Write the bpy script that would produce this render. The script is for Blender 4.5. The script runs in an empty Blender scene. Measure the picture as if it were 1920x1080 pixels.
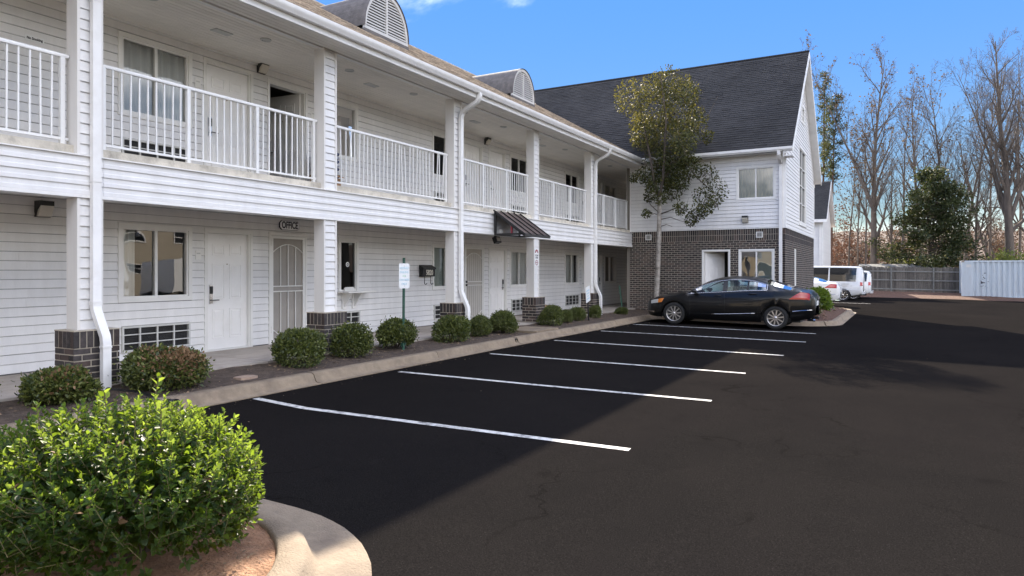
import bpy, bmesh, math, random
import numpy as np
from mathutils import Vector, Matrix

S = bpy.context.scene
COL = S.collection
R = math.radians

# ---------------------------------------------------------------- camera
CAM_H = 1.60
cam_data = bpy.data.cameras.new("camera")
cam_data.sensor_width = 36.0
cam_data.lens = 24.0
cam_data.shift_y = -32.0 / 1920.0
cam_data.clip_end = 3000.0
cam = bpy.data.objects.new("camera", cam_data)
COL.objects.link(cam)
THETA = math.atan(720.0 / 1280.0)
cam.location = (0, 0, CAM_H)
cam.rotation_euler = (R(90), 0, THETA)
S.camera = cam

# ---------------------------------------------------------------- daylight
SUN_EL = R(31.9)
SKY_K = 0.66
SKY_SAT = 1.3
FILL_CLOUD_OFF = (6.635, 0.351, 8.902)  # added clouds; offset keeps most out of view, lighting the shaded front
FILL_CLOUD_COL = (7.2, 7.0, 6.8)  # bright white, so the added clouds act as fill light
SUN_DIR = Vector((-0.555, 0.832, math.tan(SUN_EL))).normalized()   # towards the sun
world = bpy.data.worlds.new("World")
S.world = world
world.use_nodes = True
wt = world.node_tree
wt.nodes.clear()
w_out = wt.nodes.new("ShaderNodeOutputWorld")
w_bg = wt.nodes.new("ShaderNodeBackground")
w_sky = wt.nodes.new("ShaderNodeTexSky")
w_sky.sky_type = 'NISHITA'
w_sky.sun_disc = False
w_sky.sun_elevation = SUN_EL
w_sky.sun_rotation = math.atan2(SUN_DIR.x, SUN_DIR.y)
w_sky.altitude = 0
w_sky.air_density = 1.0
w_sky.dust_density = 0.0
w_sky.ozone_density = 2.5
# soft shoulder on the sky's own brightness (like the photograph's tone curve), over the whole dome alike
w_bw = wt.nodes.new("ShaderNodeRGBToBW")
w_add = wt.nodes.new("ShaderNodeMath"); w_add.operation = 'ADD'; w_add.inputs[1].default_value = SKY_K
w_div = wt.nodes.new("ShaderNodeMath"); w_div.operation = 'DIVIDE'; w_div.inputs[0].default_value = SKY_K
w_scl = wt.nodes.new("ShaderNodeVectorMath"); w_scl.operation = 'SCALE'
w_hs = wt.nodes.new("ShaderNodeHueSaturation")
w_hs.inputs['Saturation'].default_value = SKY_SAT
w_hs.inputs['Hue'].default_value = 0.513
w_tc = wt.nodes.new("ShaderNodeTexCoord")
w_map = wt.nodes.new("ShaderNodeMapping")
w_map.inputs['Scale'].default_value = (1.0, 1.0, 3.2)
w_map.inputs['Location'].default_value = FILL_CLOUD_OFF
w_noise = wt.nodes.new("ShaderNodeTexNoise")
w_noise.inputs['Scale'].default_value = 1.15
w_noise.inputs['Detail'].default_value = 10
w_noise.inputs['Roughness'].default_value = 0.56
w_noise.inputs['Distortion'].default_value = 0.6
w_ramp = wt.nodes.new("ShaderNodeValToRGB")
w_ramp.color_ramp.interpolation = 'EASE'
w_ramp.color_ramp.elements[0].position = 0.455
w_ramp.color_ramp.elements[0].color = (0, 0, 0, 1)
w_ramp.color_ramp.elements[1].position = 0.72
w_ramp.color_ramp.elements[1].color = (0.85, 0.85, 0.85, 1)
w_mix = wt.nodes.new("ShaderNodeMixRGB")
w_mix.inputs[2].default_value = (*FILL_CLOUD_COL, 1)
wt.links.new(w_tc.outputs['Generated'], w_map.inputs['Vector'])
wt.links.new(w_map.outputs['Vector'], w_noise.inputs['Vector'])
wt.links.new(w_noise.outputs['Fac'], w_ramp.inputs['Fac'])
wt.links.new(w_sky.outputs['Color'], w_bw.inputs['Color'])
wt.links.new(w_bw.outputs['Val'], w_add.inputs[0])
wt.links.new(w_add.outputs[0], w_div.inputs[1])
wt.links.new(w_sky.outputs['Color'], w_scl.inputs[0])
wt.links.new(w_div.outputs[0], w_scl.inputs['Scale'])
wt.links.new(w_scl.outputs['Vector'], w_hs.inputs['Color'])
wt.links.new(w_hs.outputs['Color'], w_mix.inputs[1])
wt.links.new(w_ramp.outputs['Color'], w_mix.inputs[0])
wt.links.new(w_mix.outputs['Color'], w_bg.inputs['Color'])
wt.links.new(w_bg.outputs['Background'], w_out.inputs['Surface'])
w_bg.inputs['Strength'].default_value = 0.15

sun_data = bpy.data.lights.new("sun", 'SUN')
sun_data.energy = 2.0
sun_data.angle = R(0.6)
sun_data.color = (1.0, 0.88, 0.72)
sun = bpy.data.objects.new("sun", sun_data)
COL.objects.link(sun)
sun.location = (-20, 30, 30)
sun.rotation_euler = SUN_DIR.to_track_quat('Z', 'Y').to_euler()

S.view_settings.view_transform = 'Standard'
S.view_settings.look = 'None'
S.view_settings.gamma = 1.0
S.view_settings.use_curve_mapping = False
S.view_settings.exposure = 2.9
S.cycles.use_denoising = True
S.cycles.max_bounces = 9
S.cycles.transparent_max_bounces = 12
S.cycles.caustics_reflective = False
S.cycles.caustics_refractive = False

# ---------------------------------------------------------------- materials
def mat(name, base, rough=0.7, var=0.12, scale=6.0, bump=0.0, bscale=60.0, metal=0.0, spec=0.5,
        piece=0.0, tint=None, stain=None, stain_scale=1.2, stain_amt=0.0, stretch=(1, 1, 1), detail=5, coat=0.0):
    """procedural material: noisy base colour, optional per-piece variation, stains and fine relief"""
    m = bpy.data.materials.new(name)
    m.use_nodes = True
    nt = m.node_tree
    N, L = nt.nodes, nt.links
    b = N['Principled BSDF']
    b.inputs['Roughness'].default_value = rough
    b.inputs['Metallic'].default_value = metal
    b.inputs['Specular IOR Level'].default_value = spec
    b.inputs['Coat Weight'].default_value = coat
    b.inputs['Coat Roughness'].default_value = 0.04
    geo = N.new('ShaderNodeNewGeometry')
    mp = N.new('ShaderNodeMapping')
    mp.inputs['Scale'].default_value = stretch
    L.new(geo.outputs['Position'], mp.inputs['Vector'])
    n1 = N.new('ShaderNodeTexNoise')
    n1.inputs['Scale'].default_value = scale
    n1.inputs['Detail'].default_value = detail
    n1.inputs['Roughness'].default_value = 0.6
    L.new(mp.outputs['Vector'], n1.inputs['Vector'])
    rmp = N.new('ShaderNodeValToRGB')
    lo = [max(0.0, c * (1 - var)) for c in base]
    hi = [min(1.0, c * (1 + var)) for c in base]
    if tint:
        hi = list(tint)
    rmp.color_ramp.elements[0].position = 0.3
    rmp.color_ramp.elements[1].position = 0.7
    rmp.color_ramp.elements[0].color = (*lo, 1)
    rmp.color_ramp.elements[1].color = (*hi, 1)
    L.new(n1.outputs['Fac'], rmp.inputs['Fac'])
    col = rmp.outputs['Color']
    if piece > 0:
        oi = N.new('ShaderNodeObjectInfo')
        ad = N.new('ShaderNodeMath'); ad.operation = 'ADD'
        fr = N.new('ShaderNodeMath'); fr.operation = 'FRACT'
        L.new(oi.outputs['Random'], ad.inputs[0])
        L.new(geo.outputs['Random Per Island'], ad.inputs[1])
        L.new(ad.outputs[0], fr.inputs[0])
        mr = N.new('ShaderNodeMapRange')
        mr.inputs['To Min'].default_value = 1 - piece
        mr.inputs['To Max'].default_value = 1 + piece
        L.new(fr.outputs[0], mr.inputs['Value'])
        vm = N.new('ShaderNodeVectorMath'); vm.operation = 'SCALE'
        L.new(col, vm.inputs[0]); L.new(mr.outputs['Result'], vm.inputs['Scale'])
        col = vm.outputs['Vector']
    if stain:
        n2 = N.new('ShaderNodeTexNoise')
        n2.inputs['Scale'].default_value = stain_scale
        n2.inputs['Detail'].default_value = 8
        n2.inputs['Roughness'].default_value = 0.68
        L.new(mp.outputs['Vector'], n2.inputs['Vector'])
        r2 = N.new('ShaderNodeValToRGB')
        r2.color_ramp.elements[0].position = 0.48
        r2.color_ramp.elements[1].position = 0.72
        r2.color_ramp.elements[0].color = (0, 0, 0, 1)
        r2.color_ramp.elements[1].color = (stain_amt,) * 3 + (1,)
        L.new(n2.outputs['Fac'], r2.inputs['Fac'])
        mx = N.new('ShaderNodeMixRGB')
        mx.inputs[2].default_value = (*stain, 1)
        L.new(r2.outputs['Color'], mx.inputs[0]); L.new(col, mx.inputs[1])
        col = mx.outputs['Color']
    L.new(col, b.inputs['Base Color'])
    if bump > 0:
        n3 = N.new('ShaderNodeTexNoise')
        n3.inputs['Scale'].default_value = bscale
        n3.inputs['Detail'].default_value = 4
        L.new(mp.outputs['Vector'], n3.inputs['Vector'])
        bp = N.new('ShaderNodeBump')
        bp.inputs['Strength'].default_value = bump
        bp.inputs['Distance'].default_value = 0.02
        L.new(n3.outputs['Fac'], bp.inputs['Height'])
        L.new(bp.outputs['Normal'], b.inputs['Normal'])
    return m

def leaf_mat(name, dark, light, trans, rough=0.35, tw=0.35, spec=0.5):
    m = bpy.data.materials.new(name)
    m.use_nodes = True
    N, L = m.node_tree.nodes, m.node_tree.links
    b = N['Principled BSDF']
    out = N['Material Output']
    b.inputs['Roughness'].default_value = rough
    b.inputs['Specular IOR Level'].default_value = spec
    geo = N.new('ShaderNodeNewGeometry')
    oi = N.new('ShaderNodeObjectInfo')
    rmp = N.new('ShaderNodeValToRGB')
    rmp.color_ramp.elements[0].color = (*dark, 1)
    rmp.color_ramp.elements[1].color = (*light, 1)
    L.new(geo.outputs['Random Per Island'], rmp.inputs['Fac'])
    L.new(rmp.outputs['Color'], b.inputs['Base Color'])
    tr = N.new('ShaderNodeBsdfTranslucent')
    r2 = N.new('ShaderNodeValToRGB')
    r2.color_ramp.elements[0].color = (*[c * 0.6 for c in trans], 1)
    r2.color_ramp.elements[1].color = (*trans, 1)
    L.new(geo.outputs['Random Per Island'], r2.inputs['Fac'])
    L.new(r2.outputs['Color'], tr.inputs['Color'])
    mx = N.new('ShaderNodeMixShader')
    mx.inputs['Fac'].default_value = tw
    L.new(b.outputs['BSDF'], mx.inputs[1])
    L.new(tr.outputs['BSDF'], mx.inputs[2])
    L.new(mx.outputs['Shader'], out.inputs['Surface'])
    return m

def glass_mat(name, tint=(0.9, 0.95, 0.95), ior=1.7, rough=0.0):
    """thin window glass: fresnel mix of clear and mirror"""
    m = bpy.data.materials.new(name)
    m.use_nodes = True
    N, L = m.node_tree.nodes, m.node_tree.links
    N.remove(N['Principled BSDF'])
    out = N['Material Output']
    t = N.new('ShaderNodeBsdfTransparent'); t.inputs['Color'].default_value = (*tint, 1)
    g = N.new('ShaderNodeBsdfGlossy'); g.inputs['Roughness'].default_value = rough
    geo = N.new('ShaderNodeNewGeometry')
    n = N.new('ShaderNodeTexNoise'); n.inputs['Scale'].default_value = 1.4; n.inputs['Detail'].default_value = 1
    bp = N.new('ShaderNodeBump'); bp.inputs['Strength'].default_value = 0.06; bp.inputs['Distance'].default_value = 0.1
    L.new(geo.outputs['Position'], n.inputs['Vector'])
    L.new(n.outputs['Fac'], bp.inputs['Height'])
    L.new(bp.outputs['Normal'], g.inputs['Normal'])
    f = N.new('ShaderNodeFresnel'); f.inputs['IOR'].default_value = ior
    mx = N.new('ShaderNodeMixShader')
    L.new(f.outputs['Fac'], mx.inputs['Fac'])
    L.new(t.outputs['BSDF'], mx.inputs[1]); L.new(g.outputs['BSDF'], mx.inputs[2])
    L.new(mx.outputs['Shader'], out.inputs['Surface'])
    return m

def asphalt_mat():
    m = bpy.data.materials.new("asphalt")
    m.use_nodes = True
    N, L = m.node_tree.nodes, m.node_tree.links
    b = N['Principled BSDF']
    b.inputs['Roughness'].default_value = 1.0
    b.inputs['Specular IOR Level'].default_value = 0.0
    geo = N.new('ShaderNodeNewGeometry')
    P = geo.outputs['Position']
    def noise(scale, detail, rough=0.6, dist=0.0):
        n = N.new('ShaderNodeTexNoise'); n.inputs['Scale'].default_value = scale
        n.inputs['Detail'].default_value = detail; n.inputs['Roughness'].default_value = rough
        n.inputs['Distortion'].default_value = dist
        L.new(P, n.inputs['Vector']); return n
    def ramp(src, p0, c0, p1, c1):
        r = N.new('ShaderNodeValToRGB')
        r.color_ramp.elements[0].position = p0; r.color_ramp.elements[1].position = p1
        r.color_ramp.elements[0].color = (*c0, 1); r.color_ramp.elements[1].color = (*c1, 1)
        L.new(src, r.inputs['Fac']); return r.outputs['Color']
    def mix(kind, fac, a, c):
        x = N.new('ShaderNodeMixRGB'); x.blend_type = kind
        if isinstance(fac, float): x.inputs[0].default_value = fac
        else: L.new(fac, x.inputs[0])
        if isinstance(a, tuple): x.inputs[1].default_value = (*a, 1)
        else: L.new(a, x.inputs[1])
        if isinstance(c, tuple): x.inputs[2].default_value = (*c, 1)
        else: L.new(c, x.inputs[2])
        return x.outputs['Color']
    big = ramp(noise(0.35, 6, 0.65, 0.4).outputs['Fac'], 0.3, (0.0106, 0.0099, 0.0097), 0.72, (0.0148, 0.0134, 0.0126))
    agg = ramp(noise(95, 3, 0.75).outputs['Fac'], 0.32, (0.58, 0.58, 0.59), 0.70, (1.50, 1.47, 1.44))
    col = mix('MULTIPLY', 1.0, big, agg)
    fleck = ramp(noise(120, 2, 0.5).outputs['Fac'], 0.66, (0, 0, 0), 0.74, (0.22, 0.22, 0.22))
    col = mix('MIX', fleck, col, (0.14, 0.125, 0.115))
    # hairline cracks
    wob = noise(0.9, 5, 0.6)
    vadd = N.new('ShaderNodeVectorMath'); vadd.operation = 'MULTIPLY_ADD'
    L.new(wob.outputs['Color'], vadd.inputs[0]); vadd.inputs[1].default_value = (1.5, 1.5, 0.0)
    L.new(P, vadd.inputs[2])
    vor = N.new('ShaderNodeTexVoronoi'); vor.feature = 'DISTANCE_TO_EDGE'; vor.inputs['Scale'].default_value = 0.42
    L.new(vadd.outputs['Vector'], vor.inputs['Vector'])
    crack = ramp(vor.outputs['Distance'], 0.002, (1, 1, 1), 0.0075, (0, 0, 0))
    gate = ramp(noise(0.55, 4).outputs['Fac'], 0.47, (0, 0, 0), 0.58, (0.38, 0.38, 0.38))
    cm = mix('MULTIPLY', 1.0, crack, gate)
    col = mix('MIX', cm, col, (0.0018, 0.0016, 0.0015))
    oil = ramp(noise(1.7, 2, 0.4).outputs['Fac'], 0.69, (0, 0, 0), 0.78, (0.4, 0.4, 0.4))
    col = mix('MIX', oil, col, (0.0055, 0.005, 0.005))
    dust = ramp(noise(3.1, 7, 0.7, 1.0).outputs['Fac'], 0.60, (0, 0, 0), 0.80, (0.14, 0.14, 0.14))
    col = mix('MIX', dust, col, (0.055, 0.047, 0.041))
    L.new(col, b.inputs['Base Color'])
    bn = noise(95, 4, 0.7)
    bp = N.new('ShaderNodeBump'); bp.inputs['Strength'].default_value = 0.55; bp.inputs['Distance'].default_value = 0.008
    L.new(bn.outputs['Fac'], bp.inputs['Height'])
    L.new(bp.outputs['Normal'], b.inputs['Normal'])
    return m

M = {}
M['asphalt'] = asphalt_mat()
M['line'] = mat('line paint', (0.60, 0.585, 0.555), 0.85, 0.16, 9, 0.5, 90, stain=(0.06, 0.055, 0.05), stain_scale=11, stain_amt=1.0)
M['siding'] = mat('siding vinyl', (0.745, 0.737, 0.728), 0.45, 0.05, 2.2, 0.06, 30, piece=0.03, stain=(0.62, 0.60, 0.565), stain_scale=1.3, stain_amt=0.34, stretch=(2.5, 2.5, 0.55))
M['trim'] = mat('white trim', (0.82, 0.81, 0.79), 0.45, 0.04, 3.0, stain=(0.55, 0.52, 0.47), stain_scale=2.5, stain_amt=0.3)
M['coltrim'] = mat('column cladding', (0.74, 0.72, 0.69), 0.45, 0.05, 2.0, stain=(0.45, 0.43, 0.40), stain_scale=2.0, stain_amt=0.3, stretch=(1, 1, 0.3))
M['soffit'] = mat('soffit vinyl', (0.86, 0.82, 0.75), 0.5, 0.05, 2.0, piece=0.03)
M['rail'] = mat('railing paint', (0.80, 0.80, 0.79), 0.35, 0.03, 4.0, piece=0.02, stain=(0.55, 0.5, 0.45), stain_scale=7, stain_amt=0.25)
M['door'] = mat('door paint', (0.86, 0.845, 0.825), 0.4, 0.03, 2.0, stain=(0.6, 0.57, 0.53), stain_scale=2.0, stain_amt=0.35)
M['sash'] = mat('window vinyl', (0.78, 0.77, 0.74), 0.4, 0.03, 3.0)
M['slab'] = mat('balcony concrete', (0.58, 0.535, 0.45), 0.9, 0.15, 5.0, 0.3, 40, stain=(0.20, 0.18, 0.15), stain_scale=3, stain_amt=0.7)
M['walk'] = mat('sidewalk concrete', (0.40, 0.355, 0.31), 0.9, 0.14, 3.0, 0.3, 50, stain=(0.22, 0.185, 0.155), stain_scale=1.3, stain_amt=0.7)
M['curb'] = mat('curb concrete', (0.25, 0.195, 0.135), 0.92, 0.16, 7.0, 0.5, 70, piece=0.05, stain=(0.13, 0.095, 0.07), stain_scale=2.2, stain_amt=0.75)
M['soil'] = mat('bed soil', (0.060, 0.040, 0.028), 0.95, 0.45, 9.0, 1.0, 45, tint=(0.105, 0.074, 0.053), stain=(0.14, 0.10, 0.075), stain_scale=20, stain_amt=0.5)
M['claysoil'] = mat('red clay soil', (0.30, 0.145, 0.070), 0.95, 0.3, 9.0, 1.0, 60, tint=(0.40, 0.225, 0.13), stain=(0.12, 0.07, 0.045), stain_scale=14, stain_amt=0.6)
M['mulch'] = mat('mulch', (0.085, 0.040, 0.024), 0.95, 0.5, 16.0, 1.0, 60, tint=(0.15, 0.075, 0.045))
M['chip'] = mat('wood chip', (0.16, 0.085, 0.05), 0.9, 0.3, 20, piece=0.45)
M['straw'] = mat('dry leaf litter', (0.22, 0.15, 0.09), 0.9, 0.3, 20, piece=0.5)
M['ground'] = mat('ground litter', (0.10, 0.070, 0.045), 0.95, 0.3, 0.6, 0.5, 4, tint=(0.17, 0.115, 0.07))
M['brick'] = mat('dark brick', (0.040, 0.034, 0.034), 0.8, 0.35, 14.0, 0.4, 50, piece=0.42, tint=(0.060, 0.050, 0.048))
M['brickred'] = mat('brown brick', (0.066, 0.046, 0.040), 0.8, 0.3, 14.0, 0.4, 50, piece=0.35)
M['mortar'] = mat('mortar', (0.42, 0.37, 0.30), 0.95, 0.15, 12.0, 0.4, 60)
M['shingle_tan'] = mat('tan shingle', (0.43, 0.36, 0.285), 0.95, 0.35, 5.0, 0.6, 60, piece=0.38)
M['shingle_dark'] = mat('charcoal shingle', (0.026, 0.025, 0.025), 0.95, 0.3, 0.7, 0.6, 60, piece=0.18, stain=(0.052, 0.050, 0.049), stain_scale=0.5, stain_amt=0.7)
M['metalroof'] = mat('brown seam metal', (0.110, 0.078, 0.068), 0.38, 0.15, 3.0, metal=0.0, spec=0.6)
M['black'] = mat('black paint', (0.012, 0.012, 0.012), 0.45, 0.1, 8.0)
M['darkroom'] = mat('dark interior', (0.05, 0.045, 0.04), 0.9, 0.2, 1.0)
M['interior'] = mat('interior wall', (0.22, 0.20, 0.17), 0.9, 0.1, 1.0)
M['curtain'] = mat('pale curtain', (0.80, 0.80, 0.77), 0.9, 0.06, 3.0, stretch=(6, 6, 0.4))
M['creamcurtain'] = mat('cream curtain', (0.74, 0.66, 0.52), 0.9, 0.06, 3.0, stretch=(6, 6, 0.4))
M['blind'] = mat('pale green blind', (0.50, 0.58, 0.54), 0.8, 0.05, 3.0)
M['steelgrey'] = mat('grille grey', (0.55, 0.55, 0.53), 0.45, 0.06, 6.0)
M['darkgrille'] = mat('dark grille backing', (0.030, 0.030, 0.032), 0.7, 0.4, 12.0)
M['brass'] = mat('lever brass', (0.30, 0.22, 0.12), 0.3, 0.1, 8.0, metal=0.9)
M['chrome'] = mat('chrome', (0.75, 0.75, 0.76), 0.14, 0.02, 8.0, metal=1.0)
M['mesh'] = mat('screen mesh', (0.34, 0.315, 0.285), 0.8, 0.1, 3.0)
M['meshlight'] = mat('pale screen', (0.50, 0.46, 0.41), 0.8, 0.06, 3.0)
M['lens'] = mat('lamp lens', (0.62, 0.58, 0.5), 0.25, 0.06, 5.0)
M['signwhite'] = mat('sign white', (0.80, 0.81, 0.80), 0.4, 0.03, 6.0)
M['signblue'] = mat('faded blue ink', (0.50, 0.66, 0.74), 0.5, 0.06, 20.0)
M['signgreen'] = mat('faded green ink', (0.54, 0.71, 0.58), 0.5, 0.06, 20.0)
M['inkblack'] = mat('black ink', (0.015, 0.013, 0.02), 0.5, 0.1, 20.0)
M['inkred'] = mat('red ink', (0.26, 0.025, 0.04), 0.5, 0.1, 20.0)
M['cream'] = mat('cream numerals', (0.70, 0.66, 0.56), 0.5, 0.05, 20.0)
M['greenpost'] = mat('green post paint', (0.018, 0.075, 0.050), 0.5, 0.2, 10.0, stain=(0.10, 0.13, 0.10), stain_scale=12, stain_amt=0.4)
M['pipe'] = mat('black plastic pipe', (0.010, 0.010, 0.011), 0.5, 0.1, 10.0)
M['cardboard'] = mat('cardboard', (0.36, 0.22, 0.125), 0.9, 0.08, 6.0)
M['stone'] = mat('flat stone', (0.33, 0.24, 0.18), 0.9, 0.2, 9.0, 0.4, 40)
M['fabric'] = mat('striped linen', (0.35, 0.37, 0.44), 0.95, 0.25, 5.0, stretch=(1, 1, 8))
M['navy'] = mat('navy fabric', (0.05, 0.06, 0.12), 0.95, 0.25, 5.0)
M['dormerface'] = mat('grey louvre paint', (0.55, 0.545, 0.53), 0.6, 0.06, 4.0)
M['dormerroof'] = mat('grey dormer shingle', (0.135, 0.125, 0.12), 0.9, 0.25, 8.0, 0.4, 40)
M['glass'] = glass_mat('window glass', (0.98, 1.0, 1.0), 2.1)
M['lapshade'] = mat('dark underlay', (0.17, 0.17, 0.175), 0.9, 0.1, 3.0)  # dark tone in the gaps draws the shade line under each siding lap
M['glassdark'] = glass_mat('dark window glass', (0.25, 0.27, 0.28), 1.55)
M['carglass'] = glass_mat('car glass', (0.58, 0.72, 0.72), 1.45)
M['vanglass'] = glass_mat('van privacy glass', (0.10, 0.11, 0.12), 1.7)
M['carblack'] = mat('black car paint', (0.0045, 0.0045, 0.005), 0.30, 0.05, 3.0, spec=0.25, coat=0.42)
M['carwhite'] = mat('white car paint', (0.74, 0.75, 0.76), 0.3, 0.03, 2.0, coat=0.7)
M['carsilver'] = mat('pale silver paint', (0.62, 0.64, 0.66), 0.3, 0.03, 2.0, coat=0.7)
M['plastic'] = mat('dark plastic', (0.014, 0.014, 0.015), 0.55, 0.1, 8.0)
M['rubber'] = mat('tyre rubber', (0.016, 0.016, 0.016), 0.85, 0.2, 12.0, 0.2, 60)
M['alloy'] = mat('machined alloy', (0.62, 0.60, 0.58), 0.28, 0.05, 6.0, metal=0.85)
M['alloydark'] = mat('dark alloy', (0.05, 0.05, 0.052), 0.4, 0.1, 6.0, metal=0.6)
M['seat'] = mat('beige seat', (0.42, 0.38, 0.32), 0.7, 0.08, 6.0)
M['container'] = mat('pale container paint', (0.50, 0.56, 0.60), 0.55, 0.08, 1.5, piece=0.05, stain=(0.30, 0.27, 0.23), stain_scale=3.0, stain_amt=0.4, stretch=(3, 3, 0.5))
M['rust'] = mat('rusty edge', (0.33, 0.29, 0.24), 0.8, 0.3, 8.0)
M['fence'] = mat('weathered board', (0.125, 0.112, 0.098), 0.9, 0.25, 5.0, 0.4, 30, piece=0.28, stretch=(5, 5, 0.7), stain=(0.055, 0.06, 0.05), stain_scale=2, stain_amt=0.6)
M['fencerail'] = mat('weathered rail', (0.20, 0.20, 0.185), 0.9, 0.2, 5.0, 0.4, 30, piece=0.12)
M['brownwood'] = mat('dark brown boards', (0.035, 0.024, 0.018), 0.9, 0.2, 3.0)
M['bark'] = mat('grey brown bark', (0.085, 0.068, 0.055), 0.95, 0.35, 9.0, 0.8, 30, stretch=(1, 1, 0.25))
M['barkdark'] = mat('dark bare bark', (0.125, 0.102, 0.085), 0.95, 0.35, 4.0, 0.6, 18, stretch=(1, 1, 0.25))
M['barkpale'] = mat('mottled pale bark', (0.36, 0.33, 0.29), 0.95, 0.3, 7.0, 0.6, 30, stain=(0.09, 0.075, 0.06), stain_scale=5, stain_amt=0.95)
M['pinebark'] = mat('pine bark', (0.11, 0.062, 0.043), 0.95, 0.35, 3.0, 0.6, 12, stretch=(1, 1, 0.4))
M['twig'] = mat('green twig', (0.14, 0.12, 0.05), 0.8, 0.2, 9.0)
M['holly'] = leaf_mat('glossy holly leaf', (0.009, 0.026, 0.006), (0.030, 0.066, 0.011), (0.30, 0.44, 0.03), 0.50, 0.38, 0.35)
M['hollylit'] = leaf_mat('sunlit young holly leaf', (0.045, 0.105, 0.013), (0.10, 0.175, 0.022), (0.38, 0.50, 0.06), 0.50, 0.44, 0.35)  # young tips, also brightened to colour in the sunlit top of the bush
M['box'] = leaf_mat('boxwood leaf', (0.018, 0.036, 0.010), (0.165, 0.185, 0.045), (0.16, 0.22, 0.03), 0.45, 0.22, 0.5)
M['boxbrown'] = leaf_mat('dry boxwood leaf', (0.13, 0.075, 0.035), (0.32, 0.20, 0.11), (0.18, 0.12, 0.06), 0.6, 0.22, 0.3)
M['islandleaf'] = leaf_mat('bright shrub leaf', (0.05, 0.10, 0.014), (0.12, 0.19, 0.03), (0.40, 0.52, 0.06), 0.4, 0.42, 0.5)
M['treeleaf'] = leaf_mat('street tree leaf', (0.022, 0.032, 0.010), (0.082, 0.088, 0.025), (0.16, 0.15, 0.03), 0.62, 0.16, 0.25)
M['treelit'] = leaf_mat('sunlit tree leaf', (0.062, 0.062, 0.015), (0.140, 0.125, 0.032), (0.33, 0.29, 0.06), 0.62, 0.24, 0.25)  # sunlit copy of the tree leaf, sunlight put into the colour
M['magnolia'] = leaf_mat('magnolia leaf', (0.012, 0.024, 0.008), (0.045, 0.060, 0.020), (0.11, 0.13, 0.03), 0.55, 0.2, 0.35)
M['magnoliapale'] = leaf_mat('pale magnolia leaf', (0.07, 0.075, 0.035), (0.16, 0.16, 0.09), (0.22, 0.21, 0.09), 0.6, 0.3, 0.3)
M['autumn'] = leaf_mat('autumn leaf', (0.085, 0.055, 0.038), (0.21, 0.145, 0.10), (0.16, 0.10, 0.06), 0.8, 0.25, 0.1)
M['red'] = leaf_mat('red autumn leaf', (0.12, 0.062, 0.042), (0.23, 0.13, 0.085), (0.16, 0.08, 0.05), 0.8, 0.25, 0.1)
M['dryleaf'] = leaf_mat('clinging dry leaf', (0.07, 0.045, 0.025), (0.15, 0.10, 0.05), (0.20, 0.13, 0.06), 0.7, 0.3, 0.2)
M['pine'] = leaf_mat('pine needles', (0.030, 0.040, 0.016), (0.075, 0.085, 0.03), (0.14, 0.15, 0.05), 0.6, 0.3, 0.3)
M['hedge'] = leaf_mat('sunlit hedge leaf', (0.07, 0.10, 0.02), (0.17, 0.20, 0.05), (0.40, 0.44, 0.10), 0.5, 0.4, 0.4)

def lens_mat(name, base, emis=None):
    m = mat(name, base, 0.12, 0.08, 10, spec=0.6, coat=0.6)
    return m
M['redlens'] = lens_mat('red tail lens', (0.42, 0.012, 0.010))
M['orangelens'] = lens_mat('amber lens', (0.62, 0.19, 0.03))
M['clearlens'] = lens_mat('clear lens', (0.42, 0.43, 0.42))

# ---------------------------------------------------------------- mesh helpers
ORG = {}          # world origin of every root, so that parts can be written in world coordinates

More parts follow.
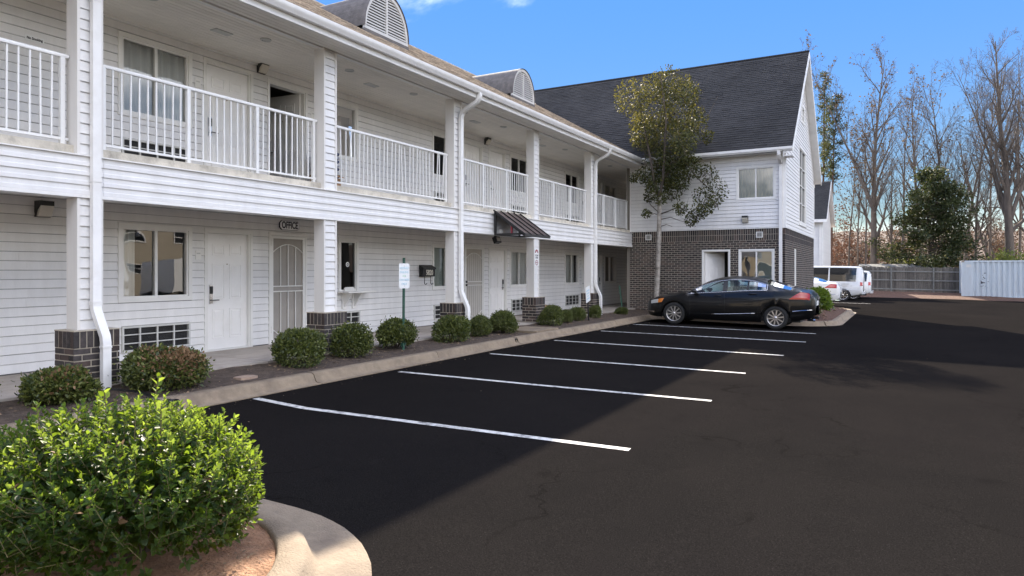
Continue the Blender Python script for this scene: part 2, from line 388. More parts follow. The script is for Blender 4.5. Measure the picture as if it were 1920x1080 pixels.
class MB:
    def __init__(self):
        self.v = []; self.f = []; self.m = []
    def quad(self, a, b, c, d, mi=0):
        n = len(self.v); self.v += [tuple(a), tuple(b), tuple(c), tuple(d)]
        self.f.append((n, n + 1, n + 2, n + 3)); self.m.append(mi)
    def poly(self, pts, mi=0):
        n = len(self.v); self.v += [tuple(p) for p in pts]
        self.f.append(tuple(range(n, n + len(pts)))); self.m.append(mi)
    def box(self, x0, y0, z0, x1, y1, z1, mi=0):
        x0, x1 = min(x0, x1), max(x0, x1); y0, y1 = min(y0, y1), max(y0, y1); z0, z1 = min(z0, z1), max(z0, z1)
        n = len(self.v)
        self.v += [(x0, y0, z0), (x1, y0, z0), (x1, y1, z0), (x0, y1, z0), (x0, y0, z1), (x1, y0, z1), (x1, y1, z1), (x0, y1, z1)]
        for q in ((0, 3, 2, 1), (4, 5, 6, 7), (0, 1, 5, 4), (1, 2, 6, 5), (2, 3, 7, 6), (3, 0, 4, 7)):
            self.f.append(tuple(n + i for i in q)); self.m.append(mi)
    def obox(self, c, ax, ay, az, mi=0):
        """box about centre c with half-axis vectors"""
        c, ax, ay, az = map(Vector, (c, ax, ay, az))
        n = len(self.v)
        for sz in (-1, 1):
            for sx, sy in ((-1, -1), (1, -1), (1, 1), (-1, 1)):
                self.v.append(tuple(c + ax * sx + ay * sy + az * sz))
        for q in ((0, 3, 2, 1), (4, 5, 6, 7), (0, 1, 5, 4), (1, 2, 6, 5), (2, 3, 7, 6), (3, 0, 4, 7)):
            self.f.append(tuple(n + i for i in q)); self.m.append(mi)
    def prism(self, prof, a, b, mi=0, cap=True):
        """profile = list of 3D points at a-end; extruded by vector b"""
        n = len(self.v); k = len(prof); b = Vector(b)
        self.v += [tuple(Vector(p)) for p in prof] + [tuple(Vector(p) + b) for p in prof]
        for i in range(k):
            j = (i + 1) % k
            self.f.append((n + i, n + j, n + k + j, n + k + i)); self.m.append(mi)
        if cap:
            self.f.append(tuple(n + i for i in reversed(range(k)))); self.m.append(mi)
            self.f.append(tuple(n + k + i for i in range(k))); self.m.append(mi)
    def sweep(self, path, prof, up=(0, 0, 1), mi=0, cap=True, closed=True, radii=None):
        """sweep 2D profile (a along side, b along up) along a polyline"""
        path = [Vector(p) for p in path]; up = Vector(up); n0 = len(self.v); k = len(prof)
        for i, p in enumerate(path):
            d = (path[min(i + 1, len(path) - 1)] - path[max(i - 1, 0)])
            d = d.normalized() if d.length > 1e-9 else Vector((0, 0, 1))
            s = d.cross(up)
            if s.length < 1e-4: s = d.cross(Vector((1, 0, 0)))
            s.normalize(); u = s.cross(d).normalized()
            r = 1.0 if radii is None else radii[i]
            for a, b in prof:
                self.v.append(tuple(p + s * (a * r) + u * (b * r)))
        for i in range(len(path) - 1):
            for j in range(k if closed else k - 1):
                q = (j + 1) % k
                self.f.append((n0 + i * k + j, n0 + i * k + q, n0 + (i + 1) * k + q, n0 + (i + 1) * k + j)); self.m.append(mi)
        if cap and closed:
            self.f.append(tuple(n0 + j for j in reversed(range(k)))); self.m.append(mi)
            self.f.append(tuple(n0 + (len(path) - 1) * k + j for j in range(k))); self.m.append(mi)
    def tube(self, path, r, n=8, mi=0, up=(0, 0, 1), radii=None):
        prof = [(r * math.cos(2 * math.pi * i / n), r * math.sin(2 * math.pi * i / n)) for i in range(n)]
        self.sweep(path, prof, up, mi, radii=radii)
    def lathe(self, prof, c, axis='y', n=24, mi=0):
        """prof list of (radius, offset along axis)"""
        n0 = len(self.v); c = Vector(c); k = len(prof)
        for i in range(n):
            t = 2 * math.pi * i / n
            for r, o in prof:
                if axis == 'y': p = (r * math.cos(t), o, r * math.sin(t))
                elif axis == 'z': p = (r * math.cos(t), r * math.sin(t), o)
                else: p = (o, r * math.cos(t), r * math.sin(t))
                self.v.append(tuple(c + Vector(p)))
        for i in range(n):
            j = (i + 1) % n
            for q in range(k - 1):
                self.f.append((n0 + i * k + q, n0 + i * k + q + 1, n0 + j * k + q + 1, n0 + j * k + q)); self.m.append(mi)
    def build(self, name, mats, parent=None, smooth=False, fix=True, kind=None, angle=None):
        org = ORG.get(parent, Vector((0, 0, 0))) if parent else Vector((0, 0, 0))
        me = bpy.data.meshes.new(name)
        vs = self.v if org.length == 0 else [(x - org.x, y - org.y, z - org.z) for x, y, z in self.v]
        me.from_pydata(vs, [], self.f)
        if not isinstance(mats, (list, tuple)): mats = [mats]
        for m in mats: me.materials.append(M[m] if isinstance(m, str) else m)
        if len(mats) > 1: me.polygons.foreach_set('material_index', self.m)
        if fix:
            bm = bmesh.new(); bm.from_mesh(me)
            bmesh.ops.recalc_face_normals(bm, faces=bm.faces)
            bm.to_mesh(me); bm.free()
        if smooth or angle is not None:
            me.polygons.foreach_set('use_smooth', [True] * len(me.polygons))
        if angle is not None:
            me.set_sharp_from_angle(angle=angle)
        me.update()
        o = bpy.data.objects.new(name, me)
        COL.objects.link(o)
        if parent:
            o.parent = parent
            ORG[o] = org
        if kind: o['kind'] = kind
        return o

def piece(name, me, parent, loc, scale=(1, 1, 1), rot=(0, 0, 0), kind=None):
    o = bpy.data.objects.new(name, me)
    COL.objects.link(o)
    o.parent = parent
    o.location = Vector(loc) - ORG.get(parent, Vector((0, 0, 0)))
    o.scale = scale
    o.rotation_euler = rot
    if kind: o['kind'] = kind
    return o

def shared(mb, name, mats, smooth=False):
    o = mb.build(name, mats, smooth=smooth)
    me = o.data
    bpy.data.objects.remove(o)
    return me

def thing(name, label, cat, loc=(0, 0, 0), rz=0.0, group=None, local=False):
    o = bpy.data.objects.new(name, None)
    COL.objects.link(o)
    o.empty_display_size = 0.3
    o.location = loc
    o.rotation_euler = (0, 0, rz)
    o['label'] = label; o['category'] = cat
    if group: o['group'] = group
    ORG[o] = Vector((0, 0, 0)) if local else Vector(loc)
    return o

def tag(o, label, cat, group=None):
    o['label'] = label; o['category'] = cat
    if group: o['group'] = group
    return o

def struct(o):
    o['kind'] = 'structure'
    return o

def copy_thing(root, loc, rz=None, label=None, scale=None):
    r = root.copy(); COL.objects.link(r); r.location = loc
    if rz is not None: r.rotation_euler = (0, 0, rz)
    if scale is not None: r.scale = scale
    if label: r['label'] = label
    for ch in root.children:
        c = ch.copy(); COL.objects.link(c); c.parent = r
        for g in ch.children:
            d = g.copy(); COL.objects.link(d); d.parent = c
    return r

def text_mesh(body, size, extrude=0.001, align='CENTER', sx=1.0, bold=0.012):
    cu = bpy.data.curves.new('lettering', 'FONT')
    cu.body = body; cu.size = size; cu.extrude = extrude
    cu.align_x = align; cu.align_y = 'CENTER'
    cu.resolution_u = 3
    cu.offset = size * bold
    o = bpy.data.objects.new('lettering', cu)
    COL.objects.link(o)
    dg = bpy.context.evaluated_depsgraph_get()
    me = bpy.data.meshes.new_from_object(o.evaluated_get(dg))
    bpy.data.objects.remove(o)
    if sx != 1.0:
        me.transform(Matrix.Scale(sx, 4, (1, 0, 0)))
    return me

def lettering(body, size, m, parent, loc, face='+x', sx=1.0, bold=0.012):
    """flat print on a surface that faces +x / -y"""
    me = text_mesh(body, size, 0.0015, sx=sx, bold=bold)
    me.materials.clear(); me.materials.append(M[m])
    rot = (R(90), 0, R(90)) if face == '+x' else (R(90), 0, 0)
    return piece('lettering', me, parent, loc, rot=rot)

def gz(x, y):
    """height of the car park surface"""
    return -0.015 * (x + 7.1) - 0.0033 * max(0.0, y - 15.0)
# ---------------------------------------------------------------- the setting: ground, car park, kerbs, beds
rnd = random.Random(11)

def hnoise(x, y, s=1.0):
    from mathutils import noise
    return noise.noise(Vector((x * s, y * s, 3.7)))

def sheet(name, m, xs, ys, zf, parent=None, smooth=True):
    mb = MB()
    nx, ny = len(xs), len(ys)
    for y in ys:
        for x in xs:
            mb.v.append((x, y, zf(x, y)))
    for j in range(ny - 1):
        for i in range(nx - 1):
            a = j * nx + i
            mb.f.append((a, a + 1, a + nx + 1, a + nx)); mb.m.append(0)
    return mb.build(name, m, parent, smooth=smooth)

def frange(a, b, n):
    return [a + (b - a) * i / n for i in range(n + 1)]

def ground_z(x, y):
    cx = min(max(x, -40), 60); cy = min(max(y, -30), 62)
    z = gz(cx, cy) - 0.06
    d = max(0.0, y - 62)
    return z + 0.5 * math.sin(x * 0.03) * min(1, d / 60.0)
gxs = [-700, -300, -120, -60, -40, -20, 0, 20, 40, 60, 120, 300, 700]
gys = [-300, -100, -30, 0, 15, 40, 53, 58, 62, 80, 120, 200, 400, 900]
ground = struct(sheet('ground', 'ground', gxs, gys, ground_z))

def hill_z(x, y):
    t = min(1, max(0, (y - 135) / 150.0)); t = t * t * (3 - 2 * t)
    return -1.6 + 17.0 * t + 2.2 * t * hnoise(x, y, 0.02) + 1.6 * t * hnoise(x, y, 0.13)
M['woodhill'] = mat('wooded hillside', (0.085, 0.060, 0.045), 0.95, 0.3, 0.5, 1.0, 2.0, tint=(0.19, 0.135, 0.10), stain=(0.05, 0.05, 0.03), stain_scale=0.08, stain_amt=0.6)
struct(sheet('hills', 'woodhill', frange(-260, 460, 180), frange(130, 420, 60), hill_z, smooth=False))

lot = struct(sheet('parking_lot', 'asphalt', [-30, -7.1, 10, 45], [-25, 0, 15, 35, 53.2], gz, smooth=False))

# painted stall lines (parts of the car park surface)
lines = [
    [(-7.0, 5.89), (-6.05, 5.80), (-2.17, 6.10)],
    [(-6.88, 8.58), (-4.5, 8.72), (-2.07, 8.92)],
    [(-6.84, 11.31), (-2.14, 11.58)],
    [(-6.87, 14.21), (-1.94, 14.42)],
    [(-6.89, 17.11), (-1.86, 17.50)],
    [(-6.94, 19.83), (-1.88, 20.05)],
    [(-1.2, 41.6), (-6.2, 41.5)],
]
for pl in lines:
    mb = MB()
    w = 0.05
    for (x0, y0), (x1, y1) in zip(pl[:-1], pl[1:]):
        d = Vector((x1 - x0, y1 - y0, 0)).normalized(); n = Vector((-d.y, d.x, 0)) * w
        k = 6
        for i in range(k):
            a = Vector((x0 + (x1 - x0) * i / k, y0 + (y1 - y0) * i / k, 0)); b = Vector((x0 + (x1 - x0) * (i + 1) / k, y0 + (y1 - y0) * (i + 1) / k, 0))
            q = []
            for p in (a - n, b - n, b + n, a + n):
                q.append((p.x, p.y, gz(p.x, p.y) + 0.004))
            mb.quad(*q)
    mb.build('stall_line', 'line', lot)

# kerbs, laid as separate cast sections with open joints
def resample(path, step):
    out = [Vector(path[0])]; acc = 0.0
    for a, b in zip(path[:-1], path[1:]):
        a = Vector(a); b = Vector(b); L = (b - a).length; t = 0.0
        while acc + (L - t) >= step:
            t += step - acc; acc = 0.0
            out.append(a + (b - a) * (t / L))
        acc += L - t
    out.append(Vector(path[-1]))
    return out

def fillet(c, r, a0, a1, n=8):
    return [(c[0] + r * math.cos(R(a0 + (a1 - a0) * i / n)), c[1] + r * math.sin(R(a0 + (a1 - a0) * i / n))) for i in range(n + 1)]

def kerb_run(root, path, sec, pan, top=0.14, step=0.25, off=0.0):
    prof = [(0.0, -0.12), (0.0, top - 0.015), (0.015, top), (0.135, top - 0.004), (0.165, top - 0.025), (0.20, 0.035), (0.225, 0.012), (0.225 + pan, 0.006), (0.225 + pan, -0.12)]
    pts = resample(path, step)
    per = int(round(sec / step)); i = int(off / step)
    cuts = [0] + list(range(i if i > 0 else per, len(pts) - 2, per)) + [len(pts) - 1]
    for c0, c1 in zip(cuts[:-1], cuts[1:]):
        seg = [p.copy() for p in pts[c0:c1 + 1]]
        if len(seg) < 2: continue
        gap = 0.008
        d = (seg[1] - seg[0]); seg[0] = seg[0] + d.normalized() * gap
        d = (seg[-2] - seg[-1]); seg[-1] = seg[-1] + d.normalized() * gap
        jig = rnd.uniform(-0.002, 0.002); tz = rnd.uniform(-0.004, 0.004)
        mb = MB()
        mb.sweep([(p.x, p.y, gz(p.x, p.y) + tz) for p in seg], [(a + jig, b + (0.004 * hnoise(c0, a * 9))) for a, b in prof])
        mb.build('kerb_section', 'curb', root, angle=R(50))
    # dark earth-filled joints just under the surface are the gaps between the sections

kerb = struct(MB_empty := bpy.data.objects.new('kerb', None)); COL.objects.link(kerb); ORG[kerb] = Vector((0, 0, 0))
main_path = [(-7.40, -5.9), (-7.40, 22.3)] + fillet((-6.9, 22.3), 0.5, 180, 90, 5) + [(-4.0, 22.80)] + fillet((-3.2, 24.2), 1.4, -90, -5, 8) + [(-1.75, 31.2)] + fillet((-2.85, 31.6), 1.1, 0, 140, 8)
main_path = [(x, y, 0) for x, y in main_path]
kerb_run(kerb, main_path, 3.0, 0.10, off=1.02 + 3.0)
isl_c = (-3.65, 1.87)
island_path = [(-7.2, isl_c[1] - 1.03), (isl_c[0], isl_c[1] - 1.03)] + fillet(isl_c, 1.03, -90, 90, 16) + [(-7.2, isl_c[1] + 1.03)]
kerb2 = struct(bpy.data.objects.new('island_kerb', None)); COL.objects.link(kerb2); ORG[kerb2] = Vector((0, 0, 0))
kerb_run(kerb2, [(x, y, 0) for x, y in island_path], 7.0, 0.28, step=0.1, off=1.0)

# planting beds
def bed_z(x, y):
    t = min(1, max(0, (x + 8.5) / 1.1))
    return 0.175 - 0.055 * t + 0.022 * hnoise(x, y, 2.3) + 0.012 * hnoise(x, y, 7.0)
bed = struct(sheet('planting_bed', 'soil', frange(-8.52, -7.36, 10), frange(-5.9, 24.4, 220), bed_z))
def bed2_z(x, y):
    return gz(x, y) + 0.13 + 0.05 * max(0, y - 23) + 0.02 * hnoise(x, y, 2.3)
bed2 = struct(sheet('wing_bed', 'soil', frange(-7.45, -3.0, 22), frange(22.76, 24.55, 10), bed2_z))
def star(name, m, c, ring, zf, n=9):
    mb = MB(); k = len(ring)
    mb.v.append((c[0], c[1], zf(c[0], c[1], 0.0)))
    for j in range(1, n + 1):
        t = j / n
        for p in ring:
            x = c[0] + (p[0] - c[0]) * t; y = c[1] + (p[1] - c[1]) * t
            mb.v.append((x, y, zf(x, y, t)))
    for i in range(k):
        mb.f.append((0, 1 + i, 1 + (i + 1) % k)); mb.m.append(0)
    for j in range(n - 1):
        for i in range(k):
            a = 1 + j * k + i; b = 1 + j * k + (i + 1) % k
            mb.f.append((a, a + k, b + k, b)); mb.m.append(0)
    return struct(mb.build(name, m, smooth=True))
ring = [(-3.3, 22.82)] + [(p[0] - 0.03, p[1]) for p in fillet((-3.2, 24.2), 1.4, -85, -5, 6)] + [(-1.79, y) for y in (25, 26.5, 28, 30)] + [(p[0], p[1]) for p in fillet((-2.85, 31.6), 1.08, 0, 130, 8)] + [(-3.3, y) for y in (31, 29, 27, 25)]
star('mulch_mound', 'mulch', (-2.7, 27.5), ring, lambda x, y, t: gz(x, y) + 0.12 + 0.24 * (1 - t * t) + 0.03 * hnoise(x, y, 3))
ring2 = [(-7.3, isl_c[1] - 1.04), (-5.6, isl_c[1] - 1.04)] + fillet(isl_c, 1.045, -90, 90, 14) + [(-5.6, isl_c[1] + 1.04), (-7.3, isl_c[1] + 1.04)]
star('island_soil', 'claysoil', (-4.6, isl_c[1]), ring2, lambda x, y, t: gz(x, y) + 0.105 + 0.05 * (1 - t * t) + 0.018 * hnoise(x, y, 4) + 0.008 * hnoise(x, y, 13), n=16)
# clay bank below the fence
def bank_z(x, y):
    return gz(x, 53) + 0.02 + 0.32 * min(1, max(0, (y - 53.2) / 3.2)) + 0.05 * hnoise(x, y, 0.8)
bank = struct(sheet('clay_bank', 'mulch', frange(-40, 45, 60), frange(53.1, 61.9, 8), bank_z))

def litter(name, m, spots, size, z0):
    mb = MB()
    for (x, y, z) in spots:
        a = rnd.uniform(0, 6.28); s = size * rnd.uniform(0.5, 1.4)
        ax = Vector((math.cos(a), math.sin(a), rnd.uniform(-.3, .3))) * s
        ay = Vector((-math.sin(a), math.cos(a), rnd.uniform(-.4, .4))) * s * rnd.uniform(0.25, 0.7)
        p = Vector((x, y, z + z0 + s * 0.2))
        mb.quad(p - ax, p - ay, p + ax, p + ay)
    o = mb.build(name, m, fix=False); o['kind'] = 'stuff'
    return o
sp = []
for i in range(1500):
    x = rnd.uniform(-8.45, -7.42); y = rnd.uniform(2.5, 24.0)
    sp.append((x, y, bed_z(x, y)))
litter('leaf_litter', 'straw', sp, 0.014, 0.0)
sp = []
for i in range(1300):
    a = rnd.uniform(0, 6.283); r = 0.95 * math.sqrt(rnd.random())
    x, y = isl_c[0] + r * math.cos(a), isl_c[1] + r * math.sin(a)
    sp.append((x, y, gz(x, y) + 0.125 + 0.018 * hnoise(x, y, 4)))
litter('island_litter', 'straw', sp, 0.011, 0.0)
sp = []
for i in range(1500):
    x = rnd.uniform(-3.2, -1.85); y = rnd.uniform(23.0, 32.0)
    t = max(abs(x + 2.7) / 0.85, abs(y - 27.5) / 5)
    sp.append((x, y, gz(x, y) + 0.13 + 0.24 * max(0, 1 - t * t)))
litter('mulch_chips', 'chip', sp, 0.035, 0.0)

# sidewalk along the doors: cast slabs
walk = struct(bpy.data.objects.new('sidewalk', None)); COL.objects.link(walk); ORG[walk] = Vector((0, 0, 0))
mb = MB(); mb.box(-1.95 / 2, 0, -0.16, 1.95 / 2, 1, 0)
slab_me = shared(mb, 'paving_slab', 'walk')
y = -5.9
while y < 33.5:
    piece('paving_slab', slab_me, walk, (-10.45 + 1.95 / 2, y, 0.20 + rnd.uniform(-0.002, 0.002)), (1, 1.89, 1)); y += 1.9
mb = MB(); mb.box(-8.49, 14.30, 0.02, -7.38, 15.50, 0.178)
mb.build('path_slab', 'curb', walk)
mb = MB(); mb.box(-10.4, -5.9, -0.2, -8.55, 33.5, 0.03)
mb.build('slab_base', 'soil', walk)

# ---------------------------------------------------------------- wall frames and builders
class Fr:
    """a wall frame: u along the wall, n outward, z up"""
    def __init__(s, o, u, n): s.o = Vector((o[0], o[1], 0)); s.u = Vector((u[0], u[1], 0)); s.n = Vector((n[0], n[1], 0))
    def p(s, u, n, z): return s.o + s.u * u + s.n * n + Vector((0, 0, z))
    def box(s, mb, u0, u1, n0, n1, z0, z1, mi=0):
        a = s.p(u0, n0, z0); b = s.p(u1, n1, z1)
        mb.box(a.x, a.y, a.z, b.x, b.y, b.z, mi)
    def rot(s):      # rotation that turns local +y to u and local +x to n
        return (0, 0, math.atan2(s.n.y, s.n.x))

def holes_wall(mb, fr, u0, u1, z0, z1, holes, n0, n1, mi=0):
    us = sorted({u0, u1} | {h[0] for h in holes if u0 < h[0] < u1} | {h[1] for h in holes if u0 < h[1] < u1})
    for a, b in zip(us[:-1], us[1:]):
        c = (a + b) / 2
        cuts = sorted((max(z0, h[2]), min(z1, h[3])) for h in holes if h[0] < c < h[1] and h[3] > z0 and h[2] < z1)
        z = z0
        for h0, h1 in cuts:
            if h0 > z + 1e-4: fr.box(mb, a, b, n0, n1, z, h0, mi)
            z = max(z, h1)
        if z < z1 - 1e-4: fr.box(mb, a, b, n0, n1, z, z1, mi)

# a lap of vinyl siding, 1 m long, 1 row (127 mm) high; outward = +x, along = +y
ROW = 0.127
mb = MB()
mb.prism([(0.001, 0, 0), (0.019, 0, 0.0), (0.021, 0, 0.006), (0.018, 0, 0.052), (0.011, 0, 0.058), (0.009, 0, 0.064), (0.006, 0, ROW + 0.004), (0.001, 0, ROW + 0.004)], None, (0, 1, 0))
plank_me = shared(mb, 'siding_plank', 'siding', smooth=False)
mb = MB()
mb.prism([(0.001, 0, 0.0055), (0.022, 0, 0.0055), (0.024, 0, 0.013), (0.009, 0, ROW), (0.001, 0, ROW)], None, (0, 1, 0))
lap_me = shared(mb, 'siding_plank', 'siding', smooth=False)

JR = random.Random(88)
def siding(parent, fr, u0, u1, z0, z1, holes=(), far=None, me=None, lim=None, n=0.0):
    """rows of siding planks; rows whose near end lies beyond `far` go into one joined part"""
    me = me or lap_me
    z = z0; joined = MB(); made = 0
    while z < z1 - 0.01:
        h = min(ROW, z1 - z); zc = z + h / 2
        a0, a1 = (u0, u1) if lim is None else lim(z + h * 0.5)
        iv = [(a0, a1)]
        part = []
        for (h0, h1, g0, g1) in holes:
            if g0 < z + h - 0.002 and g1 > z + 0.002:
                if g1 < z + h - 0.012: part.append((max(h0, a0), min(h1, a1), g1, z + h))
                if g0 > z + 0.012: part.append((max(h0, a0), min(h1, a1), z, g0))
                nv = []
                for (p, q) in iv:
                    if h1 <= p or h0 >= q: nv.append((p, q)); continue
                    if h0 > p: nv.append((p, h0))
                    if h1 < q: nv.append((h1, q))
                iv = nv
        iv2 = []
        for (p, q) in iv:          # long courses are two lengths with a lapped joint
            if q - p > 3.2 and (far is None or p <= far):
                c_ = p + (q - p) * JR.uniform(0.25, 0.75); iv2 += [(p, c_ + 0.012), (c_, q)]
            else: iv2.append((p, q))
        for (p, q, za, zb) in [(p, q, z, z + h) for p, q in iv2] + part:
            if q - p < 0.015: continue
            hh = zb - za
            if far is not None and p > far:
                A = [fr.p(p, n + x, za + y * hh / ROW) for x, y in ((0.001, 0.007), (0.023, 0.007), (0.009, ROW), (0.001, ROW))]
                joined.prism(A, None, fr.u * (q - p))
            else:
                piece('siding_plank', me, parent, fr.p(p, n, za + JR.uniform(-0.0012, 0.0012)), (JR.uniform(0.92, 1.1), q - p, hh / ROW), fr.rot()); made += 1
        z += ROW
    if joined.f:
        joined.build('far_siding', 'siding', parent, kind='stuff')
    return made

def ring(mb, fr, u0, u1, z0, z1, w, n0, n1, mi=0, bottom=True, bw=None):
    bw = w if bw is None else bw
    fr.box(mb, u0, u1, n0, n1, z1 - w, z1, mi)
    lo = z0 + bw if bottom else z0
    fr.box(mb, u0, u0 + w, n0, n1, lo, z1 - w, mi)
    fr.box(mb, u1 - w, u1, n0, n1, lo, z1 - w, mi)
    if bottom: fr.box(mb, u0, u1, n0, n1, z0, z0 + bw, mi)

def wavy(mb, fr, u0, u1, z0, z1, n, amp=0.022, period=0.13, seed=0):
    rr = random.Random(seed); k = max(8, int((u1 - u0) / 0.02))
    prev = None
    ph = rr.uniform(0, 6)
    for i in range(k + 1):
        u = u0 + (u1 - u0) * i / k
        d = n + amp * math.sin(ph + u / period * 6.283 + 1.3 * math.sin(u * 9 + ph))
        cur = (fr.p(u, d, z0), fr.p(u, d, z1))
        if prev: mb.quad(prev[0], cur[0], cur[1], prev[1])
        prev = cur

def window(parent, fr, u0, u1, z0, z1, cur='full', split=0.5, seed=0, cm='curtain', glass='glass', casing=0.065, grid=None, name='window'):
    mb = MB()
    ring(mb, fr, u0, u1, z0, z1, casing, -0.02, 0.034)
    iu0, iu1, iz0, iz1 = u0 + casing, u1 - casing, z0 + casing, z1 - casing
    ring(mb, fr, iu0, iu1, iz0, iz1, 0.03, -0.06, 0.012)
    w = mb.build(name, 'sash', parent)
    mb = MB()
    sm = iu0 + (iu1 - iu0) * split if split else None
    gu0, gu1, gz0, gz1 = iu0 + 0.03, iu1 - 0.03, iz0 + 0.03, iz1 - 0.03
    if split:
        mb = MB(); fr.box(mb, sm - 0.024, sm + 0.024, -0.058, 0.008, gz0, gz1)
        mb.build('mullion', 'sash', w)
    spans = [(gu0, sm - 0.024), (sm + 0.024, gu1)] if split else [(gu0, gu1)]
    for i, (a, b) in enumerate(spans):
        mb = MB(); d = -0.030 - 0.012 * i
        mb.quad(fr.p(a, d, gz0), fr.p(b, d, gz0), fr.p(b, d, gz1), fr.p(a, d, gz1))
        mb.build('pane', glass, w)
    if grid:
        mb = MB()
        for j in range(1, grid):
            z = gz0 + (gz1 - gz0) * j / grid
            fr.box(mb, gu0, gu1, -0.050, 0.004, z - 0.016, z + 0.016)
        mb.build('glazing_bar', 'sash', w)
    if cur == 'full':
        mb = MB(); wavy(mb, fr, gu0 - 0.04, gu1 + 0.04, gz0 - 0.05, gz1 + 0.03, -0.085, seed=seed); mb.build('curtain', cm, w, fix=False, smooth=True)
    elif cur == 'left':
        mb = MB(); wavy(mb, fr, gu0 - 0.04, gu0 + 0.26, gz0 - 0.05, gz1 + 0.03, -0.15, seed=seed); mb.build('curtain', cm, w, fix=False, smooth=True)
    elif cur == 'parted':
        mb = MB()
        wavy(mb, fr, gu0 - 0.04, gu0 + (gu1 - gu0) * 0.62, gz0 - 0.05, gz1 + 0.03, -0.09, seed=seed)
        wavy(mb, fr, gu0 + (gu1 - gu0) * 0.80, gu1 + 0.04, gz0 - 0.05, gz1 + 0.03, -0.17, seed=seed + 1); mb.build('curtain', cm, w, fix=False, smooth=True)
    elif cur == 'blind':
        mb = MB(); z = gz0
        while z < gz1:
            a = fr.p(gu0, -0.09, z); b = fr.p(gu1, -0.09, z); c = fr.p(gu1, -0.105, z + 0.045); d = fr.p(gu0, -0.105, z + 0.045)
            mb.quad(a, b, c, d); z += 0.042
        o = mb.build('blind', 'blind', w, fix=False)
    return w

def panel6(mb, fr_p, u0, u1, z0, z1, n):
    """raised moulded panels of a six panel door; fr_p maps (u,n,z) to a point"""
    W = u1 - u0; H = z1 - z0
    out = []
    for (c0, c1) in ((0.14, 0.44), (0.56, 0.86)):
        for (r0, r1) in ((0.09, 0.35), (0.43, 0.74), (0.81, 0.91)):
            out.append((u0 + W * c0, u0 + W * c1, z0 + H * r0, z0 + H * r1))
    return out

def frustum(mb, p, u0, u1, z0, z1, n0, n1, inset):
    lo = [p(u0, n0, z0), p(u1, n0, z0), p(u1, n0, z1), p(u0, n0, z1)]
    hi = [p(u0 + inset, n1, z0 + inset), p(u1 - inset, n1, z0 + inset), p(u1 - inset, n1, z1 - inset), p(u0 + inset, n1, z1 - inset)]
    for i in range(4):
        j = (i + 1) % 4
        mb.quad(lo[i], lo[j], hi[j], hi[i])
    mb.quad(*hi)

def door(parent, fr, u0, u1, z0, z1, handle=0.09, angle=0.0, hinge='right', keycard=True, near=True, leafmat='door', label=None):
    cs = 0.055
    mb = MB(); ring(mb, fr, u0, u1, z0, z1, cs, -0.02, 0.030, bottom=False)
    ring(mb, fr, u0 + cs, u1 - cs, z0, z1 - cs, 0.022, -0.16, 0.006, bottom=False)
    fr.box(mb, u0 + cs, u1 - cs, -0.16, 0.02, z0 - 0.005, z0 + 0.018)
    d = mb.build('door', 'sash', parent)
    if label: d['label'] = label
    a, b, c0, c1 = u0 + cs + 0.024, u1 - cs - 0.024, z0 + 0.022, z1 - cs - 0.026
    # leaf in a rotated local frame about its hinge
    hu = b if hinge == 'right' else a
    ca, sa = math.cos(angle), math.sin(angle)
    def p(u, n, z):
        du = u - hu; dn = n + 0.085
        return fr.p(hu + du * ca - dn * sa * (1 if hinge == 'right' else -1), -0.085 + (du * sa * (1 if hinge == 'right' else -1) + dn * ca), z)
    def pbox(mb, u0, u1, n0, n1, z0, z1):
        vs = [p(u, n, z) for z in (z0, z1) for u, n in ((u0, n0), (u1, n0), (u1, n1), (u0, n1))]
        n = len(mb.v); mb.v += [tuple(v) for v in vs]
        for q in ((0, 3, 2, 1), (4, 5, 6, 7), (0, 1, 5, 4), (1, 2, 6, 5), (2, 3, 7, 6), (3, 0, 4, 7)):
            mb.f.append(tuple(n + i for i in q)); mb.m.append(0)
    mb = MB(); pbox(mb, a, b, -0.085, -0.045, c0, c1)
    mb.build('door_leaf', leafmat, d)
    for (x0, x1, y0, y1) in panel6(None, p, a, b, c0, c1, 0):
        mb = MB()
        t = 0.020
        for q in ((x0, x1, y1 - t, y1), (x0, x1, y0, y0 + t), (x0, x0 + t, y0 + t, y1 - t), (x1 - t, x1, y0 + t, y1 - t)):
            pbox(mb, q[0], q[1], -0.046, -0.036, q[2], q[3])
        frustum(mb, p, x0 + t + 0.012, x1 - t - 0.012, y0 + t + 0.012, y1 - t - 0.012, -0.045, -0.037, 0.018)
        mb.build('door_panel', leafmat, d)
    hx = a + handle if hinge == 'right' else b - handle
    sg = 1 if hinge == 'right' else -1
    mb = MB()
    if keycard:
        pbox(mb, hx - 0.034, hx + 0.034, -0.045, -0.028, z0 + 0.83, z0 + 1.15)
        mb.build('lock_plate', 'chrome', d)
        mb = MB()
        pbox(mb, hx - 0.026, hx + 0.026, -0.028, -0.012, z0 + 1.00, z0 + 1.13)
        pts = [p(hx, -0.028, z0 + 0.89), p(hx, 0.012, z0 + 0.89), p(hx + sg * 0.13, 0.014, z0 + 0.888)]
        mb.tube(pts, 0.009, 6)
    else:
        mb.tube([p(hx, -0.045, z0 + 0.92), p(hx, -0.005, z0 + 0.92)], 0.024, 8)
        mb.tube([p(hx, -0.045, z0 + 1.06), p(hx, -0.025, z0 + 1.06)], 0.026, 8)
    mb.build('handle', 'black', d)
    if near:
        mb = MB(); mb.tube([p((a + b) / 2, -0.045, z0 + 1.52), p((a + b) / 2, -0.040, z0 + 1.52)], 0.011, 8)
        mb.build('peephole', 'brass', d)
    return d

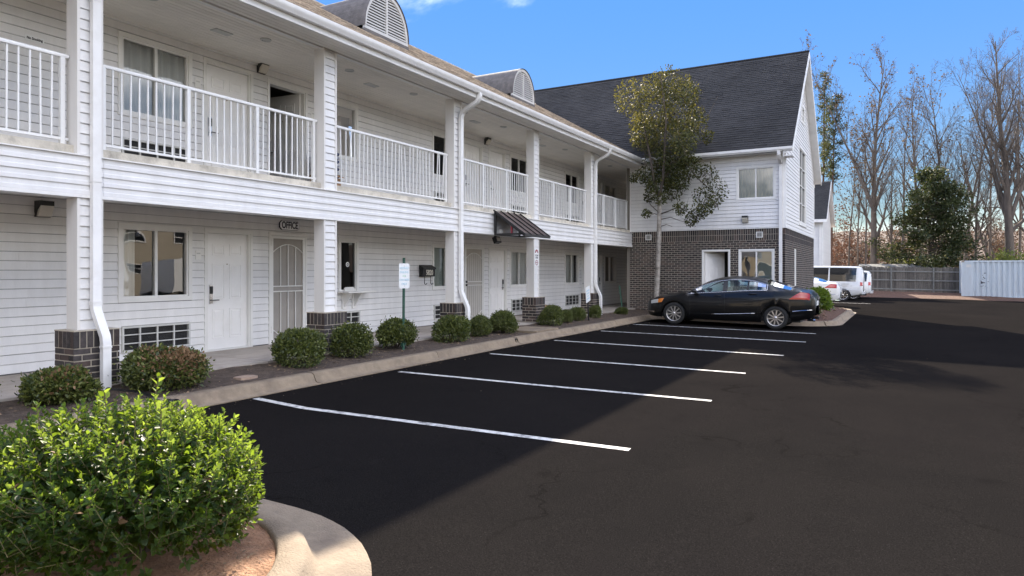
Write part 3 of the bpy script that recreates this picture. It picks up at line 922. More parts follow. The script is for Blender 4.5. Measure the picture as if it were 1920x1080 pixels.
def security_door(parent, fr, u0, u1, z0, z1, screen='mesh', bars=5, near=True, label=None):
    mb = MB(); ring(mb, fr, u0, u1, z0, z1, 0.05, -0.03, 0.036, bottom=False)
    d = mb.build('security_door', 'sash', parent)
    if label: d['label'] = label
    a, b, c0, c1 = u0 + 0.055, u1 - 0.055, z0 + 0.015, z1 - 0.055
    mb = MB(); ring(mb, fr, a, b, c0, c1, 0.05, 0.0, 0.030)
    mz = c0 + (c1 - c0) * 0.475
    fr.box(mb, a + 0.05, b - 0.05, 0.0, 0.026, mz, mz + 0.02); fr.box(mb, a + 0.05, b - 0.05, 0.0, 0.026, mz + 0.10, mz + 0.12)
    mb.build('gate_frame', 'sash', d)
    mb = MB(); fr.box(mb, a + 0.045, b - 0.045, -0.010, -0.006, c0 + 0.04, c1 - 0.04)
    mb.build('screen', screen, d)
    mb = MB(); fr.box(mb, a, b, -0.13, -0.09, c0, c1); mb.build('door_leaf', 'door' if screen != 'mesh' else 'interior', d)
    i0, i1 = a + 0.05, b - 0.05
    top = c1 - 0.16; low = c0 + 0.10
    def arc(t, inv=False):
        return (1 - (2 * t - 1) ** 2)
    mb = MB(); pts = [fr.p(i0 + (i1 - i0) * t / 14, 0.014, top - 0.16 + 0.16 * arc(t / 14)) for t in range(15)]
    mb.tube(pts, 0.009, 6); mb.build('arch_bar', 'sash', d)
    mb = MB(); pts = [fr.p(i0 + (i1 - i0) * t / 14, 0.014, low + 0.16 - 0.16 * arc(t / 14)) for t in range(15)]
    mb.tube(pts, 0.009, 6); mb.build('arch_bar', 'sash', d)
    for k in range(1, bars + 1):
        t = k / (bars + 1); u = i0 + (i1 - i0) * t
        for z0_, z1_ in ((low + 0.16 - 0.16 * arc(t), mz), (mz + 0.12, top - 0.16 + 0.16 * arc(t))):
            mb = MB(); fr.box(mb, u - 0.0075, u + 0.0075, 0.006, 0.021, z0_, z1_); mb.build('gate_bar', 'sash', d)
    if not near:
        for zz in (mz + 0.02, mz + 0.11):
            mb = MB(); mb.tube([fr.p(a + 0.025, 0.03, zz), fr.p(a + 0.025, 0.07, zz)], 0.028, 8); mb.build('knob', 'black', d)
    else:
        for zz in (c0 + 0.2, c1 - 0.2):
            mb = MB(); mb.tube([fr.p(a - 0.004, 0.034, zz), fr.p(a - 0.004, 0.034, zz + 0.13)], 0.014, 6); mb.build('hinge', 'sash', d)
    return d

def ac_grille(parent, fr, u0, u1, z0, z1):
    mb = MB(); ring(mb, fr, u0, u1, z0, z1, 0.03, -0.02, 0.052)
    g = mb.build('air_conditioner_grille', 'steelgrey', parent)
    mb = MB(); fr.box(mb, u0 + 0.02, u1 - 0.02, -0.02, 0.004, z0 + 0.02, z1 - 0.02); mb.build('backing', 'darkgrille', g)
    k = 4
    for i in range(1, k):
        u = u0 + (u1 - u0) * i / k
        mb = MB(); fr.box(mb, u - 0.012, u + 0.012, 0.020, 0.046, z0 + 0.03, z1 - 0.03); mb.build('upright', 'steelgrey', g)
    for i in range(1, 3):
        z = z0 + (z1 - z0) * i / 3
        mb = MB(); fr.box(mb, u0 + 0.03, u1 - 0.03, 0.028, 0.050, z - 0.008, z + 0.008); mb.build('cross_bar', 'steelgrey', g)
    rr = random.Random(int(u0 * 100))
    for i in range(14):
        z = z0 + 0.05 + (z1 - z0 - 0.1) * i / 13
        mb = MB(); fr.box(mb, u0 + 0.04, u1 - 0.04, 0.005, 0.016, z - 0.004, z + 0.004)
        if i == 0: fins = MB()
        fins.v, fins.f, fins.m = fins.v + [], fins.f + [], fins.m + []
        n = len(fins.v); fins.v += mb.v; fins.f += [tuple(n + q for q in f) for f in mb.f]; fins.m += mb.m
    fins.build('fins', 'black', g, kind='stuff')
    return g

# bricks: unit boxes, outward = +x, along = +y
mb = MB(); mb.box(0, 0, 0, 1, 1, 1)
brick_me = shared(mb, 'brick', 'brick')
brickb_me = shared(mb, 'brick', 'brickred')

def bricks(parent, fr, u0, u1, z0, z1, holes=(), pieces=True, proud=0.005, L=0.197, H=0.061, J=0.015, soldier=False, joined=None, budget=None, minlen=0.05):
    """lay a panel of bricks; returns how many were laid as separate parts"""
    made = 0
    r2 = random.Random(int((u0 + z0) * 1000))
    def lay(a, b, c, d):
        nonlocal made
        pr = proud + r2.uniform(-0.002, 0.003)
        if pieces and (budget is None or budget[0] > 0):
            piece('brick', brickb_me if r2.random() < 0.3 else brick_me, parent, fr.p(a, 0, c), (pr, b - a, d - c), fr.rot()); made += 1
            if budget is not None: budget[0] -= 1
        else:
            fr.box(joined, a, b, 0, pr, c, d, 1 if r2.random() < 0.3 else 0)
    def cut(a, b, c, d):
        iv = [(a, b)]
        for (h0, h1, g0, g1) in holes:
            if c < g1 and d > g0:
                nv = []
                for p, q in iv:
                    if h1 <= p or h0 >= q: nv.append((p, q)); continue
                    if h0 > p + minlen * 0.5: nv.append((p, h0))
                    if h1 < q - minlen * 0.5: nv.append((h1, q))
                iv = nv
        return iv
    if soldier:
        u = u0; w = H
        n = max(1, round((u1 - u0) / (w + J))); w2 = (u1 - u0 - J * (n - 1)) / n
        for i in range(n):
            a = u0 + i * (w2 + J)
            for p, q in cut(a, a + w2, z0, z1):
                if q - p > 0.02: lay(p, q, z0, z1)
    else:
        z = z1 - H; row = 0
        while z > z0 - 0.02:
            off = 0 if row % 2 == 0 else -(L + J) / 2
            a = u0 + off
            while a < u1 - 0.01:
                p0, q0 = max(a, u0), min(a + L, u1)
                if q0 - p0 > 0.02:
                    for p, q in cut(p0, q0, z, z + H):
                        if q - p > 0.02: lay(p, q, max(z, z0), z + H)
                a += L + J
            z -= H + J; row += 1
    return made
# ---------------------------------------------------------------- the motel: two storeys along the car park
Y0, Y1 = -5.9, 34.0
XW = -10.40
F1, F2 = 0.20, 3.13
SOF = 5.47
motel = thing('motel_building', 'long two storey pale grey motel with white balcony railings and tan shingle roof', 'motel', (XW, 12.0, 0.2))
fw = Fr((XW, 0), (0, 1), (1, 0))

low_h = {}
W = lambda a, b, z0=1.11, z1=2.34: (a, b, z0, z1)
lower = dict(
    w0=W(1.55, 2.85), d0=(0.2, 1.2, F1, 2.32),
    w1=W(6.15, 7.41), d1=(7.65, 8.66, F1, 2.34), g1=(9.03, 9.99, F1, 2.33), ws=W(10.89, 11.52, 1.10, 2.31),
    w3=W(14.28, 15.52, 1.11, 2.30), g2=(15.76, 16.80, F1, 2.32), d3=(17.06, 18.14, F1, 2.30), w4=W(18.32, 19.55, 1.08, 2.28),
    w5=W(22.32, 23.58, 1.08, 2.28), d4=(23.86, 24.80, F1, 2.28), d5=(24.98, 25.92, F1, 2.28), w6=W(26.15, 27.5, 1.08, 2.28),
    a1=(6.20, 7.36, 0.34, 0.74), a2=(10.42, 11.54, 0.34, 0.72), a3=(14.34, 15.48, 0.34, 0.72), a4=(18.40, 19.50, 0.34, 0.72), a5=(22.36, 23.56, 0.34, 0.72))
UP = F2 - F1
upper = dict(
    u0=W(1.55, 2.85, 4.04, 5.27), e0=(0.2, 1.2, F2, 5.25),
    u1=W(6.15, 7.41, 4.00, 5.28), e1=(7.63, 8.67, F2, 5.28), o1=(9.00, 10.01, F2, 5.25), us=W(10.62, 11.50, 4.00, 5.23),
    u3=W(14.27, 15.52, 4.02, 5.20), e2=(15.72, 16.72, F2, 5.22), e3=(17.05, 18.05, F2, 5.22), u4=W(18.32, 19.55, 4.02, 5.22),
    u5=W(22.32, 23.58, 4.02, 5.20), e4=(23.86, 24.80, F2, 5.2), e5=(24.98, 25.92, F2, 5.2), u6=W(26.15, 27.5, 4.02, 5.2),
    b1=(6.20, 7.36, 3.27, 3.66), b3=(14.34, 15.48, 3.27, 3.66), b4=(18.40, 19.50, 3.27, 3.66), b5=(22.36, 23.56, 3.27, 3.66))
LH = list(lower.values()); UH = list(upper.values())

# wall boards behind the siding, with real openings
mb = MB(); holes_wall(mb, fw, Y0, Y1, 0.0, 3.0, LH, -0.14, 0.0)
lw = mb.build('ground_floor_wall', 'lapshade', motel)
mb = MB(); holes_wall(mb, fw, Y0, Y1, 3.0, 5.62, UH, -0.14, 0.0)
uw = mb.build('upper_floor_wall', 'lapshade', motel)
siding(lw, fw, 2.6, 30.0, F1 + 0.01, 2.82, LH, far=12.2)
siding(uw, fw, 2.6, 30.0, F2 + 0.01, SOF, UH, far=12.2)
siding(lw, fw, Y0, 2.6, F1 + 0.01, 2.82, LH, far=-100)
siding(uw, fw, Y0, 2.6, F2 + 0.01, SOF, UH, far=-100)

# body behind the front: end walls, back wall, floors, ceilings, inner partitions
mb = MB()
mb.box(-21.0, Y0, 0, -20.85, Y1, 5.6); mb.box(-20.85, Y0, 0, XW - 0.14, Y0 + 0.15, 5.6); mb.box(-20.85, Y1 - 0.15, 0, XW - 0.14, Y1, 5.6)
mb.box(-20.85, Y0 + 0.15, 5.45, XW - 0.14, Y1 - 0.15, 5.55)
mb.build('rear_walls', 'interior', motel)
mb = MB(); mb.box(-20.85, Y0 + 0.15, 2.86, XW - 0.14, Y1 - 0.15, F2 - 0.004); mb.box(-20.85, Y0 + 0.15, -0.1, XW - 0.14, Y1 - 0.15, F1 - 0.004)
for yy in (3.6, 8.8, 12.6, 16.9, 21.0, 24.9, 28.5):
    mb.box(-20.8, yy - 0.06, F1, XW - 0.15, yy + 0.06, 2.86); mb.box(-20.8, yy - 0.06, F2, XW - 0.15, yy + 0.06, 5.45)
for (zz0, zz1) in ((F1, 2.86), (F2, 5.45)):
    mb.box(-14.9, Y0 + 0.2, zz0, -14.8, Y1 - 0.2, zz1)
mb.build('room_partitions', 'interior', motel)

# balcony slab, edge band and beam clad in siding
mb = MB(); mb.box(XW + 0.001, Y0, 2.96, -8.72, Y1, F2)
sl = mb.build('balcony_slab', 'slab', motel)
mb = MB()
mb.box(-8.72, Y0, 2.96, -8.695, 24.48, F2 - 0.006)
mb.build('slab_edge', 'slab', sl)
mb = MB(); mb.box(-8.86, Y0, 2.53, -8.625, 24.48, 2.955); 
mb.box(-8.86, Y0, 2.49, -8.600, 24.48, 2.53); mb.box(-8.70, Y0, 2.998, -8.585, 24.48, 3.012)
bm_ = mb.build('balcony_beam', 'trim', motel)
fb = Fr((-8.625, 0), (0, 1), (1, 0))
for i in range(4):
    z = 2.53 + i * 0.1165
    for (a, b) in ((Y0, 0.9), (0.9, 4.92), (4.92, 12.97), (12.97, 20.85), (20.85, 24.48)):
        piece('siding_plank', plank_me, bm_, fb.p(a, 0, z), (1, b - a - 0.003, 0.1165 / ROW), fb.rot())
mb = MB(); mb.box(XW + 0.02, Y0, 2.80, -8.86, Y1, 2.83)
mb.build('porch_ceiling', 'soffit', motel)

# soffit boards of the upper gallery
mb = MB(); mb.box(XW + 0.001, Y0, SOF + 0.02, -8.17, Y1, SOF + 0.05)
so = mb.build('soffit', 'soffit', motel)
mb = MB(); mb.prism([(0, 0, 0.0), (0.010, 0, -0.012), (0.090, 0, -0.012), (0.100, 0, 0.0), (0.1, 0, 0.02), (0, 0, 0.02)], None, (0, 1, 0))
sb_me = shared(mb, 'soffit_board', 'soffit')
x = XW + 0.03
while x < -8.20:
    if abs(x - (-8.70)) > 0.06:
        piece('soffit_board', sb_me, so, (x, Y0, SOF), (1, Y1 - Y0, 1))
    x += 0.104
mb = MB(); mb.box(-8.72, Y0, SOF - 0.022, -8.64, 24.48, SOF + 0.018); mb.build('soffit_strip', 'trim', so)
mb = MB(); mb.box(XW + 0.02, Y0, SOF - 0.04, XW + 0.05, Y1, SOF + 0.0); mb.build('cornice_strip', 'trim', so)
for y in (5.9, 7.9, 9.9, 11.9, 13.9, 15.8, 17.8, 19.7, 21.7, 23.6):
    o = MB(); o.lathe([(0.0, -0.004), (0.062, -0.006), (0.066, -0.018), (0.088, -0.018), (0.09, 0.0)], (-9.15, y, SOF - 0.012), 'z', 14)
    o.build('downlight', 'steelgrey', so)
for y in (7.3, 10.9, 14.9, 18.7, 22.5):
    mb = MB(); mb.box(-9.55, y - 0.16, SOF - 0.028, -9.40, y + 0.16, SOF - 0.012)
    mb.build('soffit_vent', 'steelgrey', so)

# roof
PX0, PZ0, PITCH = -8.06, 5.70, 0.561
RIDX = -14.5
def roofz(x): return PZ0 + (PX0 - x) * PITCH
mb = MB()
mb.prism([(PX0, Y0, PZ0 - 0.03), (RIDX, Y0, roofz(RIDX) - 0.03), (RIDX, Y0, roofz(RIDX) - 0.15), (PX0 - 0.08, Y0, PZ0 - 0.09)], None, (0, Y1 - Y0, 0))
mb.prism([(RIDX, Y0, roofz(RIDX) - 0.03), (-21.4, Y0, roofz(-7.6) - 0.03), (-21.4, Y0, roofz(-7.6) - 0.15), (RIDX, Y0, roofz(RIDX) - 0.15)], None, (0, Y1 - Y0, 0))
mb.prism([(-20.9, Y0 + 0.05, 5.5), (XW, Y0 + 0.05, 5.5), (RIDX, Y0 + 0.05, roofz(RIDX) - 0.16)], None, (0, 0.1, 0))
mroof = mb.build('roof', 'shingle_tan', motel)

def shingles(name, m, parent, o, e, s, length, slope, tab=(0.16, 0.36), expo=0.145, th=0.012, u_lim=None, seed=3):
    """tabs laid in courses: o = eave corner, e = unit vector along the eave, s = unit vector up the slope"""
    rr = random.Random(seed); mb = MB(); e = Vector(e); s = Vector(s); n = e.cross(s).normalized()
    if n.z < 0: n = -n
    o = Vector(o); rows = int(slope / expo)
    for r in range(rows):
        a, b = (0, length) if u_lim is None else u_lim(r * expo)
        u = a - rr.uniform(0, 0.2); v0 = r * expo - 0.006; v1 = v0 + expo + 0.03
        while u < b:
            w = rr.uniform(*tab); u2 = min(u + w - 0.006, b); u1 = max(u, a)
            if u2 - u1 > 0.03:
                t = th * rr.uniform(0.7, 1.5); dv = rr.uniform(-0.008, 0.008)
                A = o + e * u1 + s * (v0 + dv); B = o + e * u2 + s * (v0 + dv); C = o + e * u2 + s * v1; D = o + e * u1 + s * v1
                k = len(mb.v)
                mb.v += [tuple(A + n * t), tuple(B + n * t), tuple(C + n * 0.002), tuple(D + n * 0.002), tuple(A), tuple(B)]
                mb.f += [(k, k + 1, k + 2, k + 3), (k + 4, k + 5, k + 1, k), (k + 4, k, k + 3), (k + 5, k + 2, k + 1)]; mb.m += [0] * 4
            u += w
    ob = mb.build(name, m, parent, fix=False, kind='stuff')
    return ob
sl_len = (PX0 - RIDX) * math.hypot(1, PITCH)
svec = Vector((-1, 0, PITCH)).normalized()
shingles('shingles', 'shingle_tan', mroof, (PX0 + 0.02, 1.0, PZ0 - 0.035), (0, 1, 0), svec, 29.0, sl_len + 0.02, tab=(0.12, 0.30))
mb = MB(); mb.tube([(RIDX, Y0, roofz(RIDX) - 0.03), (RIDX, 29.5, roofz(RIDX) - 0.03)], 0.06, 6); mb.build('ridge_cap', 'shingle_tan', mroof)
# fascia, gutter
mb = MB(); mb.box(-8.17, Y0, SOF - 0.02, -8.135, 24.1, 5.66)
mb.build('fascia', 'trim', motel)
mb = MB(); GY1 = 24.02
gp = [(-8.132, 5.545), (-8.05, 5.545), (-8.035, 5.575), (-8.015, 5.60), (-8.005, 5.635), (-8.005, 5.672), (-8.025, 5.672), (-8.025, 5.64), (-8.115, 5.64), (-8.132, 5.672)]
mb.prism([(a, Y0, b) for a, b in gp], None, (0, GY1 - Y0, 0))
gut = mb.build('gutter', 'trim', motel, angle=R(35))

# dormer louvres
def dormer(y0, y1, hh, xf=-10.5):
    yc = (y0 + y1) / 2; rw = (y1 - y0) / 2; zb = roofz(xf) + 0.02
    def ell(t, s=1.0): return (yc + rw * s * math.cos(t), zb + 0.07 + hh * s * math.sin(t))
    n = 22
    mb = MB()
    xb = xf - (hh + 0.16) / PITCH
    # barrel roof running back into the main slope
    for i in range(n):
        (ya, za), (yb, zb_) = ell(math.pi * i / n, 1.06), ell(math.pi * (i + 1) / n, 1.06)
        f0 = xf + 0.09
        ba = xf - (za - zb) / PITCH - 0.15; bb = xf - (zb_ - zb) / PITCH - 0.15
        mb.quad((f0, ya, za), (f0, yb, zb_), (bb, yb, zb_), (ba, ya, za))
    dm = mb.build('dormer', 'dormerroof', motel, smooth=True)
    mb = MB()
    for i in range(n):
        a0, a1 = math.pi * i / n, math.pi * (i + 1) / n
        o0, o1, i0, i1 = ell(a0, 1.04), ell(a1, 1.04), ell(a0, 0.955), ell(a1, 0.955)
        q = [(xf, *o0), (xf, *o1), (xf, *i1), (xf, *i0)]
        mb.prism(q, None, (0.06, 0, 0))
    mb.box(xf, y0 - 0.03, zb, xf + 0.06, y1 + 0.03, zb + 0.075)
    mb.box(xf, yc - 0.025, zb + 0.075, xf + 0.058, yc + 0.025, zb + 0.07 + hh * 0.9)
    mb.build('dormer_frame', 'dormerface', dm)
    mb = MB(); mb.poly([(xf - 0.03, *ell(math.pi * i / n, 0.95)) for i in range(n + 1)]); mb.build('vent_backing', 'black', dm, fix=False)
    z = zb + 0.10
    while z < zb + 0.07 + hh * 0.93:
        s = math.sqrt(max(0.0, 1 - ((z + 0.02 - zb - 0.07) / (hh * 0.955)) ** 2)) * rw * 0.955
        if s > 0.08:
            for (a, b) in ((yc - s, yc - 0.025), (yc + 0.025, yc + s)):
                mb = MB()
                mb.prism([(xf + 0.046, a, z), (xf + 0.052, a, z + 0.006), (xf + 0.022, a, z + 0.052), (xf + 0.010, a, z + 0.050)], None, (0, b - a, 0))
                mb.build('louvre_slat', 'dormerface', dm)
        z += 0.066
    mb = MB(); mb.box(xf - 0.02, y0 - 0.05, zb - 0.12, xf + 0.075, y1 + 0.05, zb)
    mb.build('dormer_flashing', 'dormerroof', dm)
    # flat shingled slope behind (cricket)
dormer(11.82, 13.32, 0.93)
dormer(18.62, 20.04, 0.88)

# gallery columns on brick piers
def column(y):
    t = 0.31
    mb = MB(); mb.box(-8.85, y, 2.99, -8.645, y + t, SOF + 0.01); mb.box(-8.85, y, 0.86, -8.645, y + t, 2.79)
    for (z0, z1) in ((0.86, 2.488), (3.012, SOF)):
        mb.box(-8.645, y, z0, -8.615, y + 0.035, z1); mb.box(-8.645, y + t - 0.035, z0, -8.615, y + t, z1)
    c = mb.build('column', 'coltrim', motel)
    fc = Fr((-8.645, 0), (0, 1), (1, 0))
    far = None if y < 9 else -100
    siding(c, fc, y + 0.036, y + t - 0.036, 0.87, 2.488, far=far)
    siding(c, fc, y + 0.036, y + t - 0.036, 3.014, SOF, far=far)
    # pier
    a, b = y - 0.10, y + 0.45
    mb = MB(); mb.box(-8.93, a + 0.012, -0.1, -8.512, b - 0.012, 0.872)
    mb.box(-8.935, a + 0.002, 0.872, -8.50, b - 0.002, 0.885)
    p = mb.build('brick_pier', 'mortar', motel)
    ff = Fr((-8.512, 0), (0, 1), (1, 0)); fs = Fr((0, a + 0.012), (1, 0), (0, -1)); fn = Fr((0, b - 0.012), (-1, 0), (0, 1))
    bricks(p, ff, a, b, 0.675, 0.872, soldier=True); bricks(p, ff, a, b, -0.02, 0.663)
    bricks(p, fs, -8.93, -8.512, 0.675, 0.872, soldier=True); bricks(p, fs, -8.93, -8.512, -0.02, 0.663)
    return c
COLS = [-3.35, 0.60, 4.61, 8.69, 12.67, 16.54, 20.54]
for y in COLS[1:]: column(y)

# balcony railings, one per bay
mb = MB(); mb.box(-0.009, -0.009, 0, 0.009, 0.009, 1); bal_me = shared(mb, 'baluster', 'rail')
def railing(a, b, posts, seed=1, bent=0.0):
    rr = random.Random(seed)
    X = -8.80; top = 4.205
    mb = MB()
    prof = [(-0.024, -0.02), (0.024, -0.02), (0.030, 0.0), (0.024, 0.018), (0.012, 0.026), (-0.012, 0.026), (-0.024, 0.018), (-0.03, 0.0)]
    mb.sweep([(X, a, top), (X, b, top)], prof)
    r = mb.build('railing', 'rail', motel, angle=R(40))
    mb = MB(); mb.box(X - 0.014, a, F2 + 0.055, X + 0.014, b, F2 + 0.085); mb.build('bottom_rail', 'rail', r)
    pp = sorted(posts)
    for q in pp:
        mb = MB(); mb.box(X - 0.025, q - 0.025, F2, X + 0.025, q + 0.025, top - 0.02); mb.build('post', 'rail', r)
    edges = [a] + pp + [b]
    for p, q in zip(pp[:-1], pp[1:]):
        n = max(1, round((q - p) / 0.117)); st = (q - p) / n
        for i in range(1, n):
            y = p + st * i
            tx = rr.gauss(0, 0.004 + bent); ty = rr.gauss(0, 0.003 + bent * 0.7)
            h = top - F2 - 0.10
            piece('baluster', bal_me, r, (X, y, F2 + 0.085), (1, 1, h), (ty / h, tx / h, 0))
    return r
def thirds(a, b, n): return [a + (b - a) * i / n for i in range(n + 1)]
railing(0.93, 4.60, thirds(0.98, 4.53, 3), 1)
railing(4.94, 8.68, thirds(5.02, 8.62, 3), 2)
railing(9.02, 12.66, [9.07, 12.60], 3, bent=0.012)
railing(12.99, 16.53, thirds(13.05, 16.47, 3), 4)
railing(16.87, 20.53, thirds(16.93, 20.47, 3), 5)
railing(20.87, 24.44, thirds(20.93, 24.40, 3), 6)

# downspouts
def spout(y, foot=0.10):
    w, d = 0.052, 0.036
    prof = [(-w, -d), (w, -d), (w, d), (-w, d)]
    mb = MB()
    xs = -8.565
    path = [(-8.07, y, 5.56), (-8.07, y, 5.50), (-8.09, y, 5.44), (-8.14, y, 5.37), (-8.42, y, 5.24), (-8.53, y, 5.17), (xs, y, 5.08), (xs, y, 4.9)]
    mb.sweep(path, prof, up=(1, 0, 0.001))
    mb.sweep([(xs, y, 4.92), (xs, y, 1.20), (xs + 0.012, y, 1.12), (-8.42, y + 0.03, 0.80), (-8.405, y + 0.03, 0.72), (-8.405, y + 0.03, foot)], [(a * 0.97, b * 0.97) for a, b in prof], up=(1, 0, 0.001))
    s = mb.build('downspout', 'trim', motel, angle=R(30))
    mb = MB()
    for z in (1.22, 2.7, 4.92, 1.19):
        mb.box(xs - d - 0.003, y - w - 0.004, z - 0.012, xs + d + 0.004, y + w + 0.004, z + 0.012)
    mb.box(-8.405 - d - 0.003, y + 0.03 - w - 0.004, 0.66, -8.405 + d + 0.004, y + 0.03 + w + 0.004, 0.685)
    mb.build('strap', 'trim', s)
    return s
spout(4.80); spout(12.88); spout(20.82)

# windows and doors of the motel
window(motel, fw, *lower['w1'], cur='left', seed=4)
window(motel, fw, *lower['w0'], cur='full', seed=5)
window(motel, fw, *lower['ws'], cur=None, split=None, glass='glassdark')
window(motel, fw, *lower['w3'], cur='blind')
window(motel, fw, *lower['w4'], cur='full', seed=6)
window(motel, fw, *lower['w5'], cur='parted', seed=9)
window(motel, fw, *lower['w6'], cur='full', seed=12)
window(motel, fw, *upper['u0'], cur='full', seed=13)
window(motel, fw, *upper['u1'], cur='full', seed=14)
window(motel, fw, *upper['us'], cur=None, split=None, glass='glassdark')
window(motel, fw, *upper['u3'], cur=None, glass='glassdark')
window(motel, fw, *upper['u4'], cur=None, glass='glassdark')
window(motel, fw, *upper['u5'], cur=None, glass='glassdark')
window(motel, fw, *upper['u6'], cur='full', seed=17)
for k in ('a1', 'a2', 'a3', 'a4', 'a5'): ac_grille(motel, fw, *lower[k])
for k in ('b1', 'b3', 'b4', 'b5'): ac_grille(motel, fw, *upper[k])
door(motel, fw, *lower['d0']); door(motel, fw, *lower['d1'])
door(motel, fw, *lower['d3'], hinge='left', near=False, label='worn white door with a dark lock plate beside the storm door')
door(motel, fw, *lower['d4'], keycard=False, near=False); door(motel, fw, *lower['d5'], hinge='left', near=False)
door(motel, fw, *upper['e0']); door(motel, fw, *upper['e1'])
door(motel, fw, *upper['o1'], angle=R(84), hinge='right', label='balcony door standing open on a dark room')
door(motel, fw, *upper['e2'], near=False); door(motel, fw, *upper['e3'], near=False); door(motel, fw, *upper['e4'], near=False); door(motel, fw, *upper['e5'], hinge='left', near=False)
security_door(motel, fw, *lower['g1'], screen='mesh', bars=3, near=True, label='office screen door with arched white bars')
security_door(motel, fw, *lower['g2'], screen='meshlight', bars=7, near=False, label='pale screen door with close vertical bars')
# counter shelf under the office service window
mb = MB(); mb.box(XW + 0.02, 10.86, 1.13, XW + 0.34, 11.74, 1.16)
sh = mb.build('service_counter', 'sash', motel)
for yy in (10.99, 11.30):
    mb = MB(); mb.box(XW + 0.02, yy, 0.78, XW + 0.05, yy + 0.11, 1.13); mb.prism([(XW + 0.05, yy + 0.04, 1.13), (XW + 0.28, yy + 0.04, 1.13), (XW + 0.05, yy + 0.04, 0.82)], None, (0, 0.03, 0)); mb.build('bracket', 'sash', sh)
mb = MB(); mb.prism([(XW + 0.02, 11.05, 1.16), (XW + 0.02, 11.36, 1.16), (XW + 0.02, 11.36, 1.22), (XW + 0.02, 11.32, 1.25), (XW + 0.02, 11.09, 1.25), (XW + 0.02, 11.05, 1.22)], None, (0.03, 0, 0)); mb.build('pass_tray', 'sash', sh)
mb = MB(); mb.lathe([(0.0, 0.0), (0.052, 0.0), (0.055, -0.002)], (XW - 0.025, 11.22, 1.74), 'x', 20)
st_ = mb.build('round_sticker', 'signwhite', motel)
mb = MB(); mb.lathe([(0.016, 0.002), (0.032, 0.002)], (XW - 0.025, 11.22, 1.74), 'x', 16); mb.build('sticker_print', 'inkblack', st_)
# room number plaques beside the doors
for (y, z) in ((7.53, 1.87), (7.52, 4.80), (18.22, 1.80), (23.72, 1.75), (10.16, 4.78)):
    mb = MB(); mb.box(XW + 0.018, y - 0.055, z - 0.075, XW + 0.028, y + 0.055, z + 0.075); pq = mb.build('number_plaque', 'sash', motel)
    mb = MB(); mb.box(XW + 0.028, y - 0.035, z + 0.018, XW + 0.030, y + 0.035, z + 0.04); mb.build('plaque_print', 'steelgrey', pq)

# ---------------------------------------------------------------- gabled wing across the end of the car park
YF, XE = 24.5, -3.25
XL = -8.70
RY, RZ = 28.95, 10.18        # ridge
EY, EZ = 24.02, 5.72         # eave edge
YB = 2 * RY - EY
XO = -2.96
wing = thing('gabled_wing', 'tall gabled wing of dark brick below white siding under a charcoal shingle roof', 'building', (-6.0, YF, 0.0))
ff = Fr((0, YF), (1, 0), (0, -1)); fe = Fr((XE, 0), (0, 1), (1, 0))
BT = 3.05
dw = (-6.02, -5.04, 0.2, 2.35); ww = (-4.76, -3.58, 1.12, 2.35); wu = (-4.84, -3.54, 4.03, 5.20)
wn = (26.85, 27.12, 1.05, 2.40); wt_ = (28.15, 30.35, 3.42, 6.45); wa = (28.95, 29.85, 7.45, 8.15)
FH = [dw, ww, wu]; EH = [wn, wt_, wa]
pit = (RZ - EZ) / (RY - EY)
def gab(z):       # gable half widths at height z
    lo = max(YF, EY + (z - EZ + 0.16) / pit); return lo, 2 * RY - lo
mb = MB(); holes_wall(mb, ff, XL, XE, -0.3, 5.62, FH, -0.2, 0)
wf = mb.build('front_wall', 'mortar', wing)
mb = MB(); holes_wall(mb, fe, YF, 33.6, -0.3, 5.45, EH, -0.2, -0.001)
zz = 5.45
while zz < 9.95:
    a, b = gab(zz + 0.25)
    if b - a > 0.1: holes_wall(mb, fe, a, b, zz, min(zz + 0.25, 9.95), EH, -0.2, -0.001)
    zz += 0.25
we = mb.build('gable_wall', 'mortar', wing)
mb = MB(); mb.box(XL - 0.12, YF, -0.2, XL, 33.6, 5.6); mb.box(XL, 33.4, -0.2, XE - 0.2, 33.6, 5.6)
mb.box(XL, YF + 0.2, 2.9, XE - 0.2, 33.4, 3.0); mb.box(XL, YF + 0.2, 5.5, XE - 0.2, 33.4, 5.58); mb.box(XL, YF + 0.2, -0.1, XE - 0.2, 33.4, 0.16)
mb.box(XL, 27.2, 0.16, XE - 0.2, 27.3, 2.9)
mb.build('rear_walls', 'interior', wing)
fl = Fr((XL - 0.12, 0), (0, 1), (-1, 0))
mb = MB()
for i in range(18): mb.prism([(XL - 0.12, YF, 3.1 + i * ROW), (XL - 0.14, YF, 3.1 + i * ROW), (XL - 0.125, YF, 3.1 + (i + 1) * ROW)], None, (0, 9, 0))
mb.build('corridor_siding', 'siding', wing, kind='stuff')

mb = MB(); holes_wall(mb, ff, XL, XE, BT, 5.6, FH, 0.0005, 0.0025)
mb.build('sheathing', 'lapshade', wf)
mb = MB(); holes_wall(mb, fe, YF, 33.6, BT, 5.45, EH, 0.0, 0.0025)
zz = 5.45
while zz < 9.95:
    a, b = gab(zz + 0.25)
    if b - a > 0.1: holes_wall(mb, fe, a, b, zz, min(zz + 0.25, 9.95), EH, 0.0, 0.0025)
    zz += 0.25
mb.build('sheathing', 'lapshade', we)

# brick storey; the rows that show largest are separate bricks
jb = MB(); budget = [300]
bricks(wf, ff, XL, XE, 2.86, BT, FH, joined=jb, budget=[0], soldier=True)
bricks(wf, ff, XL, XE, 2.655, 2.848, FH, joined=jb, budget=[0], soldier=True)
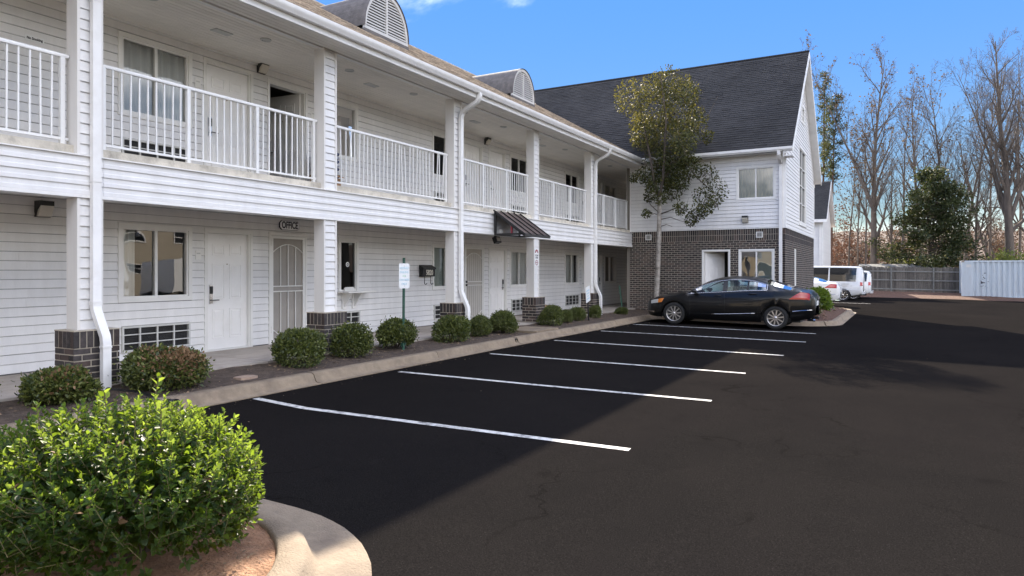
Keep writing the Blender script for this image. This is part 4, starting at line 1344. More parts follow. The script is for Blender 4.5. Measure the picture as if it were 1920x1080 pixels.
# the nearest stretch of wall (right of the door) as parts, the rest joined
bricks(wf, ff, -5.35, XE, -0.1, 2.643, FH, joined=jb, budget=budget)
bricks(wf, ff, XL, -5.362, -0.1, 2.643, FH, joined=jb, budget=[0])
jb.build('brickwork', ['brick', 'brickred'], wf, fix=False, kind='stuff')
jb = MB()
bricks(we, fe, YF - 0.012, 33.6, 2.86, BT, EH, joined=jb, budget=[0], soldier=True)
bricks(we, fe, YF - 0.012, 33.6, 2.655, 2.848, EH, joined=jb, budget=[0], soldier=True)
bricks(we, fe, YF - 0.012, 33.6, -0.1, 2.643, EH, joined=jb, budget=[0])
jb.build('brickwork', ['brick', 'brickred'], we, fix=False, kind='stuff')
# siding above
siding(wf, ff, XL + 0.03, XE - 0.07, BT + 0.03, 5.56, FH, n=0.004)
siding(we, fe, YF + 0.07, 33.55, BT + 0.03, 9.95, EH, lim=lambda z: (YF + 0.07, 33.55) if z < 5.5 else gab(z), n=0.004)
mb = MB()
mb.box(XE - 0.075, YF - 0.030, BT + 0.02, XE + 0.030, YF + 0.06, 5.58); mb.box(XE, 33.53, BT + 0.02, XE + 0.03, 33.62, 5.5)
mb.box(XL, YF - 0.026, BT + 0.02, XL + 0.05, YF, 5.58)
mb.build('corner_board', 'trim', wing)
mb = MB(); mb.box(XL, YF - 0.035, BT, XE + 0.035, YF + 0.0, BT + 0.028); mb.box(XE, YF, BT, XE + 0.035, 33.6, BT + 0.028)
mb.build('belt_trim', 'trim', wing)

# roof
XR0 = -15.2
def slab(y0, z0, y1, z1, t=0.13):
    return [(XR0, y0, z0), (XR0, y1, z1), (XR0, y1, z1 - t), (XR0, y0, z0 - t)]
mb = MB()
mb.prism(slab(EY, EZ, RY, RZ), None, (XO - XR0, 0, 0)); mb.prism(slab(YB, EZ, RY + 0.001, RZ), None, (XO - XR0, 0, 0))
wr = mb.build('roof', 'shingle_dark', wing)
s2 = Vector((0, RY - EY, RZ - EZ)); sl2 = s2.length; s2.normalize()
shingles('shingles', 'shingle_dark', wr, (XR0, EY - 0.02, EZ + 0.002), (1, 0, 0), s2, XO - XR0, sl2, tab=(0.2, 0.33), th=0.014, seed=8)
mb = MB(); mb.tube([(XR0, RY, RZ), (XO + 0.01, RY, RZ)], 0.055, 6); mb.build('ridge_cap', 'shingle_dark', wr)
mb = MB()
for (ya, yb) in ((EY, RY), (YB, RY)):
    za, zb = EZ, RZ
    q = [(XO - 0.005, ya, za - 0.02), (XO - 0.005, yb, zb - 0.02), (XO - 0.005, yb, zb - 0.25), (XO - 0.005, ya, za - 0.25)]
    mb.prism(q, None, (0.028, 0, 0))
    q = [(XE + 0.005, ya, za - 0.16), (XE + 0.005, yb, zb - 0.16), (XE + 0.005, yb, zb - 0.185), (XE + 0.005, ya, za - 0.185)]
    mb.prism(q, None, (XO - XE - 0.01, 0, 0))
    q = [(XE + 0.002, ya, za - 0.185), (XE + 0.002, yb, zb - 0.185), (XE + 0.002, yb, zb - 0.34), (XE + 0.002, ya, za - 0.34)]
    mb.prism(q, None, (0.024, 0, 0))
mb.build('rake_board', 'trim', wing)
mb = MB(); mb.box(-8.12, EY + 0.06, 5.555, XE + 0.02, YF - 0.03, 5.58); mb.box(-8.16, EY + 0.06, 5.555, XO - 0.01, EY + 0.09, 5.70)
mb.box(XE + 0.02, EY + 0.06, 5.40, XO, YF + 0.1, 5.43)
mb.build('fascia', 'trim', wing)
mb = MB()
gp = [(0.0, 5.565), (0.08, 5.565), (0.095, 5.59), (0.12, 5.62), (0.125, 5.70), (0.105, 5.70), (0.10, 5.66), (0.02, 5.66), (0.0, 5.70)]
mb.prism([(-8.14, EY + 0.058 - a, b) for a, b in gp], None, (XO - 0.0 + 8.14, 0, 0))
mb.build('gutter', 'trim', wing, angle=R(35))
w, d = 0.05, 0.036
mb = MB(); xd = XE - 0.13
mb.sweep([(xd, EY - 0.01, 5.58), (xd, EY + 0.0, 5.46), (xd, EY + 0.09, 5.35), (xd, YF - 0.10, 5.22), (xd, YF - 0.075, 5.12), (xd, YF - 0.075, 3.6), (xd, YF - 0.075, 0.05)], [(-w, -d), (w, -d), (w, d), (-w, d)], up=(0, 1, 0.001))
mb.box(xd - w - 0.004, YF - 0.115, 3.58, xd + w + 0.004, YF - 0.035, 3.61)
mb.build('downspout', 'trim', wing)
for x in (-4.07, -7.98):
    mb = MB(); ring(mb, ff, x - 0.11, x + 0.11, 2.74, 2.94, 0.025, 0, 0.03); v = mb.build('wall_vent', 'sash', wing)
    for i in range(4):
        mb = MB(); ff.box(mb, x - 0.085, x + 0.085, 0.006, 0.024, 2.775 + i * 0.036, 2.79 + i * 0.036); mb.build('vent_slat', 'steelgrey', v)
window(wing, ff, *ww, cur=None, seed=31); window(wing, ff, *wu, cur='full', seed=33, cm='creamcurtain')
mb = MB()
z = 1.2
while z < 2.28:
    mb.quad(ff.p(-4.15, -0.10, z), ff.p(-3.62, -0.10, z), ff.p(-3.62, -0.112, z + 0.035), ff.p(-4.15, -0.112, z + 0.035)); z += 0.033
mb.build('blind', 'blind', wing, fix=False)
window(wing, fe, *wt_, cur=None, grid=4, glass='glassdark', casing=0.09)
window(wing, fe, *wa, cur=None, glass='glassdark', casing=0.07, grid=2)
window(wing, fe, *wn, cur=None, split=None, casing=0.05)
door(wing, ff, *dw, hinge='left', angle=R(50), keycard=False, near=False, label='white service door standing ajar')
mb = MB(); fe.box(mb, 28.05, 30.45, 0, 0.06, 3.36, 3.42); mb.build('sill', 'trim', wing)
# ---------------------------------------------------------------- foliage helpers
rng = np.random.default_rng(5)

def unit(a):
    return a / np.maximum(np.linalg.norm(a, axis=1, keepdims=True), 1e-9)

def leaf_object(name, P, D, L, W, m, parent=None, fold=0.18, kind=None, mi=None, mats=None, up=None):
    """one mesh of folded leaf blades. P base points, D directions, L lengths, W widths"""
    n = len(P)
    D = unit(D)
    U = rng.normal(size=(n, 3)) if up is None else up + 0.35 * rng.normal(size=(n, 3))
    Sd = unit(np.cross(D, U)); Nn = np.cross(Sd, D)
    L = np.broadcast_to(np.asarray(L, float), (n,))[:, None]; W = np.broadcast_to(np.asarray(W, float), (n,))[:, None]
    curl = rng.uniform(-0.15, 0.10, (n, 1))
    v = np.stack([P,
                  P + D * L * 0.36 + Sd * W * 0.5 + Nn * W * fold,
                  P + D * L * 0.74 + Sd * W * 0.33 + Nn * W * fold * 0.6 + Nn * L * curl * 0.5,
                  P + D * L + Nn * L * curl,
                  P + D * L * 0.74 - Sd * W * 0.33 + Nn * W * fold * 0.6 + Nn * L * curl * 0.5,
                  P + D * L * 0.36 - Sd * W * 0.5 + Nn * W * fold], axis=1).reshape(-1, 3)
    idx = (np.arange(n) * 6)[:, None]
    f = np.concatenate([idx + np.array([[0, 1, 2, 3]]), idx + np.array([[0, 3, 4, 5]])], axis=1).reshape(-1, 4)
    me = bpy.data.meshes.new(name)
    me.vertices.add(len(v)); me.vertices.foreach_set('co', v.astype(np.float32).ravel())
    me.loops.add(f.size); me.loops.foreach_set('vertex_index', f.ravel().astype(np.int32))
    me.polygons.add(len(f)); me.polygons.foreach_set('loop_start', (np.arange(len(f)) * 4).astype(np.int32))
    for mm in (mats or [m]): me.materials.append(M[mm])
    if mi is not None:
        me.polygons.foreach_set('material_index', np.repeat(mi, 2).astype(np.int32))
    me.update(calc_edges=True); me.validate()
    o = bpy.data.objects.new(name, me); COL.objects.link(o)
    if parent: o.parent = parent; ORG[o] = Vector((0, 0, 0))
    if kind: o['kind'] = kind
    return o

def sphere_dirs(n, zmin=-1.0):
    d = unit(rng.normal(size=(n * 3, 3)))
    return d[d[:, 2] > zmin][:n]

def lumpy(d, seed, a=0.12, k=3.0):
    r = np.random.default_rng(seed)
    out = np.ones(len(d))
    for i in range(9):
        q = unit(r.normal(size=(1, 3)))[0]
        out += a * r.uniform(-1, 1) * np.exp(-k * (1 - d @ q) * 2.2)
    return out

def stems(name, mb_root, n, h, r, m, rr):
    mb = MB()
    for i in range(n):
        a = rr.uniform(0, 6.28); q = rr.uniform(0.2, 0.75) * r
        mb.tube([(0.03 * math.cos(a), 0.03 * math.sin(a), -0.03), (q * 0.5 * math.cos(a), q * 0.5 * math.sin(a), h * 0.35), (q * math.cos(a), q * math.sin(a), h * 0.75)], 0.011, 5)
    return mb.build(name, m, mb_root, smooth=True)

def round_shrub(name, label, group, seed, r=0.42, h=0.58, n=4600, size=0.040, m='box', brown=0.0, ragged=0.14):
    """clipped evergreen: blades over a lumpy ball"""
    t = thing(name, label, 'shrub', (0, 0, 0), group=group, local=True)
    rr = random.Random(seed)
    d = sphere_dirs(n, -0.80); k = lumpy(d, seed, 0.30, 3.8)
    depth = 1 - np.abs(rng.normal(0, 0.10, len(d))) + rng.exponential(ragged * 0.5, len(d)) * (rng.random(len(d)) < 0.22)
    P = d * (k * depth)[:, None]
    P[:, :2] *= (r * (1 + 0.16 * np.clip(-d[:, 2], 0, 1)))[:, None]; P[:, 2] = 0.47 * h + P[:, 2] * h * 0.53
    P[:, 2] = np.maximum(P[:, 2], 0.02)
    D = d * 0.8 + 0.75 * rng.normal(size=d.shape) + np.array([0, 0, 0.35])
    s = size * rng.uniform(0.5, 1.5, len(d))
    mi = None; mats = None
    if brown > 0:
        pat = np.exp(-((d[:, 0] - 0.55) ** 2 + (d[:, 1] + 0.05) ** 2 + (d[:, 2] - 0.62) ** 2) / 0.42)
        mi = (rng.random(len(d)) < brown * pat * 1.5).astype(int); mats = [m, 'boxbrown']
    leaf_object('foliage', P, D, s, s * 0.55, m, t, mi=mi, mats=mats)
    # inner, older leaves
    d2 = sphere_dirs(n // 3, -0.5); P2 = d2 * (rng.uniform(0.45, 0.85, len(d2)) * lumpy(d2, seed, 0.16, 3.0))[:, None]
    P2[:, :2] *= r; P2[:, 2] = 0.5 * h + P2[:, 2] * h * 0.5; P2[:, 2] = np.maximum(P2[:, 2], 0.03)
    leaf_object('inner_foliage', P2, rng.normal(size=P2.shape), size * 1.8, size * 1.3, m, t)
    stems('stem', t, 7, h, r, M['bark'], rr)
    return t

# ---------------------------------------------------------------- shrubs in the bed by the sidewalk
G = 'clipped round shrubs in the bed along the sidewalk'
protos = [round_shrub('round_shrub', 'x', G, 21), round_shrub('round_shrub', 'x', G, 22, ragged=0.09), round_shrub('round_shrub', 'x', G, 23)]
brownish = round_shrub('round_shrub', 'wide round shrub with a large patch of dry brown leaves, below the office window', G, 24, r=0.47, h=0.53, n=6600, brown=0.95)
low = round_shrub('round_shrub', 'low spreading shrub with a few dry leaves at the foot of the nearest brick pier', G, 25, r=0.33, h=0.36, n=4200, size=0.045, brown=0.25, ragged=0.14)
def bedz(x, y): return bed_z(x, y) - 0.01
brownish.location = (-8.02, 5.36, bedz(-8.02, 5.36)); brownish.rotation_euler = (0, 0, 0.1)
low.location = (-8.10, 4.14, bedz(-8.1, 4.14))
shr = [
    (-8.16, 3.30, 0.62, 0.80, 0, 'round shrub at the left edge, left of the low spreading shrub'),
    (-8.05, 7.58, 0.98, 1.02, 1, 'round shrub in front of the office screen door'),
    (-8.05, 8.72, 0.95, 1.00, 2, 'round shrub in front of the brick pier right of the office door'),
    (-8.08, 9.98, 0.93, 1.00, 0, 'dark round shrub directly behind the green post of the parking sign'),
    (-8.05, 11.74, 0.98, 0.98, 1, 'round shrub in front of the brick pier under the mailbox side window'),
    (-8.06, 12.88, 0.68, 0.84, 2, 'smaller round shrub between the downspout foot and a larger round shrub'),
    (-8.02, 13.84, 0.88, 0.98, 0, 'round shrub beside the concrete path slab, on its near side'),
    (-8.04, 16.42, 0.82, 1.00, 1, 'round shrub beside the pier with the towing sign, beyond the concrete path slab'),
    (-7.98, 17.32, 0.42, 0.66, 2, 'very small shrub squeezed between two bigger ones past the path slab'),
    (-8.05, 18.16, 0.64, 0.72, 0, 'shrub directly left of the leaning white sign'),
    (-8.05, 19.50, 0.54, 0.70, 2, 'small shrub at the foot of the farthest downspout'),
    (-8.05, 21.80, 0.56, 0.46, 1, 'lowest shrub, flat and dark, by the leaning green stake'),
]
used = set()
for i, (x, y, sx, sz, k, lab) in enumerate(shr):
    sx *= 0.90; sz *= 0.93
    o = protos[k]
    if k in used: o = copy_thing(protos[k], (x, y, bedz(x, y)), 1.7 * i, lab, (sx, sx, sz))
    else:
        used.add(k); o.location = (x, y, bedz(x, y)); o.rotation_euler = (0, 0, 1.7 * i); o.scale = (sx, sx, sz); o['label'] = lab

# shrubs on the mulch mound by the wing
isl = round_shrub('island_shrub', 'bright yellow green shrub on top of the mulch mound behind the black sedan', 'shrubs on the mulch mound', 41, r=0.50, h=0.78, n=3800, size=0.075, m='islandleaf', ragged=0.12)
isl.location = (-2.55, 27.4, 0.02 + gz(-2.5, 27.4) + 0.28)
isl2 = round_shrub('island_shrub', 'dark drooping shrub right behind the tail of the black sedan', 'shrubs on the mulch mound', 42, r=0.42, h=0.72, n=2600, size=0.07, m='box', ragged=0.2)
isl2.location = (-2.62, 24.7, gz(-2.6, 24.7) + 0.16)

# ---------------------------------------------------------------- the holly in the foreground island
def holly():
    t = thing('holly_bush', 'large glossy holly bush in the near kerbed island, sunlit yellow green on top', 'bush', (-3.56, 2.16, 0.05), local=True)
    rr = random.Random(77)
    rx, ry, h = 0.84, 0.76, 0.86
    shoots = []; tw = MB()
    d = sphere_dirs(1380, -0.55)
    k = lumpy(d, 12, 0.27, 3.6)
    P = []; D = []; Ls = []; Up = []; mi = []
    for i in range(len(d)):
        q = d[i]
        rad = k[i] * rr.uniform(0.80, 1.0)
        if rr.random() < 0.30: rad *= rr.uniform(0.55, 0.9)
        end = np.array([q[0] * rx * rad, q[1] * ry * rad, 0.48 * h + q[2] * rad * h * (0.52 if q[2] > 0 else 0.5)])
        if end[2] < 0.03: continue
        long_ = rr.random() < 0.10 and q[2] > 0.25
        ax = q * 0.75 + np.array([0, 0, 0.75]) + np.array([rr.gauss(0, .28), rr.gauss(0, .28), rr.gauss(0, .2)])
        ax /= np.linalg.norm(ax)
        ln = rr.uniform(0.10, 0.19) * (1.55 if long_ else 1)
        base = end - ax * ln * 0.85
        tw.tube([tuple(base - q * 0.10), tuple(base), tuple(base + ax * ln)], 0.0022, 3)
        nl = int(ln / 0.0095)
        side = np.cross(ax, np.array([rr.gauss(0, 1), rr.gauss(0, 1), rr.gauss(0, 1)])); side /= np.linalg.norm(side)
        oth = np.cross(ax, side)
        for j in range(nl):
            tt = (j + 0.5) / nl; a = j * 2.4 + rr.uniform(-.3, .3)
            out = side * math.cos(a) + oth * math.sin(a)
            P.append(base + ax * ln * tt)
            lean = 0.35 + 0.9 * tt
            D.append(out * (1.15 - 0.55 * tt) + ax * lean * 0.75)
            Up.append(ax + np.array([0, 0, 0.4]))
            Ls.append(rr.uniform(0.026, 0.050) * (1.08 - 0.3 * tt))
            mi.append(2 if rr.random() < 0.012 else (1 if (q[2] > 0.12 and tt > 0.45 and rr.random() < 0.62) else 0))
    for i in range(6):            # strong new leaders standing clear of the dome
        a = rr.uniform(0, 6.28); r_ = rr.uniform(0.1, 0.62); b0 = np.array([r_ * math.cos(a) * rx, r_ * math.sin(a) * ry, h * (0.92 - 0.45 * r_ * r_)])
        ax = np.array([rr.gauss(0, .12) + .15 * math.cos(a), rr.gauss(0, .12) + .15 * math.sin(a), 1.0]); ax /= np.linalg.norm(ax); ln = rr.uniform(0.10, 0.19)
        tw.tube([tuple(b0 - ax * .1), tuple(b0 + ax * ln)], 0.003, 4)
        side = np.cross(ax, np.array([1.0, .2, 0])); side /= np.linalg.norm(side); oth = np.cross(ax, side)
        for j in range(int(ln / .014)):
            tt = (j + .5) / (ln / .014); an = j * 2.4; out = side * math.cos(an) + oth * math.sin(an)
            P.append(b0 + ax * ln * tt); D.append(out * (1.1 - .5 * tt) + ax * (.3 + .6 * tt)); Up.append(ax); Ls.append(rr.uniform(.034, .056)); mi.append(1 if rr.random() < .8 else 0)
    P = np.array(P); D = np.array(D); Ls = np.array(Ls)
    leaf_object('foliage', P, D, Ls, Ls * 0.56, 'holly', t, fold=0.28, mi=np.array(mi), mats=['holly', 'hollylit', 'boxbrown'], up=np.array(Up))
    d2 = sphere_dirs(2600, -0.7); P2 = d2 * (rng.uniform(0.3, 0.80, len(d2)) * lumpy(d2, 12, 0.20, 3.4))[:, None] * np.array([rx, ry, h * 0.5]); P2[:, 2] += 0.47 * h
    leaf_object('inner_foliage', P2, rng.normal(size=P2.shape), 0.06, 0.045, 'holly', t)
    tw.build('twigs', 'twig', t, fix=False, kind='stuff')
    mb = MB()
    for i in range(14):
        a = rr.uniform(0, 6.28); q = rr.uniform(0.15, 0.62)
        mb.tube([(0.05 * math.cos(a), 0.05 * math.sin(a), -0.05), (q * .5 * math.cos(a), q * .5 * math.sin(a), 0.3), (q * .8 * math.cos(a), q * .8 * math.sin(a), 0.47)], 0.011, 5)
    mb.build('stem', 'bark', t, smooth=True)
    return t
hb = holly(); hb.location.z = gz(-3.56, 2.16) + 0.12

# ---------------------------------------------------------------- trees
def limb(mb, pts, radii, n):
    prof = [(math.cos(2 * math.pi * i / n), math.sin(2 * math.pi * i / n)) for i in range(n)]
    mb.sweep(pts, prof, up=(0.31, 0.17, 0.93), cap=False, radii=radii)

def wander(rr, p, d, length, n, wob, lift):
    pts = [Vector(p)]; d = Vector(d).normalized()
    for i in range(n):
        d = (d + Vector((rr.gauss(0, wob), rr.gauss(0, wob), rr.gauss(0, wob) + lift))).normalized()
        pts.append(pts[-1] + d * (length / n))
    return pts, d

def cam_xy(px, d):
    u = (px - 960.0) / 1280.0
    return d * (-0.4903 + 0.8716 * u), d * (0.8716 + 0.4903 * u)

def bare_tree(name, label, px, d, top, rad, seed, lean=0.0, first=0.28, spread=0.36, dens=1.0, leaves=0, group='bare trees beyond the fence', bark='barkdark', forks=0):
    dens *= 1.22
    x, y = cam_xy(px, d)
    z = ground_z(x, y)
    t = thing(name, label, 'tree', (x, y, z), group=group, local=True)
    rr = random.Random(seed); trunk = MB(); br = MB(); tips = []
    H = top - z
    def grow(p, dr, L, r, lev):
        n = 6 if lev < 2 else (4 if lev == 2 else 3)
        pts, _ = wander(rr, p, dr, L, n, 0.10 if lev < 2 else 0.16, 0.10 if lev < 3 else 0.05)
        limb(br, pts, [max(0.006, r * (1 - 0.8 * i / n)) for i in range(n + 1)], 5 if lev == 1 else (4 if lev == 2 else 3))
        if lev >= 4: tips.append(pts[-1]); return
        kids = {1: 7, 2: 5, 3: 4}[lev]
        kids = max(2, int(kids * dens * min(1.2, 0.55 + L / (H * 0.25) * 0.4) + rr.random()))
        for i in range(kids):
            f = 0.22 + 0.75 * (i + rr.random()) / kids
            k = min(n - 1, int(f * n)); q = pts[k].lerp(pts[k + 1], f * n - k)
            ax = (pts[k + 1] - pts[k]).normalized()
            s = ax.cross(Vector((rr.gauss(0, 1), rr.gauss(0, 1), rr.gauss(0, 1)))).normalized()
            dv = ax + s * rr.uniform(0.45, 0.95)
            grow(q, dv, L * rr.uniform(0.32, 0.52) * (1.1 - 0.35 * f), max(0.008, r * (1 - 0.75 * f) * 0.55), lev + 1)
    stemset = [(Vector((0, 0, -0.4)), Vector((lean, rr.uniform(-.03, .03), 1)), H * 1.02, rad)]
    for k in range(forks):
        a = rr.uniform(-1, 1)
        stemset.append((Vector((0, 0, H * rr.uniform(0.16, 0.34))), Vector((0.30 * (1 if k % 2 else -1) + 0.1 * a, 0.15 * a, 1)), H * rr.uniform(0.62, 0.74), rad * 0.42))
    for (p0, d0, LL, r0) in stemset:
        n = 14
        pts, _ = wander(rr, p0, d0, LL, n, 0.025, 0.012)
        limb(trunk, pts, [max(0.015, r0 * (1.12 if i == 0 else (1 - 0.93 * (i / n) ** 0.9))) for i in range(n + 1)], 8)
        m = int(17 * dens * (1 if p0.z < 0 else 0.55))
        fst = first if p0.z < 0 else 0.15
        for i in range(m):
            f = fst + (0.97 - fst) * (i + rr.random()) / m
            k = min(n - 1, int(f * n)); q = pts[k].lerp(pts[k + 1], f * n - k)
            a = i * 2.4 + rr.uniform(-.5, .5)
            up = rr.uniform(0.75, 1.5)
            dv = Vector((math.cos(a) * spread * 1.7, math.sin(a) * spread * 1.7, up))
            grow(q, dv, H * rr.uniform(0.20, 0.33) * (1.15 - 0.75 * f), max(0.02, r0 * (1 - 0.85 * f) * 0.55), 1)
    trunk.build('trunk', bark, t, smooth=True)
    br.build('branches', bark, t, smooth=True, fix=False)
    if leaves and tips:
        idx = [rr.randrange(len(tips)) for _ in range(leaves)]
        P = np.array([tuple(tips[i]) for i in idx]) + rng.normal(0, 0.12, (leaves, 3))
        leaf_object('dry_leaves', P, rng.normal(size=P.shape), 0.20, 0.14, 'dryleaf', t)
    return t

bare_tree('bare_tree', 'tall bare tree with a thick straight trunk, first big one right of the gabled wing', 1640, 60, 20.6, 0.34, 101, dens=1.05, first=0.22, leaves=500, forks=1)
bare_tree('bare_tree', 'bare tree rising directly above the dark evergreen, slightly right of its middle', 1768, 63, 18.6, 0.22, 102, forks=2, first=0.25, leaves=400)
bare_tree('bare_tree', 'slender bare tree rising above the left half of the dark evergreen', 1730, 65, 20.2, 0.22, 103, first=0.3, leaves=300)
bare_tree('bare_tree', 'tallest bare tree behind the shipping container, with a dark thick trunk', 1893, 57, 20.8, 0.42, 104, dens=1.1, first=0.25, forks=2)
bare_tree('bare_tree', 'bare tree cut by the right edge of the photo, behind the container', 1932, 62, 20.4, 0.3, 105, forks=1, first=0.2)
bare_tree('bare_tree', 'leaning grey bare tree between the evergreen and the thick trunk behind the container', 1868, 66, 15.5, 0.2, 106, lean=-0.16, dens=0.9, forks=1)
bare_tree('bare_tree', 'thin bare tree close left of the first thick trunk', 1613, 62, 13.5, 0.11, 107, dens=0.7, first=0.35, leaves=200)
bare_tree('bare_tree', 'thin straight bare tree midway between the pines and the first thick trunk', 1590, 66, 15.0, 0.12, 108, dens=0.7, first=0.4, leaves=200)
bare_tree('bare_tree', 'low wide bare tree with crooked boughs close right of the evergreen', 1832, 60, 12.5, 0.18, 109, spread=0.75, dens=0.85, forks=2)
bare_tree('bare_tree', 'slim tall bare tree between the first thick trunk and the evergreen', 1690, 70, 20.0, 0.17, 111, spread=0.26, first=0.3, dens=0.85)
bare_tree('bare_tree', 'slim bare tree rising right of the evergreen, left of the leaning grey one', 1806, 69, 21.0, 0.18, 112, spread=0.26, first=0.3, dens=0.85, forks=1)
bare_tree('bare_tree', 'slim bare tree close left of the thick trunk behind the container', 1852, 72, 23.0, 0.17, 113, spread=0.24, first=0.3, dens=0.85)
bare_tree('bare_tree', 'slim bare tree close right of the thick trunk behind the container', 1912, 70, 23.5, 0.18, 114, spread=0.26, first=0.3, dens=0.85, forks=1)
bare_tree('bare_tree', 'slim bare tree standing close left of the first thick trunk, nearly as tall', 1622, 71, 19.0, 0.14, 115, spread=0.24, first=0.35, dens=0.8, leaves=200)
bare_tree('bare_tree', 'bare tree just right of the first thick trunk, half its height', 1672, 67, 14.6, 0.16, 110, dens=0.8, forks=1)

def pine(label, px, d, top, rad, seed, low):
    x, y = cam_xy(px, d); z = ground_z(x, y)
    t = thing('pine_tree', label, 'tree', (x, y, z), group='tall thin pines beside the wing', local=True)
    rr = random.Random(seed); mb = MB(); H = top - z
    pts, _ = wander(rr, (0, 0, -.4), (rr.uniform(-.02, .02), 0, 1), H, 14, 0.016, 0.01)
    limb(mb, pts, [max(.03, rad * (1 - 0.8 * i / 14)) for i in range(15)], 7); mb.build('trunk', 'pinebark', t, smooth=True)
    br = MB(); P = []
    for i in range(34):
        f = low + (0.99 - low) * (i + rr.random()) / 34
        k = min(13, int(f * 14)); q = pts[k].lerp(pts[k + 1], f * 14 - k); a = rr.uniform(0, 6.28)
        L = rr.uniform(0.6, 1.9) * (1.25 - f * 0.7)
        bp, _ = wander(rr, q, (math.cos(a), math.sin(a), 0.35), L, 4, 0.12, 0.06)
        limb(br, bp, [0.035, 0.03, 0.022, 0.016, 0.01], 4)
        for _ in range(60):
            w = rr.uniform(0.35, 1.0); kk = min(3, int(w * 4)); c = bp[kk].lerp(bp[kk + 1], w * 4 - kk)
            P.append((c.x + rr.gauss(0, .20), c.y + rr.gauss(0, .20), c.z + rr.gauss(0, .16)))
    br.build('branches', 'pinebark', t, smooth=True, fix=False)
    P = np.array(P); leaf_object('foliage', P, rng.normal(size=P.shape) + np.array([0, 0, .5]), 0.30, 0.075, 'pine', t)
pine('tall thin pine touching the roof edge of the wing, the taller of the two', 1545, 66, 21.0, 0.16, 201, 0.52)
pine('tall thin pine standing right of the taller pine beside the wing roof', 1557, 64, 18.4, 0.13, 202, 0.55)

def magnolia():
    x, y = cam_xy(1745, 57.5); z = ground_z(x, y)
    t = thing('magnolia_tree', 'broad dark evergreen tree rising behind the board fence left of the container', 'tree', (x, y, z), local=True)
    rr = random.Random(301); mb = MB(); br = MB()
    pts, _ = wander(rr, (0, 0, -.3), (0, 0, 1), 10.6, 12, 0.02, 0.01)
    limb(mb, pts, [0.2 * (1 - 0.85 * i / 12) for i in range(13)], 7); mb.build('trunk', 'bark', t, smooth=True)
    P = []; D = []
    prof = [(0.0, 3.9), (1.5, 4.5), (3, 4.5), (4.5, 4.0), (6, 3.2), (7.5, 2.7), (9, 1.9), (10.4, 0.9)]
    def rad(h):
        for (a, ra), (b, rb) in zip(prof[:-1], prof[1:]):
            if a <= h <= b: return ra + (rb - ra) * (h - a) / (b - a)
        return 0.2
    for i in range(210):
        h = 0.3 + 10.0 * (rr.random() ** 1.25); a = rr.uniform(0, 6.28)
        R_ = rad(h) * rr.uniform(0.40, 1.18) * (1.0 + 0.38 * math.sin(a * 2.0 + h * 1.1) * math.sin(h * 1.7 + a))
        q = Vector((0, 0, max(0.2, h - R_ * 0.25)))
        bp, _ = wander(rr, q, (math.cos(a), math.sin(a), 0.28), R_, 4, 0.10, 0.02)
        limb(br, bp, [0.05, 0.04, 0.03, 0.02, 0.01], 4)
        for _ in range(110):
            w = 0.25 + 0.75 * math.sqrt(rr.random()); kk = min(3, int(w * 4)); c = bp[kk].lerp(bp[kk + 1], w * 4 - kk)
            P.append((c.x + rr.gauss(0, .26), c.y + rr.gauss(0, .26), c.z + rr.gauss(0, .22)))
            D.append((math.cos(a) + rr.gauss(0, .8), math.sin(a) + rr.gauss(0, .8), rr.gauss(0.2, .7)))
    br.build('branches', 'bark', t, smooth=True, fix=False)
    P = np.array(P); mi = (rng.random(len(P)) < 0.10).astype(int)
    leaf_object('foliage', P, np.array(D), rng.uniform(0.16, 0.28, len(P)), 0.13, 'magnolia', t, mi=mi, mats=['magnolia', 'magnoliapale'])
magnolia()

def leafy(name, label, px, d, w, h, n, size, m, seed, cat='bush', z0=None, group=None):
    x, y = cam_xy(px, d); z = ground_z(x, y) if z0 is None else z0
    t = thing(name, label, cat, (x, y, z), local=True, group=group)
    rr = random.Random(seed); c = []
    for i in range(16): c.append((rr.gauss(0, w * 0.28), rr.gauss(0, w * 0.28), rr.uniform(0.12, 0.85) * h, rr.uniform(0.16, 0.34) * w))
    P = []
    for i in range(n):
        q = c[rr.randrange(16)]; P.append((q[0] + rr.gauss(0, q[3] * .5), q[1] + rr.gauss(0, q[3] * .5), max(0.05, q[2] + rr.gauss(0, q[3] * .42))))
    P = np.array(P); leaf_object('foliage', P, rng.normal(size=P.shape), size, size * 0.6, m, t)
    mb = MB()
    for q in c[:9]:
        bp, _ = wander(rr, (0, 0, -.1), (q[0], q[1], q[2] + .2), math.sqrt(q[0] ** 2 + q[1] ** 2 + q[2] ** 2), 4, 0.05, 0.0); limb(mb, bp, [0.04, .034, .028, .02, .01], 4)
    mb.build('stems', 'bark', t, smooth=True, fix=False)
leafy('hedge_bush', 'sunlit yellow green bush above the fence at the foot of the dark evergreen', 1700, 59, 2.6, 3.2, 1500, 0.17, 'hedge', 401)
leafy('hedge_bush', 'sunlit pale green bush above the right end of the container', 1925, 55.5, 3.4, 4.4, 1900, 0.20, 'hedge', 402)
leafy('hedge_bush', 'small yellow green bush over the fence beside the white van', 1625, 62, 1.8, 2.4, 700, 0.15, 'hedge', 405)
leafy('autumn_bush', 'orange red leaved sapling at the wing corner below the pines', 1556, 72, 3.2, 5.5, 900, 0.22, 'red', 403, cat='tree')
leafy('autumn_bush', 'rust coloured sapling with thin leaves behind the thin bare trees', 1570, 80, 5.0, 11.0, 900, 0.26, 'red', 404, cat='tree')

